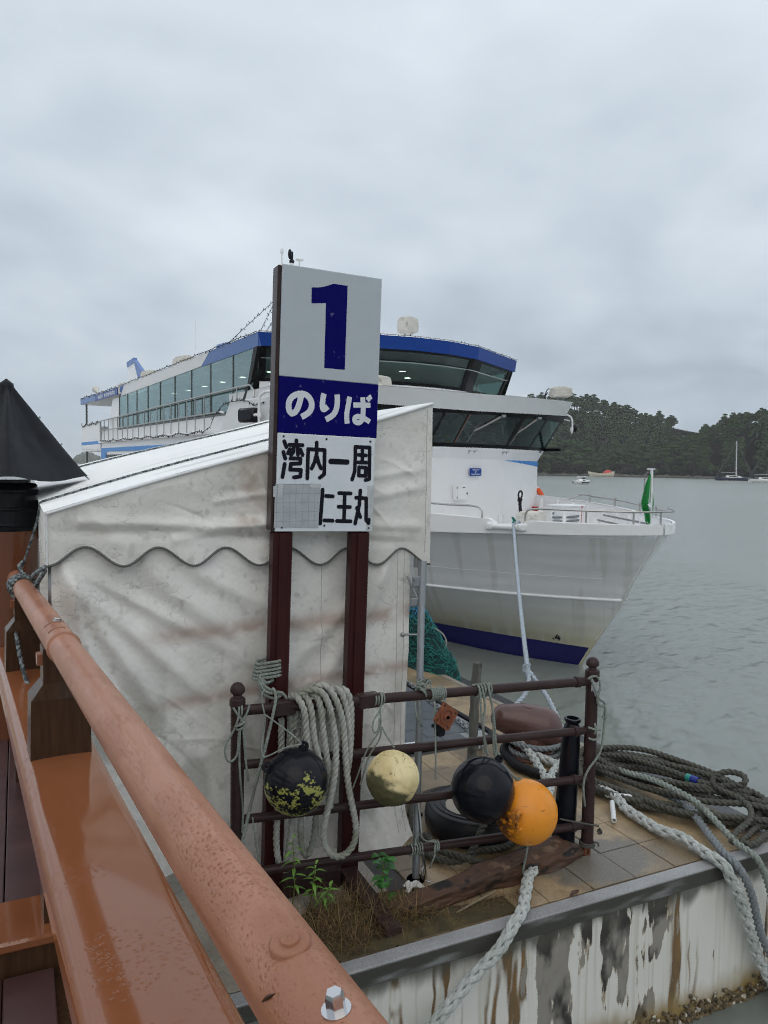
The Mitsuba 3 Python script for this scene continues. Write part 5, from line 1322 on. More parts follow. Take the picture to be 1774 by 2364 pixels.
leafy('leafy_weed', 'tall green weed with narrow whorled leaves left of the rope coil\'s foot', [[(1.235, 3.62, .0), (1.245, 3.60, .16), (1.235, 3.585, .30), (1.228, 3.58, .42)], [(1.32, 3.60, .0), (1.335, 3.58, .12), (1.34, 3.565, .22), (1.345, 3.56, .27)], [(1.37, 3.58, 0), (1.39, 3.55, .08), (1.41, 3.53, .15)]], .085, .0085, ((0.075, 0.17, 0.025), (0.16, 0.32, 0.06)), 3, 17)
rg = np.random.default_rng(8)
k = thing('broadleaf_weed', 'bushy green weed with round leaves right of the right sign post', 'plant')
vs, fs, cs, n0 = [], [], [], 0
for i in range(26):
    o = np.array([1.70, 3.52, .06]) + rg.normal(size=3) * [.022, .02, .03] + [0, 0, .012 * i * .6]
    a = rg.uniform(0, 6.28)
    m = blade(o, (math.cos(a), math.sin(a) - .3, rg.uniform(.1, 1.0)), rg.uniform(.045, .075), rg.uniform(.018, .028), rg.uniform(.2, .6))
    vs.append(m[0]); fs.append(m[1] + n0); n0 += len(m[0]); cs.append(np.tile(np.array([.045, .17, .035]) * rg.uniform(.6, 1.5), (len(m[0]), 1)))
put((np.vstack(vs), np.vstack(fs)), 'leaf_green', 'leaves', k, smooth=True, color=np.vstack(cs))
put(tube([(1.70, 3.53, 0), (1.70, 3.52, .1), (1.705, 3.515, .22)], .004, 6), 'stem_green', 'stem', k)
for (cx, cy), lb in (((1.80, 3.47), 'low tuft of fine yellow-green moss right of the round-leaved weed'), ((1.64, 3.45), 'low tuft of fine yellow-green needles left of the round-leaved weed')):
    vs, fs, cs, n0 = [], [], [], 0
    for i in range(150):
        a = rg.uniform(0, 6.28); rr_ = rg.uniform(0, 1) ** .5
        m = blade(np.array([cx + .06 * rr_ * math.cos(a), cy + .035 * rr_ * math.sin(a), .0]), (math.cos(a) * .7, math.sin(a) * .7, 1), rg.uniform(.03, .06), .0016, .3, 4)
        vs.append(m[0]); fs.append(m[1] + n0); n0 += len(m[0]); cs.append(np.tile(np.array([.15, .19, .03]) * rg.uniform(.6, 1.3), (len(m[0]), 1)))
    single('moss_tuft', lb, 'moss', (np.vstack(vs), np.vstack(fs)), 'dry_grass', smooth=True, color=np.vstack(cs))
# dry brown grass
vs, fs, cs, n0 = [], [], [], 0
for i in range(2700):
    g_ = rg.choice(6, p=[.36, .26, .12, .12, .06, .08])
    cx, cy, sx, sy, L = ((1.38, 3.40, .10, .10, .20), (1.72, 3.35, .09, .06, .18), (1.95, 3.27, .16, .03, .07), (1.46, 3.27, .10, .04, .09), (2.30, 3.28, .10, .03, .06), (1.50, 3.55, .08, .06, .2))[g_]
    o = np.array([rg.normal(cx, sx), rg.normal(cy, sy), 0])
    if o[1] < 3.17 or o[1] > 3.75: continue
    a = rg.uniform(0, 6.28)
    m = blade(o, (math.cos(a) * .55, math.sin(a) * .55 - .1, 1), L * rg.uniform(.5, 1.4), .0013, rg.uniform(.2, .9), 5)
    vs.append(m[0]); fs.append(m[1] + n0); n0 += len(m[0])
    cs.append(np.tile(np.array([[.16, .085, .035], [.24, .15, .065], [.09, .05, .022], [.13, .10, .03]][rg.choice(4)]) * rg.uniform(.6, 1.2), (len(m[0]), 1)))
single('dry_grass', 'dry brown grass and moss growing along the pier edge below the sign', 'grass', (np.vstack(vs), np.vstack(fs)), 'dry_grass', smooth=True, kind='stuff', color=np.vstack(cs))
mat('mossy_soil', proc(lambda p, n, uv: mix((0.022, 0.017, 0.010), (0.085, 0.066, 0.024), fbm(p.x * 16, p.y * 16, 0.0, 4))), 0.9, bump=proc(lambda p, n, uv: fbm(p.x * 60, p.y * 60, p.z * 60, 3), 3e-3), bs=.01)
m_, uv_ = grid(lambda U, V: np.stack([U, V, .004 + .034 * np.clip(np.minimum((V - 3.172) / .05, (3.62 - V) / .15), 0, 1) * np.clip((2.30 - U) / .35, 0, 1) * np.clip((U - 1.02) / .1, 0, 1) * meshkit.fbm(np.stack([U * 9, V * 9, 0 * U], -1), 3, 2) * np.interp(U, [1.0, 1.75, 2.3], [1, 1, .5]) * np.where((U > 1.80) & (V > 3.33), 0, 1) - .008 * ((U > 1.80) & (V > 3.33)) - .006 * (V > 3.60)], -1), np.linspace(1.0, 2.32, 90), np.linspace(3.168, 3.62, 40), flip=False)
structure('mossy_ground', m_, 'mossy_soil', smooth=True, uv=uv_)
# ================================================================== walkway in the foreground with its balustrade
def _gloss(p, n, uv):
    a = fbm(p.x * 6, p.y * 1.3, p.z * 6, 3)
    return mix((0.195, 0.064, 0.025), (0.255, 0.089, 0.036), a)


def _drops(u, v, s, seed):
    # standing drops: round bumps of water, many sizes, only on some cells
    d, d2, r = voronoi(u * s + seed, v * s * 1.5)
    return smoothstep(0.40, 0.08, d) * smoothstep(0.48, 0.75, r)


def _drop_rail(p, n, uv):
    u, v = uv.x, uv.y
    topness = smoothstep(0.15, 0.75, n.z)
    patch = 0.35 + 0.65 * smoothstep(0.2, 0.5, fbm(u * 5, v * 14, 0.0, 2))
    return (_drops(u, v, 105.0, 3.0) * 0.0020 + _drops(u, v, 185.0, 9.0) * 0.0010) * topness * patch


def _railcol(p, n, uv):
    a = fbm(p.x * 9, p.y * 3, p.z * 9, 3)
    c = mix((0.30, 0.126, 0.071), (0.40, 0.180, 0.110), a)
    wet = smoothstep(0.52, 0.68, fbm(uv.x * 5, uv.y * 12, 2.0, 3))
    return mix(c, (0.25, 0.085, 0.035), wet * 0.45)


mat('rail_brown', proc(_railcol), 0.27, bump=proc(_drop_rail, 8e-4), bs=1.0)
mat('gloss_brown', proc(_gloss), 0.085, clearcoat=1.0, clearcoat_gloss=0.98, bump=proc(lambda p, n, uv: _drops(p.x, p.y, 70.0, 1.0) * 0.0007 * smoothstep(0.55, 0.62, fbm(p.x * 6, p.y * 5, 1.0, 2)) + 0.0012 * fbm(p.x * 7, p.y * 2, 0.0, 2), 1e-3), bs=1.0)


def _dark(p, n, uv):
    g = fbm(p.x * 120, p.y * 120, p.z * 9, 3)
    return mix((0.030, 0.015, 0.008), (0.075, 0.038, 0.020), g)


mat('dark_grain', proc(_dark), 0.22, specular=0.22)
mat('deck_brown', proc(lambda p, n, uv: mix((0.050, 0.022, 0.022), (0.085, 0.040, 0.038), fbm(p.x * 4, p.y * 9, 0.0, 3))), 0.35)
mat('column_brown', proc(lambda p, n, uv: mix((0.10, 0.030, 0.012), (0.19, 0.065, 0.026), fbm(p.x * 40, p.y * 40, p.z * 2, 3))), 0.12)
mat('gloss_black', (0.006, 0.0065, 0.009), 0.14, specular=0.22)


def ax(y, dz=0.0, dn=0.0):
    """the handrail's axis, shifted up by dz and sideways by dn (positive: away from the walkway)"""
    y = np.asarray(y, float)
    return np.stack([0.254 - 0.064 * (y - 1) + 0.998 * dn, y + 0.064 * dn, 1.712 - 0.033 * (y - 1) + dz], -1)


bal = thing('balustrade', 'orange-brown wet balustrade with a round handrail and a broad glossy lower rail', 'railing')


def railtube(y0, y1, r, name, m=64, n=60):
    ys = np.linspace(y0, y1, n); P = ax(ys)
    t, a, b = ptf(P); ang_ = np.linspace(0, 2 * np.pi, m)
    V = P[:, None] + r * (np.cos(ang_)[None, :, None] * a[:, None] + np.sin(ang_)[None, :, None] * b[:, None])
    i, j = np.meshgrid(np.arange(n - 1), np.arange(m - 1), indexing='ij')
    q = np.stack([i * m + j, i * m + j + 1, (i + 1) * m + j + 1, (i + 1) * m + j], -1).reshape(-1, 4)
    uv = np.stack([np.repeat(ys, m), np.tile(ang_ * r, n)], 1)
    return put((V.reshape(-1, 3), tri(q)), 'rail_brown', name, bal, smooth=True, uv=uv)


hr = railtube(-0.6, 2.95, .0495, 'handrail')
hs = railtube(2.83, 5.15, .0535, 'handrail')
ys = np.linspace(2.812, 2.835, 4)
put(tube(ax(ys), [.0500, .0565, .0570, .0560], 40), 'rail_brown', 'lip', hs, smooth=30)
for yy in (2.93, 3.06):                                                            # slots pressed into the sleeve
    tq = np.linspace(-.028, .028, 9)
    put(tube(np.stack([ax(yy)[0] - .012 + tq, 0 * tq + yy, ax(yy)[2] + np.sqrt(.0535 ** 2 - (tq - .012) ** 2) + .0005], -1), .0032, 6), 'gloss_brown', 'slot', hs, smooth=True)
hexp = [(math.cos(k * math.pi / 3), math.sin(k * math.pi / 3)) for k in range(6)]
def bolt(par, c, d, r, h):
    M_ = frame(c, np.cross([0, 1, 0.0], d), [0, 1, 0])
    put(xf(hull([(x * r * s, y * r * s, z) for x, y in hexp for s, z in ((1, 0), (1, h * .75), (.8, h))]), M_), 'steel', 'bolt', par)
    put(xf(lathe([(r * 1.5, -.002), (r * 1.5, .0015), (0, .0015)], (0, 0, 0), 20), M_), 'steel', 'washer', par)
nz = lambda d: np.array([math.cos(math.radians(d)), 0, math.sin(math.radians(d))])
bolt(hs, ax(3.10) + nz(80) * .0535, nz(80), .0125, .010)
bolt(hr, ax(0.652) + nz(99) * .0495, nz(99), .0098, .019)
dd = nz(97); M_ = frame(ax(0.772) + dd * .0485, np.cross([0, 1, .05], dd), [0, 1, .05])
put(xf(lathe([(.0235, -.006), (.0235, .0018), (.0215, .0042), (.018, .0048), (.0105, .0052), (.0100, .0078), (.0075, .0088), (.0025, .0082), (0, .0080)], (0, 0, 0), 40), M_), 'rail_brown', 'boss', hr, smooth=40, uv=None)
tq = np.linspace(0, 1, 9); s0, s1 = np.array([0.222, .742, 1.7345]), np.array([.2315, .7265, 1.7505])
put(tube(s0 + (s1 - s0) * tq[:, None] + np.array([-.0012, -.0008, .0012]) * np.sin(np.pi * tq)[:, None], .0021 * np.sin(np.pi * np.clip(tq, .08, .92)), 6), 'dark_grain', 'slit', hr, smooth=True)


def beam(y0, y1, w, ztop, h, r, material, name, parent, seg=14, n=40, crown=0.0, dn=0.0):
    """a rail of rounded-rectangle section under the handrail; crown: slight arch of its top"""
    sec = sbox(-w / 2 + r, -h + r, w / 2 - r, -r).buffer(r, quad_segs=seg)
    pts = np.array(sec.exterior.coords)[:-1]
    extra = []
    for i in range(len(pts)):
        a, b = pts[i], pts[(i + 1) % len(pts)]
        k = max(1, int(np.linalg.norm(b - a) / .03)); extra += [a + (b - a) * q / k for q in range(k)]
    pts = np.array(extra)
    pts[:, 1] += crown * np.clip(1 - (pts[:, 0] / (w / 2)) ** 2, 0, 1) * (pts[:, 1] > -h / 2)
    V = np.stack([ax(y, ztop, dn) + np.stack([pts[:, 0] * .998, pts[:, 0] * .064, pts[:, 1]], 1) for y in np.linspace(y0, y1, n)])
    m = len(pts)
    i, j = np.meshgrid(np.arange(n - 1), np.arange(m), indexing='ij')
    q = np.stack([i * m + j, i * m + (j + 1) % m, (i + 1) * m + (j + 1) % m, (i + 1) * m + j], -1).reshape(-1, 4)
    caps = [[k for k in range(m)][::-1], [(n - 1) * m + k for k in range(m)]]
    F = [tri(q)]
    for c_ in caps: F.append(np.array([[c_[0], c_[k], c_[k + 1]] for k in range(1, m - 1)]))
    return put((V.reshape(-1, 3), np.vstack(F)), material, name, parent, smooth=35)


# broad glossy lower rail in two lengths with a fine joint
beam(-0.7, 2.965, .272, -.415, .115, .040, 'gloss_brown', 'broad_rail', bal, crown=.006)
beam(2.968, 5.15, .272, -.415, .115, .040, 'gloss_brown', 'broad_rail', bal, crown=.006)
beam(-0.7, 5.2, .105, -.755, .10, .028, 'gloss_brown', 'foot_rail', bal, dn=-.01)


def strut(y):
    """short flared post between the two rails, and the post below it"""
    k = None
    c = ax(y); zt = c[2]
    R_ = rotz(.064)
    def blk(w0, z0, w1, z1, d0, d1):
        return xf(hull([(sx * w0 / 2, sy * d0 / 2, z0) for sx in (-1, 1) for sy in (-1, 1)] + [(sx * w1 / 2, sy * d1 / 2, z1) for sx in (-1, 1) for sy in (-1, 1)]), R=R_, t=(c[0], c[1], 0))
    zb = zt - .42
    put(join(blk(.205, zb - .01, .195, zt - .20, .15, .145), blk(.195, zt - .20, .112, zt - .145, .145, .11), blk(.112, zt - .145, .112, zt - .02, .11, .11)), 'dark_grain', 'strut', bal, smooth=False)
    put(join(blk(.145, zt - .085, .145, zt - .045, .05, .05)), 'gloss_brown', 'saddle', bal, smooth=False)
    put(blk(.125, .5, .125, zb - .10, .12, .12), 'dark_grain', 'post', bal, smooth=False)


for y in (0.0, 1.5 - .02, 3.0, 4.5): 
    if y < 1 or y > 2: strut(y)
# the walkway's floor: boards between the sills
deck = structure('walkway_deck', None, None)
for i in range(10):
    x0 = -1.55 + .165 * i
    put(box2((x0, -1.5, .46), (x0 + .160, 2.86, .505), .004), 'deck_brown', 'floor_board', deck)
    put(box2((x0, 3.16, .46), (x0 + .160, 5.6, .585), .004), 'deck_brown', 'floor_board', deck)
put(box2((-1.6, 2.862, .585), (.30, 3.155, .625), .010), 'gloss_brown', 'cross_sill', deck)
put(box2((-1.6, 2.875, .44), (.30, 2.90, .584), .002), 'dark_grain', 'riser', deck)  # sill front given a dark colour that stands in for the shade there
put(box2((-1.6, -1.5, .25), (.36, 5.6, .455), .01), 'dark_grain', 'edge_girder', deck)

# round end post: brown column, black ribbed collar
ec = np.array([-.034, 5.30, 0])
k = thing('end_post', 'round brown end post with a ribbed black collar under a black cover', 'post')
put(lathe([(0, .45), (.150, .45), (.150, 1.868), (0, 1.868)], ec, 48), 'column_brown', 'column', k, smooth=40)
put(lathe([(0, 1.862), (.152, 1.862), (.154, 1.872), (.1545, 1.885), (.1515, 1.889), (.1515, 1.893), (.156, 1.897), (.156, 1.907), (.1535, 1.912), (.1535, 1.985), (.157, 1.991), (.158, 1.998), (.156, 2.004), (.1525, 2.008), (.151, 2.08), (.1525, 2.098), (.156, 2.104), (.156, 2.112), (.152, 2.116), (.150, 2.125), (.146, 2.142), (.137, 2.152), (.110, 2.156), (.110, 2.175), (0, 2.175)], ec, 56), 'gloss_black', 'collar', k, smooth=30)
mat('black_tarp', proc(lambda p, n, uv: mix((0.011, 0.012, 0.015), (0.022, 0.024, 0.028), fbm(p.x * 7, p.y * 7, p.z * 7, 4))), 0.42, specular=0.12, two=True, bump=proc(lambda p, n, uv: fbm(p.x * 14, p.y * 14, p.z * 14, 3), 2e-3), bs=.006)
def tarp(U, V):
    a = U * 2 * np.pi
    sq_ = 1 / np.maximum(np.abs(np.cos(a)), np.abs(np.sin(a))) ** .93                # square plan with slightly soft corners
    r = .335 * (1 - V) * sq_
    corner = np.abs(np.sin(2 * a)) ** 6
    sag = -.030 * np.sin(np.pi * V) * (1 - corner) + .004 * np.sin(np.pi * V) * corner
    z = 2.172 + .62 * V - .035 * (1 - corner) * (1 - V) ** 3 * 0 + .030 * corner * (1 - V) ** 4 + .012 * (meshkit.fbm(np.stack([np.cos(a) * 2.5, np.sin(a) * 2.5, V * 2.5], -1), 3, 5) - .5)
    r = r + sag
    r = np.maximum(r, .040 * np.clip((1 - V) / .05, 0, 1))
    x, y = r * np.cos(a), r * np.sin(a)
    c_, s_ = math.cos(.80), math.sin(.80)
    return np.stack([ec[0] - .020 + c_ * x - s_ * y, ec[1] - .02 + s_ * x + c_ * y, z], -1)
m_, uv_ = grid(tarp, np.linspace(0, 1, 161), np.linspace(0, 1, 40))
k = thing('black_cover', 'black pyramid-shaped tarpaulin cover on top of the round end post', 'cover')
put(m_, 'black_tarp', 'canvas', k, smooth=True, uv=uv_)
cq = tarp(np.array([.873]), np.array([0.0]))[0]
put(rope(spl([cq + [-.01, .01, .0], cq + [.012, -.01, -.02], cq + [.03, -.02, -.040], cq + [.034, -.02, -.048]], ds=.006), .0042, 3), 'grey_cord', 'corner_tie', k, smooth=True)
for q in (.35, .62): put(ball(tarp(np.array([.875]), np.array([q]))[0] + [.004, -.002, .006], .006, 1), 'grey_cord', 'eyelet_tie', k)

# grey cord wound round the far end of the handrail and tied to the tent's lower corner
t = np.linspace(0, 8 * 2 * np.pi, 170); yy = 4.60 + .20 * t / t[-1] + .012 * np.sin(t * .7)
P = ax(yy) + (.0625 + .004 * np.sin(t * 1.9))[:, None] * np.stack([np.cos(t), 0 * t, np.sin(t)], -1)
c0 = np.array([.112, 3.955, 1.79])
cord('rail_lashing', 'grey flecked cord wound round the handrail\'s far end and tied to the tent corner', P, .0115, 'grey_cord', ds=.012, m=4,
     more=[spl([ax(4.70) + [.05, 0, .045], (.075, 4.4, 1.70), c0], ds=.03).tolist(), spl([ax(4.66) + [.066, 0, -.02], (.08, 4.3, 1.655), c0 + [0, .01, -.02]], ds=.03).tolist(), spl([ax(4.76) + [.02, 0, .062], (.0, 4.82, 1.69), (.03, 4.84, 1.72)], ds=.02).tolist(), spl([ax(4.6) + [-.02, 0, -.06], (-.02, 4.5, 1.45), (.02, 4.2, 1.22), (.05, 4.0, 1.19)], ds=.03).tolist()])
# ================================================================== the ferry; built in its own frame: s aft of the stem's foot, t to starboard, z above the pier
FS, FTH = np.array([8.273, 9.806, 0]), math.radians(-6.5)
FA = np.array([math.sin(FTH), math.cos(FTH), 0]); FB = np.array([-FA[1], FA[0], 0])
FMX = np.eye(4); FMX[:3, 0], FMX[:3, 1], FMX[:3, 3] = FA, FB, FS
def F_(m):
    """ferry frame to world; the raked stem's upper part stands a little farther aft than the side lines it was drawn with"""
    v = np.array(m[0], float)
    v[:, 0] += .21 * np.clip((v[:, 2] - .3) / 1.06, 0, 1) * np.clip((.9 - v[:, 0]) / 2.6, 0, 1)
    return xf((v, m[1]), FMX)
W_ = lambda p: FS + FA * p[0] + FB * p[1] + np.array([0, 0, p[2]])


def _hull(p, n, uv):
    z = p.z
    a = fbm(p.x * 0.8 + p.y * 0.8, z * 2.2, 0.0, 3); b = fbm((p.x - p.y) * 5, z * 0.5, 1.0, 3)
    c = mix((0.66, 0.67, 0.675), (0.72, 0.73, 0.735), a)
    low = smoothstep(0.36, -0.45, z)
    c = mix(c, (0.54, 0.53, 0.42), low * (0.55 + 0.35 * a))
    c = mix(c, (0.42, 0.38, 0.22), smoothstep(-0.15, -0.60, z + 0.18 * (a - 0.5)) * 0.65 * smoothstep(0.3, 0.6, b + 0.15))
    c = mix(c, (0.46, 0.45, 0.41), smoothstep(0.60, 0.72, b) * 0.35)
    return c


mat('hull_paint', proc(_hull), 0.30, bump=proc(lambda p, n, uv: fbm((p.x - p.y) * 1.1, p.z * 1.5, 0.0, 2) * 0.6 + 0.22 * dr.sin(p.z * 30 + 3 * fbm((p.x - p.y) * 0.7, p.z, 0.0, 2)), 8e-3), bs=0.010, two=True)
mat('ferry_white', (0.78, 0.785, 0.79), 0.32, two=True)
mat('ferry_grey', (0.68, 0.69, 0.695), 0.35, two=True)
mat('ferry_blue', (0.007, 0.048, 0.26), 0.30, specular=0.25, two=True)
mat('ferry_pale_blue', (0.085, 0.17, 0.42), 0.32, two=True)
mat('stripe_blue', (0.03, 0.21, 0.58), 0.35, two=True)
mat('navy_paint', (0.005, 0.006, 0.085), 0.30, two=True)
mat('window_black', (0.005, 0.0055, 0.006), 0.25, specular=0.12, two=True)
mat('mullion_grey', (0.10, 0.11, 0.11), 0.35)
mat('stainless', (0.50, 0.48, 0.46), 0.22, metallic=1.0)
mat('cover_cloth', proc(lambda p, n, uv: mix((0.50, 0.48, 0.43), (0.66, 0.64, 0.58), fbm(p.x * 5, p.y * 5, p.z * 5, 3))), 0.6, two=True)
mat('cabin_dark', (0.030, 0.035, 0.035), 0.7, two=True)
mat('cabin_pale', (0.42, 0.45, 0.44), 0.6, two=True)
mat('red_paint', (0.42, 0.018, 0.022), 0.4)
mat('lifebuoy_orange', (0.72, 0.10, 0.015), 0.45)
scene['tinted_pane'] = {'type': 'thindielectric', 'specular_transmittance': rgb(0.25, 0.42, 0.38), 'specular_reflectance': rgb(0.5, 0.6, 0.6)}
scene['side_pane'] = {'type': 'thindielectric', 'int_ior': 2.0, 'specular_transmittance': rgb(0.26, 0.37, 0.36), 'specular_reflectance': rgb(0.72, 0.92, 0.92)}
scene['lamp_glow'] = {'type': 'diffuse', 'reflectance': rgb(0.8, 0.78, 0.7)}

ferry = thing('ferry', 'white double-deck sightseeing ferry with blue roof edge moored with its bow towards us', 'ferry')

# ---- hull
LV = [-1.6, -0.9, -0.57, -0.13, 0.298, 0.646, 1.05, 1.36]
def stem(z): return np.interp(z, [-1.6, -0.9, -0.569, 0.298, 0.646, 1.36, 1.6], [0.5, -0.0, -0.218, -0.854, -1.07, -1.70, -1.74])
HB = {-1.6: ([0, 2, 5, 9, 14, 27], [.02, .2, .8, 1.6, 2.2, 2.2]), -0.9: ([0, .6, 1.5, 2.69, 5, 8, 12, 16, 27], [.03, .35, .70, 0.98, 1.75, 2.5, 3.05, 3.25, 3.1]),
      -0.57: ([0, .87, 1.8, 3, 5.5, 9, 13, 27], [.03, .40, .74, 1.13, 1.95, 2.8, 3.2, 3.2]), 0.298: ([0, 1.09, 2.05, 3, 5, 8, 12, 27], [.04, .98, 1.55, 1.98, 2.66, 3.15, 3.35, 3.35]),
      1.36: ([0, .025, .07, .15, .4, .72, 1.57, 2.1, 2.7, 3.7, 4.7, 5.7, 7.2, 10, 28], [.01, .16, .28, .42, .72, 1.0, 1.53, 1.86, 2.17, 2.62, 2.93, 3.13, 3.33, 3.42, 3.42])}
HP = {z: PchipInterpolator(*v) for z, v in HB.items()}
HZ = sorted(HP)
def half(ds, z):
    ds = np.asarray(ds, float); z = np.clip(np.asarray(z, float), HZ[0], HZ[-1])
    out = 0
    for k in range(len(HZ) - 1):
        a, b = HZ[k], HZ[k + 1]
        m = (z >= a) & ((z < b) | (k == len(HZ) - 2))
        f = (z - a) / (b - a)
        if a == .298: f = f + .10 * np.sin(np.pi * np.clip(f, 0, 1)) * -1
        out = out + np.where(m, HP[a](ds) * (1 - f) + HP[b](ds) * f, 0)
    return out


SEND = 23.3
SS = np.r_[0, np.linspace(.02, 1, 18) ** 1.6 * 6, np.linspace(6.5, 24.8, 26)]
def bottom_white(s): return 1.36 - 0.075 * np.clip((s + 1.7) / 2.4, 0, 1.4)
def top_z(s): return np.interp(s, [-1.75, 0, 1, 3, 4.4, 7], [1.494, 1.505, 1.55, 1.62, 1.66, 1.70])
def hull_side(sg, z0, z1, nz_, mtl, name, out=0.0):
    def fn(U, V):
        zt = np.where(np.isinf(z1), bottom_white(stem(1.3) + U), z1) if np.isscalar(z1) else z1
        z = z0 + (zt - z0) * V
        s = stem(z) + U * (SEND - stem(z)) / SS[-1]
        return np.stack([s, sg * (half(s - stem(z), z) + out), z], -1)
    m, _ = grid(fn, SS, np.linspace(0, 1, nz_), flip=sg > 0)
    return m
def both(z0, z1, nz_, out=0.0): return join(hull_side(1, z0, z1, nz_, 0, 0, out), hull_side(-1, z0, z1, nz_, 0, 0, out))
hl = put(F_(both(-0.568, 1.30, 30)), 'hull_paint', 'hull', ferry, smooth=35)
put(F_(both(-1.6, -0.570, 10)), 'navy_paint', 'boot_stripe', hl, smooth=35)
tr_ = np.array([[SEND, t_, z] for z in np.linspace(-1.6, 1.7, 9) for t_ in (-float(half(23, z)), float(half(23, z)))])
put(F_((tr_, [[2 * i, 2 * i + 1, 2 * i + 3, 2 * i + 2] for i in range(8)])), 'ferry_white', 'transom', hl, smooth=False)
# stem bar, rubbing strake, welded seam
zs = np.linspace(-1.2, 1.36, 14)
put(F_(tube(np.stack([stem(zs) + .012, 0 * zs, zs], 1), .035, 10)), 'hull_paint', 'stem_bar', hl, smooth=True)
def along(z0, z1, s1, out, r, m=8):
    res = []
    for sg in (1, -1):
        u = np.linspace(0, s1, 70) ** 1.0
        z = z0 + (z1 - z0) * u / s1
        s = stem(z) + u
        res.append(tube(np.stack([s, sg * (half(s - stem(z), z) + out), z], 1), r, m))
    return join(*res)
put(F_(along(.298, .275, 22, .010, .022)), 'ferry_white', 'rubbing_strake', hl, smooth=True)
put(F_(along(.646, .60, 20, .002, .0045, 6)), 'ferry_grey', 'weld_seam', hl, smooth=True)
# white bulwark with its rolled top edge, notched at the fairlead
def bul(sg, inner):
    def fn(U, V):
        s = -1.72 + U
        zb, zt = bottom_white(s) if not inner else 1.08 + .20 * np.clip((.2 - s) / .9, 0, 1), top_z(s)
        zt = zt - .11 * np.exp(-((s + .08) / .20) ** 8) * (sg > 0)
        z = zb + (zt - zb) * V
        h = half(s + 1.70 + .02, 1.36) + (.035 if not inner else -.03) * 1.0 * np.clip((s + 1.72) / .06, .0, 1) ** .5 + (.0 if inner else .004) + .05 * (z - 1.36)
        if inner:
            s = np.maximum(s, stem(np.minimum(z, 1.36)) + .06)
            h = np.minimum(h, half(np.maximum(s + .02 - stem(np.minimum(z, 1.36)), 0), np.minimum(z, 1.36)) - .06)
        return np.stack([s - (0 if inner else .03 * np.clip(1 - U / .15, 0, 1)), sg * np.maximum(h, .02), z], -1)
    return grid(fn, np.r_[np.linspace(0, 1, 40) ** 1.5 * 3, np.linspace(3.1, 7.2, 26)], np.linspace(0, 1, 6), flip=(sg > 0) ^ inner)[0]
blw = put(F_(join(bul(1, False), bul(-1, False))), 'ferry_white', 'bulwark', ferry, smooth=35)
put(F_(join(bul(1, True), bul(-1, True))), 'ferry_white', 'inner_side', blw, smooth=35)
for sg in (1, -1):
    s = np.r_[np.linspace(0, 1, 40) ** 1.5 * 3, np.linspace(3.1, 7.2, 20)] - 1.72
    zt = top_z(s) - .11 * np.exp(-((s + .08) / .20) ** 8) * (sg > 0)
    c_ = np.stack([s, sg * np.maximum(half(s + 1.72, 1.36) + .006, .0), zt + .004], 1)
    ring = np.array([[.035, 0], [.028, .012], [-.028, .012], [-.035, 0], [-.03, -.012], [.03, -.012]])
    v = np.stack([c_ + np.array([0, 1, 0]) * r_[0] + np.array([0, 0, 1]) * r_[1] for r_ in ring], 1).reshape(-1, 3)
    n_, m_n = len(c_), 6
    i, j = np.meshgrid(np.arange(n_ - 1), np.arange(m_n), indexing='ij')
    put(F_((v, tri(np.stack([i * m_n + j, i * m_n + (j + 1) % m_n, (i + 1) * m_n + (j + 1) % m_n, (i + 1) * m_n + j], -1).reshape(-1, 4)))), 'ferry_white', 'cap_rail', blw, smooth=False)
    for s0 in np.arange(-.9, 4.4, .62):                                           # frames inside the bulwark
        h = float(half(s0 - float(stem(1.1)), 1.1)) - .05
        put(F_(hull([(s0 - .012, sg * h, 1.10), (s0 + .012, sg * h, 1.10), (s0 - .012, sg * (h - .16), 1.10), (s0 + .012, sg * (h - .16), 1.10), (s0 - .012, sg * h, float(top_z(s0)) - .02), (s0 + .012, sg * h, float(top_z(s0)) - .02), (s0 - .012, sg * (h - .05), float(top_z(s0)) - .02), (s0 + .012, sg * (h - .05), float(top_z(s0)) - .02)])), 'ferry_white', 'bracket', blw, smooth=False)
# decks
sd = np.linspace(-1.6, 23, 60)
sd = np.linspace(-1.35, 23, 60); hd = np.maximum(half(sd - float(stem(1.1)), 1.09) - .04, .01)
dkp = np.r_[np.stack([sd, hd], 1), np.stack([sd, -hd], 1)[::-1]]
put(F_(sheet(Polygon(dkp), 1.08, .02)), 'ferry_grey', 'main_deck', ferry, smooth=False)

# ---- deckhouse below: a front wall, plan curve offset from the visor's
def front(t, s0, kx):
    """plan of the wheelhouse front: foremost at the centreline, swept back to the corners"""
    return s0 + kx * np.abs(t / 3.3) ** 2.1
TT = np.array([-3.28, -2.9, -2.4, -1.55, -.8, 0, .8, 1.55, 2.4, 2.9, 3.28])
def strip(f0, z0, f1, z1, tt=TT, sc0=1.0, sc1=1.0):
    """facetted band across the front between two plan curves"""
    a = np.stack([f0(tt), tt * sc0, 0 * tt + z0], 1); b = np.stack([f1(tt), tt * sc1, 0 * tt + (z1(tt) if callable(z1) else z1)], 1)
    n_ = len(tt)
    return np.vstack([a, b]), tri(np.array([[i, n_ + i, n_ + i + 1, i + 1] for i in range(n_ - 1)]))
wall_f = lambda t: front(t, 3.68, .95)
sill_f = lambda t: front(t, 3.50, .93)
vis_b = lambda t: front(t, 2.93, .86)
vis_t = lambda t: front(t, 2.76, .84)
vb = lambda t: 3.385 + .10 * np.abs(t / 3.3) ** 1.6
vt = lambda t: 3.70 + .085 * np.abs(t / 3.3) ** 1.6
wh = put(F_(join(strip(wall_f, 1.05, wall_f, 2.475), strip(wall_f, 2.475, sill_f, 2.70))), 'ferry_white', 'deckhouse', ferry, smooth=False)
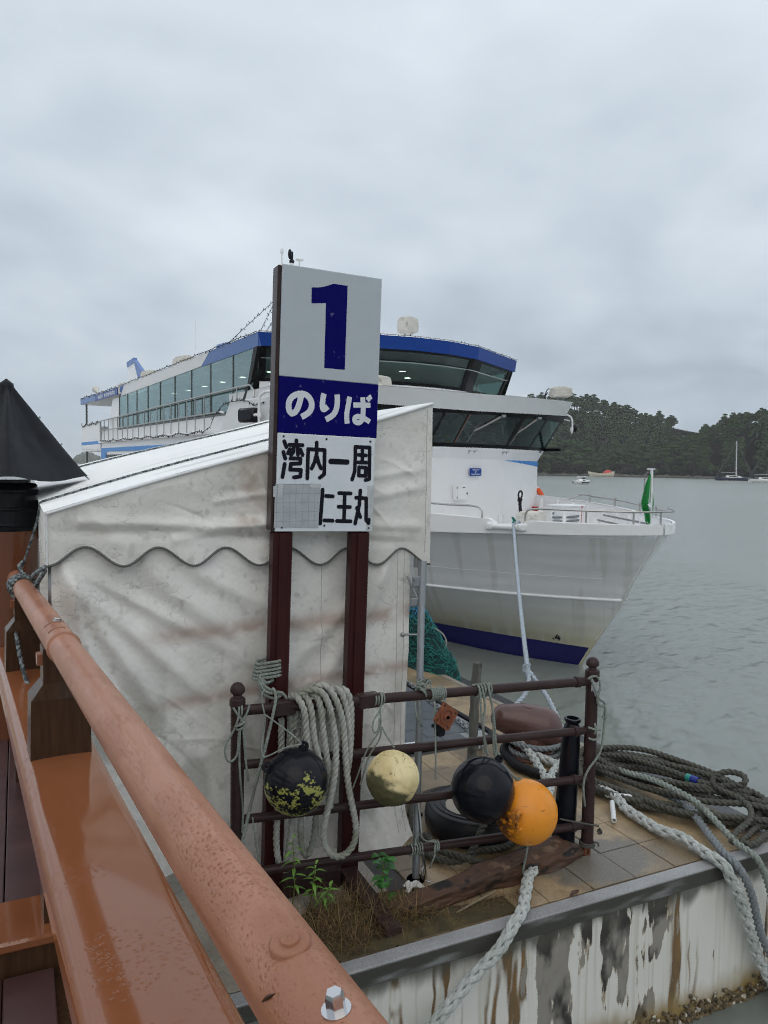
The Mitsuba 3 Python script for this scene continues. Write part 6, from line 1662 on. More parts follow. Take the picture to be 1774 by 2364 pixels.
for sg in (1, -1):
    put(F_((np.array([[wall_f(3.28), sg * 3.28, 1.05], [23 if 0 else 19.7, sg * 3.36, 1.05], [19.7, sg * 3.36, 3.02], [wall_f(3.28) + .2, sg * 3.30, 3.02], [wall_f(3.28), sg * 3.28, 2.475]]), [[0, 1, 2], [0, 2, 3], [0, 3, 4]] if sg < 0 else [[0, 2, 1], [0, 3, 2], [0, 4, 3]])), 'ferry_white', 'side_wall', wh, smooth=False)
# blue wedge at the front's outer upper corner
wt = np.linspace(-3.28, -1.62, 12)
a = np.stack([wall_f(wt) - .006, wt, 2.462 - .125 * np.clip((-1.62 - wt) / 1.66, 0, 1)], 1); b = np.stack([wall_f(wt) - .006, wt, 0 * wt + 2.464], 1)
put(F_((np.vstack([a, b]), tri(np.array([[i, 12 + i, 13 + i, i + 1] for i in range(11)])))), 'stripe_blue', 'blue_wedge', wh, smooth=False)
# side stripes along the starboard side of the middle deck
for (s0, s1, z0, z1, mt_, nm) in ((5.2, 19.75, 2.66, 2.79, 'stripe_blue', 'side_stripe'), (19.9, 23.28, 2.94, 3.06, 'stripe_blue', 'side_stripe')):
    for sg in (1, -1):
        put(F_(box2((s0, sg * 3.352, z0), (s1, sg * 3.372, z1), .002)), mt_, nm, wh, smooth=False)
put(F_(hull([(19.2, 3.352, 2.25), (19.72, 3.352, 2.25), (19.2, 3.378, 2.25), (19.72, 3.378, 2.25), (18.9, 3.352, 2.655), (19.72, 3.352, 2.655), (18.9, 3.378, 2.655), (19.72, 3.378, 2.655)])), 'stripe_blue', 'side_stripe', wh, smooth=False)
for s0 in np.arange(9.6, 18.6, 1.35):                                            # middle-deck windows (mostly behind the tent)
    w_ = put(F_(box2((s0, 3.355, 2.02), (s0 + 1.27, 3.368, 2.56), .01)), 'window_black', 'side_window', wh)
# door opening near the stern with a rack in it
put(F_(box2((19.78, 3.2, 2.2), (19.86, 3.36, 2.62), .01)), 'ferry_grey', 'door_frame', wh)

# ---- wheelhouse windows
wf = put(F_(join(strip(sill_f, 2.700, lambda t: sill_f(t) - .03, 2.775), strip(lambda t: vis_b(t) + .05, 3.32, lambda t: vis_b(t) + .0, lambda t: vb(t) + .005))), 'window_black', 'window_frame', ferry, smooth=False)
panes = [(-3.28, -2.45), (-2.40, -1.52), (-1.46, .02), (.07, .60), (.65, 1.5), (1.56, 2.4), (2.45, 3.28)]
def wpt(t, v, out=0.0):
    """a point of the raked window plane, v from sill to head"""
    t = np.asarray(t, float)
    return np.stack([(sill_f(t) - .03) * (1 - v) + (vis_b(t) + .05) * v - out, t * (1 - .0 * v), 2.775 * (1 - v) + 3.33 * v + .06 * v * np.abs(t / 3.3) ** 1.6], -1)
def quadw(ta, tb, v0, v1, out, n=6):
    tt = np.linspace(ta, tb, n)
    a, b = wpt(tt, v0, out), wpt(tt, v1, out)
    return np.vstack([a, b]), tri(np.array([[i, n + i, n + i + 1, i + 1] for i in range(n - 1)]))
for ta, tb in panes:
    pn = put(F_(quadw(ta, tb, 0, 1.0, .004)), 'tinted_pane', 'window', wf, smooth=True)
for t0, w_ in ((-2.425, .05), (-1.49, .11), (.045, .05), (.625, .05), (1.53, .11), (2.425, .05), (3.25, .10), (-3.25, .09)):
    put(F_(thick(quadw(t0 - w_ / 2, t0 + w_ / 2, 0, 1.02, .012, 3), .03)), 'window_black', 'mullion', wf, smooth=False)
put(F_(thick(quadw(.035, .065, 0.02, .98, .030, 3), .02)), 'bollard_paint', 'mullion', wf, smooth=False)
# side windows of the wheelhouse
for sg in (1, -1):
    v = np.array([[sill_f(3.28), sg * 3.285, 2.70], [7.0, sg * 3.30, 2.70], [7.0, sg * 3.30, 3.47], [vis_b(3.28), sg * 3.29, 3.47]])
    put(F_((v, [[0, 1, 2], [0, 2, 3]] if sg < 0 else [[0, 2, 1], [0, 3, 2]])), 'tinted_pane', 'window', wf, smooth=False)
    put(F_(join(box2((3.9, sg * 3.28, 2.695), (7, sg * 3.31, 2.76), .004), box2((5.3, sg * 3.28, 2.7), (5.42, sg * 3.31, 3.47), .004), box2((6.9, sg * 3.28, 2.7), (7.1, sg * 3.31, 3.47), .004))), 'window_black', 'mullion', wf, smooth=False)
# inside: console, chairs, mast foot seen through the glass
ins = put(F_(box2((4.3, -3.1, 2.66), (8.2, 3.1, 2.70), .003)), 'cabin_dark', 'wheelhouse_floor', ferry, smooth=False)
put(F_(box2((8.2, -3.15, 1.1), (8.25, 3.15, 3.6), .003)), 'cabin_dark', 'bulkhead', ins, smooth=False)
put(F_(box2((3.9, -1.5, 2.70), (4.35, 1.4, 2.82), .03)), 'cabin_dark', 'console', ins)
put(F_(xf(box2((-.5, -.16, -.03), (.5, .16, .03), .02), R=rotx(.5) @ roty(.75), t=(4.55, -.62, 3.02))), 'cabin_pale', 'panel', ins)
put(F_(hull([(4.5, -1.35, 2.7), (4.6, -1.35, 2.7), (4.5, -.85, 2.7), (4.6, -.85, 2.7), (4.5, -1.0, 3.3), (4.6, -1.0, 3.3), (4.5, -.5, 3.3), (4.6, -.5, 3.3)])), 'cabin_pale', 'panel', ins)
put(F_(hull([(4.48, -1.2, 2.82), (4.49, -1.2, 2.82), (4.48, -.98, 2.82), (4.49, -.98, 2.82), (4.48, -.98, 3.08), (4.49, -.98, 3.08), (4.48, -.78, 3.08), (4.49, -.78, 3.08)])), 'window_black', 'panel_opening', ins)
mat('hazard_yellow', (0.55, 0.36, 0.04), 0.5)
for q in range(4): put(F_(box2((4.44, -.62, 2.80 + .05 * q), (4.46, -.38, 2.825 + .05 * q), .002)), 'hazard_yellow', 'hazard_stripe', ins)
put(F_(join(box2((4.2, -.2, 2.7), (4.5, .25, 2.93), .03), box2((4.8, 1.0, 2.7), (5.3, 1.5, 3.1), .05), box2((4.8, -2.2, 2.7), (5.3, -1.7, 3.1), .05))), 'cabin_dark', 'seat', ins)
# wipers and washers
for ta, za, tb, zb in ((-.80, .98, -.30, .45), (-2.0, .98, -1.60, .45)):
    a, b = wpt(ta, za, .05), wpt(tb, zb, .02)
    wp = put(F_(join(tube([a, b], .010, 6), tube([a + [0, .05, 0], b + [0, .03, 0]], .007, 6), tube([wpt(tb, .72, .015), wpt(tb + .05, .05, .012)], .007, 6))), 'stainless', 'wiper', wf, smooth=True)
    put(F_(rbox(a + np.array([-.03, .02, .0]), (.06, .10, .05), .01)), 'dull_steel', 'motor', wp)
for t0 in (-.40, -.54, -1.42, -1.55):
    put(F_(join(ball((sill_f(t0) + .04, t0, 2.625), .016, 1), rod((sill_f(t0) + .05, t0, 2.62), (sill_f(t0), t0 - .03, 2.64), .008, 6), rod((sill_f(t0) + .02, t0, 2.62), (sill_f(t0) + .03, t0 + .015, 2.575), .007, 6))), 'dull_steel', 'washer_nozzle', wf, smooth=False)
# ---- visor over the wheelhouse
vs = put(F_((lambda A, B: (np.vstack([A, B]), tri(np.array([[i, 11 + i, 12 + i, i + 1] for i in range(10)]))))(np.stack([vis_b(TT), TT * 1.01, vb(TT)], 1), np.stack([vis_t(TT), TT * 1.015, vt(TT)], 1))), 'ferry_grey', 'visor', ferry, smooth=False)
top = np.stack([vis_t(TT), TT * 1.015, vt(TT)], 1); bk = np.stack([0 * TT + 7.2, TT * 1.015, 0 * TT + 3.80], 1); mid_ = np.stack([vis_t(TT) + .5, TT * .95, vt(TT) + .07], 1)
put(F_((np.vstack([top, mid_, bk]), tri(np.array([[r_ * 11 + i, (r_ + 1) * 11 + i, (r_ + 1) * 11 + i + 1, r_ * 11 + i + 1] for r_ in range(2) for i in range(10)])))), 'ferry_white', 'wheelhouse_roof', vs, smooth=25)
put(F_((np.vstack([np.stack([vis_b(TT), TT * 1.01, vb(TT)], 1), np.stack([0 * TT + 7.2, TT * 1.01, 0 * TT + 3.45], 1)]), tri(np.array([[i, i + 1, 12 + i, 11 + i] for i in range(10)])))), 'cabin_dark', 'ceiling', vs, smooth=False)
for sg in (1, -1):
    put(F_(hull([(vis_b(3.28), sg * 3.31, 3.485), (7.2, sg * 3.31, 3.45), (vis_t(3.28), sg * 3.33, 3.785), (7.2, sg * 3.33, 3.80), (vis_b(3.28), sg * 3.29, 3.485), (7.2, sg * 3.29, 3.45), (vis_t(3.28) + .05, sg * 3.30, 3.78), (7.2, sg * 3.30, 3.80)])), 'ferry_grey', 'visor_side', vs, smooth=False)

# ---- upper saloon
UP = [(5.62, -3.26), (4.55, -1.28), (4.36, -.4), (4.36, .4), (4.55, 1.28), (5.62, 3.26)]
def roofz(s): return 4.895 - .0135 * (s - 5.0)
def headz(s): return 4.625 - .0175 * (s - 5.5)
def inset(pl, d): return [(s + d, t * (1 - .035 * d / .35)) for s, t in pl]
fl = inset(UP, .28)
sal = put(F_((np.array([[s, t, 3.70] for s, t in inset(UP, .40)] + [[s, t, 3.985] for s, t in inset(UP, .31)]), tri(np.array([[i, 6 + i, 7 + i, i + 1] for i in range(5)])))), 'ferry_white', 'saloon', ferry, smooth=False)
lowv = np.array([[s, t, 3.985] for s, t in inset(UP, .31)]); hiv = np.array([[s, t, float(headz(s)) + .015] for s, t in UP])
def ul(i, a, v, out=0.0):
    """point on front facet i, a across, v up"""
    p = (lowv[i] * (1 - a) + lowv[i + 1] * a) * (1 - v) + (hiv[i] * (1 - a) + hiv[i + 1] * a) * v
    e = hiv[i + 1] - hiv[i]; n_ = np.cross(e, [0, 0, 1]); n_ /= np.linalg.norm(n_)
    n_ = n_ if n_[0] < 0 else -n_
    return p + n_ * out
def uq(i, a0, a1, v0, v1, out, th=.02):
    q = np.array([ul(i, a0, v0, out), ul(i, a1, v0, out), ul(i, a1, v1, out), ul(i, a0, v1, out)]); r_ = np.array([ul(i, a0, v0, out - th), ul(i, a1, v0, out - th), ul(i, a1, v1, out - th), ul(i, a0, v1, out - th)])
    return hull(np.vstack([q, r_]))
uf = put(F_(join(*[uq(i, 0, 1, 0, .09, .012, .05) for i in range(5)], *[uq(i, 0, 1, .95, 1.02, .012, .05) for i in range(5)])), 'window_black', 'front_window_frame', sal, smooth=False)
for i in range(5):
    e0, e1 = ((.04, .80), (.14, .98), (.0, 1.0), (.02, .86), (.20, .96))[i]
    q = np.array([ul(i, e0, .08), ul(i, e1, .08), ul(i, e1, .97), ul(i, e0, .97)])
    put(F_((q, [[0, 2, 1], [0, 3, 2]])), 'tinted_pane', 'window', uf, smooth=False)
for i, a0, a1 in ((0, -.01, .06), (0, .80, 1.0), (1, 0, .15), (3, .85, 1.0), (4, 0, .20), (4, .95, 1.01)):
    put(F_(uq(i, a0, a1, .05, .98, .016, .06)), 'window_black', 'mullion', uf, smooth=False)
# starboard and port sides: a low wall, long panes with thin mullions
MU = [5.80, 6.997, 8.42, 9.80, 11.16, 12.50, 13.75, 15.0, 16.13, 17.2]
for sg in (1, -1):
    put(F_(box2((5.9, sg * 3.27, 3.05), (19.75, sg * 3.33, 3.385), .004)), 'ferry_white', 'side_wall', sal, smooth=False)
    put(F_(box2((5.9, sg * 3.29, 3.36), (17.3, sg * 3.345, 3.405), .004)), 'mullion_grey', 'sill_band', sal, smooth=False)
    for i in range(9):
        a, b = MU[i], MU[i + 1]
        sl = .22 if i == 0 else 0
        q = np.array([[a + sl, sg * 3.31, 3.40], [b, sg * 3.31, 3.40], [b, sg * 3.31, float(headz(b)) + .01], [a, sg * 3.31, float(headz(a)) + .01]])
        put(F_((q, [[0, 2, 1], [0, 3, 2]] if sg > 0 else [[0, 1, 2], [0, 2, 3]])), 'side_pane', 'side_window', sal, smooth=False)
    for b in MU[1:]:
        put(F_(box2((b - .018, sg * 3.30, 3.40), (b + .018, sg * 3.328, float(headz(b)) + .02), .003)), 'mullion_grey', 'side_mullion', sal, smooth=False)
    put(F_(hull([(5.62, sg * 3.25, 4.64), (5.82, sg * 3.25, 4.63), (5.62, sg * 3.335, 4.64), (5.82, sg * 3.335, 4.63), (5.95, sg * 3.25, 3.96), (6.12, sg * 3.25, 3.96), (5.95, sg * 3.335, 3.96), (6.12, sg * 3.335, 3.96)])), 'window_black', 'corner_frame', sal, smooth=False)
    put(F_(hull([(5.98, sg * 3.28, 3.96), (6.12, sg * 3.28, 3.96), (6.5, sg * 3.28, 3.40), (6.62, sg * 3.28, 3.40), (5.98, sg * 3.33, 3.96), (6.12, sg * 3.33, 3.96), (6.5, sg * 3.33, 3.40), (6.62, sg * 3.33, 3.40)])), 'window_black', 'corner_frame', sal, smooth=False)
    put(F_(hull([(17.3, sg * 3.28, 3.05), (17.22, sg * 3.28, 4.42), (19.0, sg * 3.28, 3.05), (18.1, sg * 3.28, 4.42), (17.3, sg * 3.33, 3.05), (17.22, sg * 3.33, 4.42), (19.0, sg * 3.33, 3.05), (18.1, sg * 3.33, 4.42)])), 'ferry_white', 'side_wall', sal, smooth=False)
# saloon inside: floor, ceiling with lamps, benches, rear wall
put(F_(sheet(Polygon([(s + .3, t * .97) for s, t in UP] + [(19.5, 3.25), (19.5, -3.25)]), 3.02, .03)), 'cabin_dark', 'saloon_floor', sal, smooth=False)
put(F_(sheet(Polygon([(s + .03, t * .99) for s, t in UP] + [(17.6, 3.2), (17.6, -3.2)]), 4.42, .004)), 'cabin_pale', 'saloon_ceiling', sal, smooth=False)
put(F_(box2((17.6, -3.2, 3.05), (17.65, 3.2, 4.42), .004)), 'cabin_pale', 'rear_wall', sal, smooth=False)
for s0 in np.arange(7.2, 16.5, 1.4):
    for t0 in (-2.4, -.8, .8, 2.4):
        put(F_(join(box2((s0, t0 - .6, 3.05), (s0 + .5, t0 + .6, 3.47), .03), box2((s0 + .42, t0 - .6, 3.4), (s0 + .55, t0 + .6, 3.78), .03))), 'cabin_dark', 'bench', sal, smooth=False)
for sg in (1, -1):
    put(F_(box2((7, sg * 3.2 - .02, 3.62), (17, sg * 3.2 + .02, 3.66), .004)), 'stainless', 'grab_rail', sal, smooth=False)
for s0, t0 in ((5.6, 1.6), (5.6, -.1), (6.6, -.9), (7.3, .8), (7.6, 2.2), (9, 2.3), (10.4, 2.3), (11.8, 2.3), (13.2, 2.3), (14.6, 2.3), (9, -1.8), (11, -1.8)):
    put(F_(lathe([(0, -.012), (.085, -.010), (.10, 0), (0, .001)], (s0, t0, 4.417), 16)), 'lamp_glow', 'ceiling_lamp', sal, smooth=False)
    scene[key_for(f'{sal}__lamp_disc')] = {**mikit.ply(F_(lathe([(0, -.0145), (.075, -.0135)], (s0, t0, 4.417), 16)), 'lamp_glow'), 'emitter': {'type': 'area', 'radiance': rgb(2.6, 2.4, 1.9)}}
# ---- roof with its coloured edge
rp = [(5.52, -3.36), (4.45, -1.33), (4.24, -.42), (4.24, .42), (4.45, 1.33), (5.52, 3.36)]
rf_ = put(F_((lambda pl: (np.array([[s, t, float(roofz(s)) + .012] for s, t in pl] + [[s + .12, t * .95, float(roofz(s)) + .05] for s, t in pl]), tri(np.array([[i, (i + 1) % 8, 8 + (i + 1) % 8, 8 + i] for i in range(8)]))))(rp + [(17.4, 3.36), (17.4, -3.36)])), 'ferry_white', 'roof', ferry, smooth=False)
put(F_(sheet(Polygon([(s + .1, t * .955) for s, t in rp] + [(17.3, 3.2), (17.3, -3.2)]), 4.70, .17)), 'ferry_white', 'roof_panel', rf_, smooth=False)
def fas(a, b, c0=None, ca=0.0, cb=0.0):
    """a piece of roof edge from plan point a to b; ca, cb: how far its lower corners are shifted along"""
    (s0, t0), (s1, t1) = a, b
    L = math.hypot(s1 - s0, t1 - t0); u = np.array([(s1 - s0) / L, (t1 - t0) / L]); 
    n_ = np.array([u[1], -u[0]]); c_ = np.array([11.0, 0])
    if n_ @ (np.array(a) - c_) < 0: n_ = -n_
    zt0, zt1, zb0, zb1 = roofz(s0) + .01, roofz(s1) + .01, headz(s0) + .012, headz(s1 + cb * u[0]) + .012
    lo0, lo1 = np.array(a) + u * ca - n_ * .035, np.array(b) + u * cb - n_ * .035
    p = [(*np.array(a), zt0), (*np.array(b), zt1), (*lo1, zb1), (*lo0, zb0)]
    q = [(x - n_[0] * .05, y - n_[1] * .05, z) for x, y, z in p]
    return hull(p + q)
for i in range(5):
    put(F_(fas(rp[i], rp[i + 1])), 'ferry_blue', 'roof_edge', rf_, smooth=False)
for sg in (1, -1):
    put(F_(fas((5.525, sg * 3.36), (8.35, sg * 3.36), cb=.70)), 'ferry_pale_blue', 'roof_edge', rf_, smooth=False)
    put(F_(fas((8.36, sg * 3.36), (16.4, sg * 3.36), ca=.70, cb=.62)), 'ferry_white', 'roof_edge', rf_, smooth=False)
    put(F_(fas((16.41, sg * 3.36), (16.9, sg * 3.36), ca=.62, cb=.2)), 'ferry_pale_blue', 'roof_edge', rf_, smooth=False)
# stern canopy on posts, with a row of small white characters too far off to read
cn = put(F_(box2((16.92, -3.42, 4.50), (22.95, 3.42, 4.56), .01)), 'ferry_white', 'stern_canopy', ferry, smooth=False)
put(F_(box2((16.93, 3.425, 4.47), (20.30, 3.45, 4.70), .004)), 'ferry_blue', 'canopy_edge', cn, smooth=False)
put(F_(box2((20.305, 3.425, 4.505), (22.95, 3.45, 4.72), .004)), 'ferry_pale_blue', 'canopy_edge', cn, smooth=False)
put(F_(box2((22.955, -3.43, 4.505), (22.98, 3.45, 4.72), .004)), 'ferry_pale_blue', 'canopy_edge', cn, smooth=False)
put(F_(box2((16.93, -3.45, 4.47), (22.95, -3.425, 4.70), .004)), 'ferry_pale_blue', 'canopy_edge', cn, smooth=False)
rg = np.random.default_rng(3)
for q in range(13):
    if q == 4: continue
    s0 = 19.75 - q * .20; ltr = [box2((s0 - .075, 3.449, 4.5645), (s0 + .075, 3.453, 4.5825), .001)]
    for n_ in range(4):
        if n_ % 2: zc = rg.uniform(4.53, 4.64); ltr.append(box2((s0 - .075, 3.449, zc - .009), (s0 + .075, 3.4535, zc + .009), .001))
        else: sc = s0 + rg.uniform(-.06, .06); ltr.append(box2((sc - .010, 3.449, 4.51), (sc + .010, 3.454, 4.655), .001))
    put(F_(join(*ltr)), 'letter_white', 'canopy_character', cn, smooth=False)
for sg in (1, -1):
    put(F_(rod((22.5, sg * 3.32, 1.1), (22.5, sg * 3.32, 4.5), .035)), 'mullion_grey', 'canopy_post', cn)
put(F_(box2((19.75, -3.36, 2.70), (23.25, 3.36, 2.76), .01)), 'ferry_white', 'upper_deck', ferry, smooth=False)
put(F_(join(box2((19.85, 3.33, 2.765), (23.25, 3.37, 3.72), .01), box2((19.85, -3.37, 2.765), (23.25, -3.33, 3.72), .01), box2((23.21, -3.33, 2.765), (23.25, 3.33, 3.72), .01))), 'ferry_white', 'stern_bulwark', ferry, smooth=False)
put(F_(box2((18.2, 3.0, 3.06), (19.3, 3.30, 3.38), .02)), 'cabin_pale', 'deck_locker', ferry)
# side deck and its railing, starboard and port
put(F_(join(box2((5.0, 3.28, 2.965), (19.9, 3.44, 3.035), .01), box2((5.0, -3.44, 2.965), (19.9, -3.28, 3.035), .01))), 'ferry_white', 'side_deck', ferry, smooth=False)
for sg in (1, -1):
    ss = np.linspace(6.45, 19.9, 30)
    rl = put(F_(tube(np.vstack([[(5.62, sg * 3.40, 3.62), (5.66, sg * 3.40, 3.78), (5.82, sg * 3.40, 3.885)], np.stack([ss, 0 * ss + sg * 3.40, 3.885 - .0115 * (ss - 7)], 1)]), .021, 8)), 'stainless', 'side_railing', ferry, smooth=True)
    put(F_(rod((7.45, sg * 3.40, 3.44), (19.9, sg * 3.40, 3.405), .016, 8)), 'stainless', 'middle_rail', rl)
    for s0 in np.arange(8.6, 19.9, .655):
        put(F_(rod((s0, sg * 3.40, 3.03), (s0, sg * 3.40, 3.885 - .0115 * (s0 - 7)), .015, 8)), 'stainless', 'stanchion', rl)
    put(F_(rod((6.55, sg * 3.40, 3.60), (6.55, sg * 3.40, 3.885), .016, 8)), 'stainless', 'stanchion', rl)
# wing bulwark forward of the railing
for sg in (1, -1):
    wb = put(F_(hull([(s, sg * t, z) for t in (3.36, 3.44) for s, z in ((4.3, 3.0), (7.45, 3.0), (6.85, 3.585), (4.3, 3.575))])), 'ferry_grey', 'wing_bulwark', ferry, smooth=False)
    put(F_(rod((6.9, sg * 3.40, 3.59), (4.3, sg * 3.40, 3.582), .018, 8)), 'ferry_white', 'edge', wb)
    put(F_(rod((7.50, sg * 3.44, 3.44), (7.18, sg * 3.46, 3.40), .025, 8)), 'ferry_white', 'cleat', wb)
# mirror arm and loudspeaker, starboard; arm and lamp, port
arm = put(F_(tube(spl([(4.55, 3.38, 3.66), (4.72, 3.50, 3.665), (4.88, 3.56, 3.61), (4.92, 3.58, 3.50), (4.92, 3.58, 3.05)], ds=.03), .026, 10)), 'ferry_white', 'lamp_arm', ferry, smooth=True)
put(F_(join(rod((4.92, 3.58, 3.24), (5.1, 3.60, 3.24), .028), rod((4.92, 3.58, 3.19), (4.92, 3.58, 3.29), .04))), 'ferry_white', 'clamp', arm)
put(F_(xf(join(rbox((0, 0, 0), (.50, .20, .28), .05)), R=rotz(.25), t=(5.36, 3.62, 3.245))), 'black_plastic', 'loudspeaker', arm, smooth=40)
arm = put(F_(tube(spl([(3.98, -3.30, 3.52), (3.86, -3.46, 3.51), (3.80, -3.52, 3.43), (3.80, -3.53, 3.10)], ds=.02), .020, 10)), 'ferry_white', 'lamp_arm', ferry, smooth=True)
put(F_(join(rod((3.80, -3.53, 3.15), (3.80, -3.53, 3.24), .034), rod((4.02, -3.3, 3.46), (3.83, -3.5, 3.38), .012))), 'ferry_white', 'clamp', arm)
put(F_(ball((3.80, -3.62, 3.22), (.06, .06, .085), 2)), 'black_plastic', 'lamp', arm, smooth=True)


# ---- covered floodlights and other gear on the roofs
def covered(c, size, seed, yaw=0.0, cone=False):
    v, f = ball((0, 0, 0), 1.0, 4)
    v = np.sign(v) * np.abs(v) ** .35
    n_ = meshkit.fbm(v * 1.6 + seed, 3, seed) - .5; n2 = meshkit.fbm(v * 4 + seed, 3, seed + 3) - .5
    v = v * (1 + .22 * n_[:, None] + .26 * n2[:, None]) * np.asarray(size) / 2
    v[:, :2] *= (1 + (-.28 if cone else -.05) * v[:, 2:3] / size[2])
    return F_(xf((v, f), R=rotz(yaw), t=c))
for c, sz, sd_, yw in (((6.5, -.82, 5.61), (.36, .42, .38), 1, .2), ((12.0, 2.8, 5.02), (.8, .42, .34), 2, .1), ((15.3, 2.8, 4.97), (.9, .45, .30), 3, .1), ((18.3, 2.8, 4.84), (1.0, .45, .34), 4, .1), ((3.5, 1.80, 3.86), (.34, .40, .22), 5, .3), ((3.75, -3.1, 4.0), (.38, .42, .22), 6, -.4)):
    fk = put(covered(c, sz, sd_, yw), 'cover_cloth', 'covered_floodlight', ferry, smooth=True)
    put(F_(join(rod((c[0], c[1] - .08, c[2] - sz[2] / 2 - .14), (c[0], c[1] - .08, c[2] - sz[2] / 2 + .04), .014, 6), rod((c[0], c[1] + .08, c[2] - sz[2] / 2 - .14), (c[0], c[1] + .08, c[2] - sz[2] / 2 + .04), .014, 6))), 'dull_steel', 'bracket', fk)
put(F_(tube(spl([(3.95, -2.80, 3.84), (3.85, -2.75, 3.93), (3.9, -2.85, 3.98), (4.05, -2.9, 3.9), (4.02, -2.95, 4.05), (4.0, -3.0, 4.10)], ds=.02), .010, 6)), 'black_rubber', 'floodlight_cable', ferry, smooth=True)
put(F_(lathe([(0, .07), (.10, .06), (.14, .03), (.145, 0)], (4.15, -2.3, 3.83), 24)), 'ferry_white', 'roof_dome', ferry, smooth=40)
put(F_(lathe([(0, .06), (.12, .05), (.15, .0)], (6.2, -2.2, 4.93), 20)), 'ferry_white', 'roof_dome', ferry, smooth=40)
# funnel fin, arch, horn, whip aerial, mast with light-strung stays
for sg in (1, -1):
    fn_ = put(F_(hull([(19.5, sg * 2.5, 5.82), (18.7, sg * 2.5, 5.88), (19.35, sg * 2.5, 4.7), (17.0, sg * 2.5, 4.7), (19.5, sg * 2.42, 5.82), (18.7, sg * 2.42, 5.88), (19.35, sg * 2.42, 4.7), (17.0, sg * 2.42, 4.7), (17.1, sg * 2.5, 5.12), (17.1, sg * 2.42, 5.12)])), 'ferry_white', 'roof_fin', ferry, smooth=False)
    put(F_(join(hull([(18.66, sg * 2.52, 5.905), (18.15, sg * 2.52, 5.66), (17.65, sg * 2.52, 4.72), (16.95, sg * 2.52, 4.72), (17.05, sg * 2.52, 5.13), (18.66, sg * 2.40, 5.905), (18.15, sg * 2.40, 5.66), (17.65, sg * 2.40, 4.72), (16.95, sg * 2.40, 4.72), (17.05, sg * 2.40, 5.13)]), hull([(19.55, sg * 2.52, 5.86), (18.6, sg * 2.52, 5.92), (19.5, sg * 2.52, 5.68), (18.5, sg * 2.52, 5.74), (19.55, sg * 2.40, 5.86), (18.6, sg * 2.40, 5.92), (19.5, sg * 2.40, 5.68), (18.5, sg * 2.40, 5.74)]))), 'ferry_pale_blue', 'fin_edge', fn_, smooth=False)
    put(F_(tube([(8.85, sg * 3.0, 4.86), (8.80, sg * 3.0, 5.06), (8.10, sg * 3.0, 5.03), (7.9, sg * 3.0, 4.88)], .045, 6)), 'ferry_pale_blue', 'roof_arch', ferry, smooth=False)
put(F_(join(xf(lathe([(0, 0), (.04, 0), (.05, .25), (.14, .5), (.13, .52), (0, .40)], (0, 0, 0), 16), R=roty(1.2), t=(21.9, 3.0, 4.9)), tube(spl([(21.4, 3.0, 4.74), (21.2, 3.0, 4.9), (20.9, 3.0, 4.9), (20.6, 3.0, 4.75)], ds=.05), .03, 6), rod((21.9, 3.0, 4.56), (21.9, 3.0, 4.95), .04))), 'cover_cloth', 'horn', ferry, smooth=40)
put(F_(rod((13.5, 2.0, 4.7), (13.5, 2.0, 6.47), .012, 6)), 'ferry_white', 'aerial', ferry)
ms = put(F_(tube([(11.2, 0, 4.8), (11.2, 0, 7.95)], [.09, .055], 10)), 'ferry_white', 'mast', ferry, smooth=True)
put(F_(join(box2((11.1, -.35, 7.72), (11.3, .36, 7.78), .01), rod((11.2, .30, 7.75), (11.2, .30, 8.30), .022), ball((11.2, .30, 8.22), (.05, .05, .10), 2), rod((11.2, -.24, 7.75), (11.2, -.24, 8.12), .02), lathe([(0, .12), (.03, .11), (.11, .06), (.11, .03), (.03, 0), (0, 0)], (11.2, -.24, 8.02), 16))), 'ferry_white', 'yard', ms, smooth=30)
put(F_(join(rod((11.2, 0, 7.9), (11.2, 0, 8.25), .04), ball((11.2, .06, 8.18), (.07, .05, .14), 2), ball((11.2, 0, 7.98), .075, 1))), 'black_plastic', 'mast_lamp', ms, smooth=True)
def bulbstring(pts, n, r, name, par, seed, drop=.045, sag=0.0):
    rg = np.random.default_rng(seed); P = resample(np.asarray(pts, float), .12)
    ms_ = [tube(P, r, 4)]
    L = np.linspace(0, len(P) - 1, n)
    for q in L:
        o = P[int(q)]; d = np.array([rg.normal() * .5, rg.normal() * .5, rg.choice([-1, 1], p=[.7, .3])]); d /= np.linalg.norm(d)
        ms_.append(tube([o, o + d * drop], r * 1.15, 3))
    return put(F_(join(*ms_)), 'black_rubber', name, par, smooth=False)
for p0, p1, sd_ in (((7.55, 3.25, 4.92), (11.2, .05, 7.3), 1), ((5.85, 3.2, 4.93), (11.2, .0, 7.85), 2), ((5.5, 3.2, 4.92), (11.2, -.05, 7.2), 3), ):
    bulbstring([p0, p1], 34, .0075, 'light_string', ms, sd_, .055)
bulbstring([(s, 3.375, float(roofz(s)) + .03 + .008 * math.sin(s * 5)) for s in np.linspace(5.6, 16.8, 40)], 80, .008, 'light_string', rf_, 8, .04)
bulbstring([(17.0, 3.45, 4.72), (22.9, 3.45, 4.74)], 36, .010, 'light_string', cn, 9, .05)
bulbstring([(s, t, float(roofz(s)) + .03) for s, t in rp], 50, .007, 'light_string', rf_, 10, .03)
bulbstring([(s, 3.465, 3.02 + .025 * math.sin(s * 4.4)) for s in np.linspace(8.5, 19.3, 60)], 70, .010, 'light_string', ferry, 11, .05)
bulbstring([(8.5, 3.465, 3.02), (8.0, 3.47, 3.12), (7.75, 3.47, 3.34), (7.45, 3.47, 3.46), (7.2, 3.47, 3.56), (6.8, 3.47, 3.60), (6.0, 3.47, 3.585), (5.75, 3.47, 3.55), (5.45, 3.47, 3.45), (5.2, 3.47, 3.46), (4.95, 3.47, 3.49)], 26, .009, 'light_string', ferry, 12, .05)
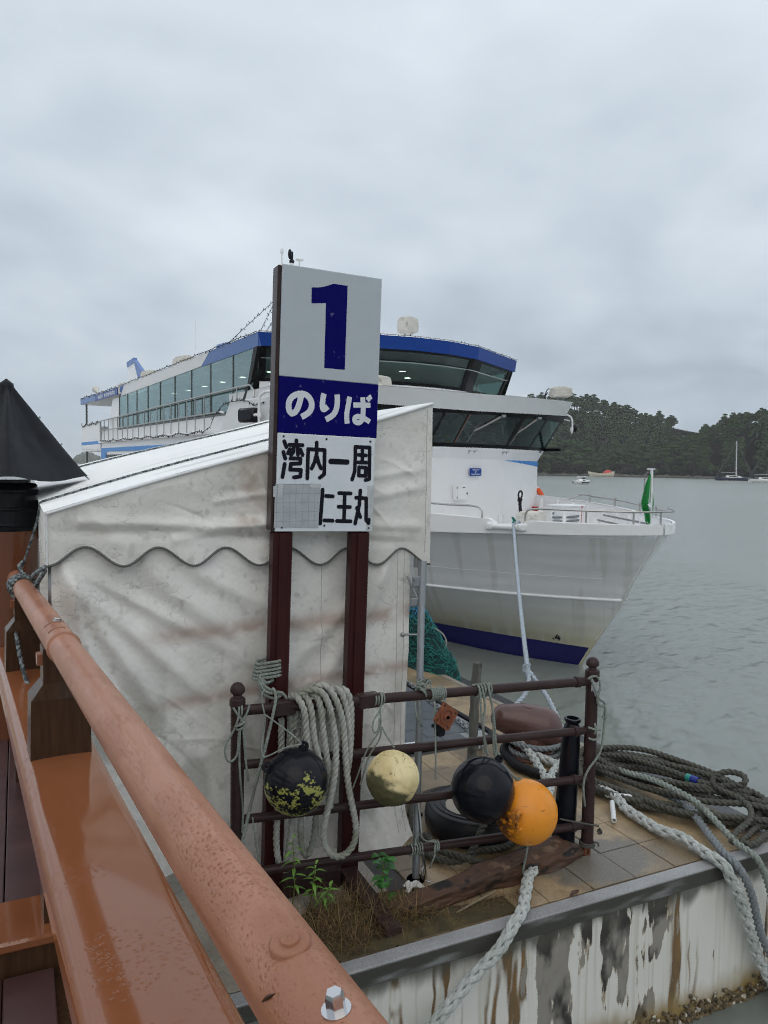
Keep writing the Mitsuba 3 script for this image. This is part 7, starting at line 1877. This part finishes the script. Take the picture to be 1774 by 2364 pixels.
bulbstring([(19.9, 3.40, 3.73), (20.6, 3.40, 3.68), (21, 3.40, 3.75), (21.6, 3.40, 3.66), (22.2, 3.40, 3.76), (22.8, 3.40, 3.64), (23.1, 3.4, 3.74)], 26, .012, 'light_string', ferry, 13, .06)

# ---- fore deck: railings, fairlead, boxes, winch, hooks
def bowrail(pts, posts, sg):
    rl = put(F_(tube(spl(pts, ds=.04), .0155, 8)), 'stainless', 'bow_railing', ferry, smooth=True)
    for s0 in posts:
        t0 = sg * max(float(half(s0 + 1.72, 1.36)) - .01, .03)
        put(F_(rod((s0, t0, float(top_z(s0))), (s0, t0, float(top_z(s0)) + .19), .015, 8)), 'stainless', 'stanchion', rl)
def edge_pts(sg, ss, dz): return [(s, sg * max(float(half(s + 1.72, 1.36)) - .01, .02), float(top_z(s)) + dz) for s in ss]
bowrail([(-.27, 1.44, 1.51), (-.28, 1.43, 1.64), *edge_pts(1, (-.36,), .185), *edge_pts(1, (-.7, -1.07, -1.4, -1.6), .195), (-1.72, .0, 1.695), *edge_pts(-1, (-1.6, -1.4, -1.0), .19)], (-1.07, -1.55), 1)
put(F_(rod((-1.70, .02, 1.50), (-1.70, .02, 1.695), .015, 8)), 'stainless', 'stanchion', ferry)
bowrail([(.30, 1.84, 1.53), (.31, 1.84, 1.64), *edge_pts(1, (.42,), .175), *edge_pts(1, (.8, 1.3, 1.9, 2.6, 3.3), .17)], (1.45, 2.7), 1)
bowrail([*edge_pts(-1, (-.85, -.4, .3, 1.0, 1.8, 2.4), .14), *edge_pts(-1, (2.88,), .13), (2.95, -2.66, 1.66)], (-.4, .42, 1.5, 2.5), -1)
fr = put(F_(join(rod((.13, 1.78, 1.41), (-.29, 1.54, 1.41), .042, 16), box2((.10, 1.70, 1.36), (.20, 1.86, 1.47), .02), box2((-.34, 1.44, 1.36), (-.25, 1.60, 1.47), .02))), 'ferry_white', 'fairlead', ferry, smooth=40)
for s0, t0 in ((.03, 1.70), (-.24, 1.545)):
    put(F_(tube([(s0 + .04, t0, 1.45), (s0 + .04, t0, 1.585), (s0 - .04, t0 - .03, 1.585), (s0 - .04, t0 - .03, 1.45)], .011, 6)), 'ferry_grey', 'roller_guard', fr, smooth=False)
rr_ = np.linspace(0, 2 * np.pi, 20)
put(F_(tube(np.stack([1.10 + .15 * np.cos(rr_), 0 * rr_ + float(half(2.05, .86)) + .03, .86 + .062 * np.sin(rr_)], 1), .018, 8)), 'ferry_white', 'fairlead_ring', hl, smooth=True)
put(F_(hull([(.97, float(half(1.9, .86)) - .02, .82), (1.23, float(half(2.3, .86)) - .02, .82), (.97, float(half(1.9, .86)) - .02, .90), (1.23, float(half(2.3, .86)) - .02, .90), (1.1, float(half(2.05, .86)) + .012, .86)])), 'window_black', 'fairlead_hole', hl, smooth=False)
put(covered((.16, .95, 1.45), (.40, .44, .34), 21, .3, True), 'cover_cloth', 'covered_capstan', ferry, smooth=True)
wn = put(F_(join(box2((1.25, -1.25, 1.10), (1.60, -.80, 1.62), .02), box2((1.2, -1.3, 1.615), (1.65, -.75, 1.64), .006))), 'ferry_white', 'mooring_post', ferry)
put(F_(rope(spl([(1.15 + .0 * q, -1.0 + .30 * math.cos(q), 1.33 + .012 * q + .03 * math.sin(q)) if 0 else (1.42 + .20 * math.cos(q), -1.02 + .26 * math.sin(q), 1.24 + .012 * q) for q in np.linspace(0, 20, 60)], ds=.02), .022, 4)), 'slate_rope', 'stowed_rope', wn, smooth=True)
for s0, t0 in ((4.5, -3.12), (1.78, -1.60)):
    single('fire_box', 'red box on the ferry fore deck ' + ('nearer the wheelhouse' if s0 > 2 else 'right of the white mooring post'), 'box', F_(join(box2((s0 - .09, t0 - .13, 1.10), (s0 + .09, t0 + .13, 1.555 - (.17 if s0 > 2 else 0)), .02), box2((s0 - .10, t0 - .14, 1.557 - (.17 if s0 > 2 else 0)), (s0 + .10, t0 + .14, 1.585 - (.17 if s0 > 2 else 0)), .01))), 'red_paint')
tq = np.linspace(0, 2 * np.pi, 40)
k = thing('life_ring', 'orange life ring hung by the edge of the ferry\'s wheelhouse front', 'life ring')
put(F_(tube(np.stack([4.78 + .26 * np.cos(tq), -3.36 + 0 * tq, 1.56 + .26 * np.sin(tq)], 1), .062, 14)), 'lifebuoy_orange', 'ring', k, smooth=True)
for q in range(4):
    a0 = q * np.pi / 2 + .2; s_ = np.linspace(a0, a0 + .28, 6)
    put(F_(tube(np.stack([4.78 + .26 * np.cos(s_), -3.36 + 0 * s_, 1.56 + .26 * np.sin(s_)], 1), .0645, 14)), 'ferry_white', 'band', k, smooth=True)
pk = put(F_(join(rod((-1.0, -.75, 1.42), (1.5, -2.1, 1.42), .018, 8), rod((-.9, -.7, 1.32), (1.6, -2.05, 1.32), .018, 8))), 'dull_steel', 'boat_hook', ferry)
# cabinet, plaque, folded hook on the front wall
put(F_(xf(rbox((0, 0, 0), (.13, .30, .31), .012), t=(3.60, -.24, 1.79))), 'ferry_white', 'switch_box', wh)
sb_ = f'{wh}__switch_box'
put(F_(join(box2((3.522, -.31, 1.885), (3.536, -.25, 1.90), .002), box2((3.522, -.375, 1.75), (3.536, -.355, 1.79), .002))), 'black_plastic', 'latch', ferry)
for z0 in (1.885, 1.69): put(F_(box2((3.522, -.125, z0 - .018), (3.537, -.098, z0 + .018), .003)), 'dull_steel', 'hinge', ferry)
pq = put(F_(box2((3.655, -.82, 2.125), (3.668, -.52, 2.285), .003)), 'ferry_blue', 'plaque', wh, smooth=False, label='small blue plaque with lines of tiny white writing')
lt = []
for q, (z0, w_) in enumerate(((2.262, .20), (2.243, .16), (2.165, .24), (2.148, .24))):
    for n_ in range(9):
        lt.append(box2((3.6525, -.67 - w_ / 2 + n_ * w_ / 9, z0 - .005), (3.655, -.67 - w_ / 2 + (n_ + .72) * w_ / 9, z0 + .005), .0005))
put(F_(join(*lt, rod((3.6525, -.67, 2.205), (3.655, -.67, 2.205), .018, 12))), 'letter_white', 'plaque_lettering', wh, smooth=False)
hk = put(F_(join(tube(spl([(3.35, -1.68, 1.22), (3.42, -1.70, 1.45), (3.46, -1.72, 1.62)], ds=.03), .035, 8), ball((3.46, -1.72, 1.63), .055, 1), tube(spl([(3.46, -1.69, 1.66), (3.46, -1.68, 1.76), (3.46, -1.73, 1.82), (3.46, -1.78, 1.76), (3.46, -1.75, 1.66)], ds=.02), .018, 8))), 'black_rubber', 'stowed_hook', ferry, smooth=True)
# draught mark on the bow
dm = meshkit.text_mesh('.4', .118, .004, bold=True)
c0 = np.array([stem(-.45) + .62, float(half(.62, -.47)), -.47]); c1 = np.array([stem(-.45) + .30, float(half(.30, -.47)), -.47]); cu = np.array([stem(-.40) + .62 - .03, float(half(.62, -.36)), -.36])
M_ = frame(c0, c1 - c0, np.array([0, float(half(.55, -.36)) - float(half(.55, -.5)), .14]))
put(F_(xf((np.array(dm.vertices) + [0, -.03, .008], np.array(dm.faces)), M_)), 'sign_black', 'draught_mark', hl, smooth=False, label='black draught mark .4 near the waterline')

# ---- flag at the bow
k = thing('flagstaff', 'square white staff at the tip of the ferry\'s bow', 'flagstaff')
put(F_(box2((-1.55, .045, 1.30), (-1.515, .08, 2.30), .004)), 'ferry_white', 'pole', k)
put(F_(box2((-1.565, .02, 2.30), (-1.50, .14, 2.322), .004)), 'ferry_white', 'cap', k)
put(F_(tube(spl([(-1.53, .11, 2.27), (-1.53, .19, 2.22), (-1.53, .20, 1.95), (-1.53, .17, 1.9)], ds=.02), .006, 5)), 'grey_cord', 'halyard', k)
mat('flag_green', proc(lambda p, n, uv: mix((0.004, 0.19, 0.035), (0.008, 0.27, 0.055), fbm(p.x * 9, p.y * 9, p.z * 3, 2))), 0.7, two=True)
def flagf(U, V):
    z = 2.235 - V * .74
    w = np.interp(V, [0, .15, .55, .72, .8, 1.0], [.02, .09, .21, .20, .13, .08])
    f = .035 * np.sin(U * 9 + V * 2) * np.interp(V, [0, .3, 1], [.3, 1, 1])
    tt = .085 + w * U * .95
    return np.stack([-1.56 + f + .02, tt, z + .05 * np.sin(U * 3) * (V > .6)], -1)
m_, uv_ = grid(flagf, np.linspace(0, 1.0, 34), np.linspace(0, 1, 40))
m2_, _ = grid(lambda U, V: np.stack([-1.50 + .02 * np.sin(U * 7), .03 - U * .075 * np.interp(V, [0, .5, 1], [.1, 1, .6]), 2.05 - V * .45], -1), np.linspace(0, 1, 16), np.linspace(0, 1, 20))
k = thing('flag', 'limp bright green flag with a white emblem on the bow staff', 'flag')
put(F_(join(m_, m2_)), 'flag_green', 'cloth', k, smooth=True)
put(F_(thick((np.array([[-1.62, .135, 1.83], [-1.62, .23, 1.80], [-1.63, .17, 1.78], [-1.63, .14, 1.72], [-1.64, .19, 1.755]]), np.array([[0, 1, 2], [0, 2, 3], [2, 1, 4], [2, 4, 3]])), .004)), 'letter_white', 'emblem', k, smooth=False)

# ---- mooring line from the fairlead to the bollard: one part, spliced into an eye
a = W_((-.10, 1.60, 1.455)); a0 = W_((.25, 1.1, 1.40)); b = np.array([4.10, 5.56, .50])
q = np.linspace(0, 1, 40)[:, None]
ln = a + (b - a) * q - np.array([0, 0, .16]) * (4 * q * (1 - q)) * .7
k = thing('mooring_line', 'pale blue-grey mooring line from the ferry\'s bow down to the bollard', 'rope')
put(rope(np.vstack([[a0, (a + a0) / 2 + [0, 0, .05]], ln]), .024, 5, steps=7), 'mooring_blue', 'line', k, smooth=True)
put(rope(spl([b + [.02, .04, .02], (4.04, 5.46, .45), (3.90, 5.32, .36), (3.72, 5.22, .30), (3.58, 5.14, .22)], ds=.02), .022, 5), 'mooring_blue', 'eye', k, smooth=True)
put(rope(spl([b + [.0, .04, .02], (4.09, 5.40, .42), (4.05, 5.18, .33), (4.0, 5.0, .24), (3.95, 4.86, .18)], ds=.02), .022, 5), 'mooring_blue', 'eye', k, smooth=True)
put(rope(spl(np.vstack([knot(b + [0, 0, .0], (.035, .035, .05), 31, 12), knot(b + [-.01, -.02, -.06], (.03, .03, .05), 32, 10)]), ds=.015), .019, 4), 'mooring_blue', 'knot', k, smooth=True)
put(rope(spl([a + [.0, .02, .02], a + [.02, .02, .08], a + [-.03, .0, .10], a + [.05, .03, .05]], ds=.02), .016, 4), 'net_twine', 'green_lashing', k, smooth=True)
# ------------------------------------------------------------------ misty air
scene['misty_air'] = {'type': 'homogeneous', 'albedo': 0.95, 'sigma_t': 0.00026}
scene['clear_skin'] = {'type': 'null'}
scene['haze'] = {'type': 'cube', 'to_world': T().translate([0, 0, 31.0]).scale([3050, 3050, 34.0]), 'bsdf': {'type': 'ref', 'id': 'clear_skin'}, 'interior': {'type': 'ref', 'id': 'misty_air'}}
labels['haze'] = {'kind': 'stuff', 'label': 'thin wet haze over the bay', 'category': 'haze'}
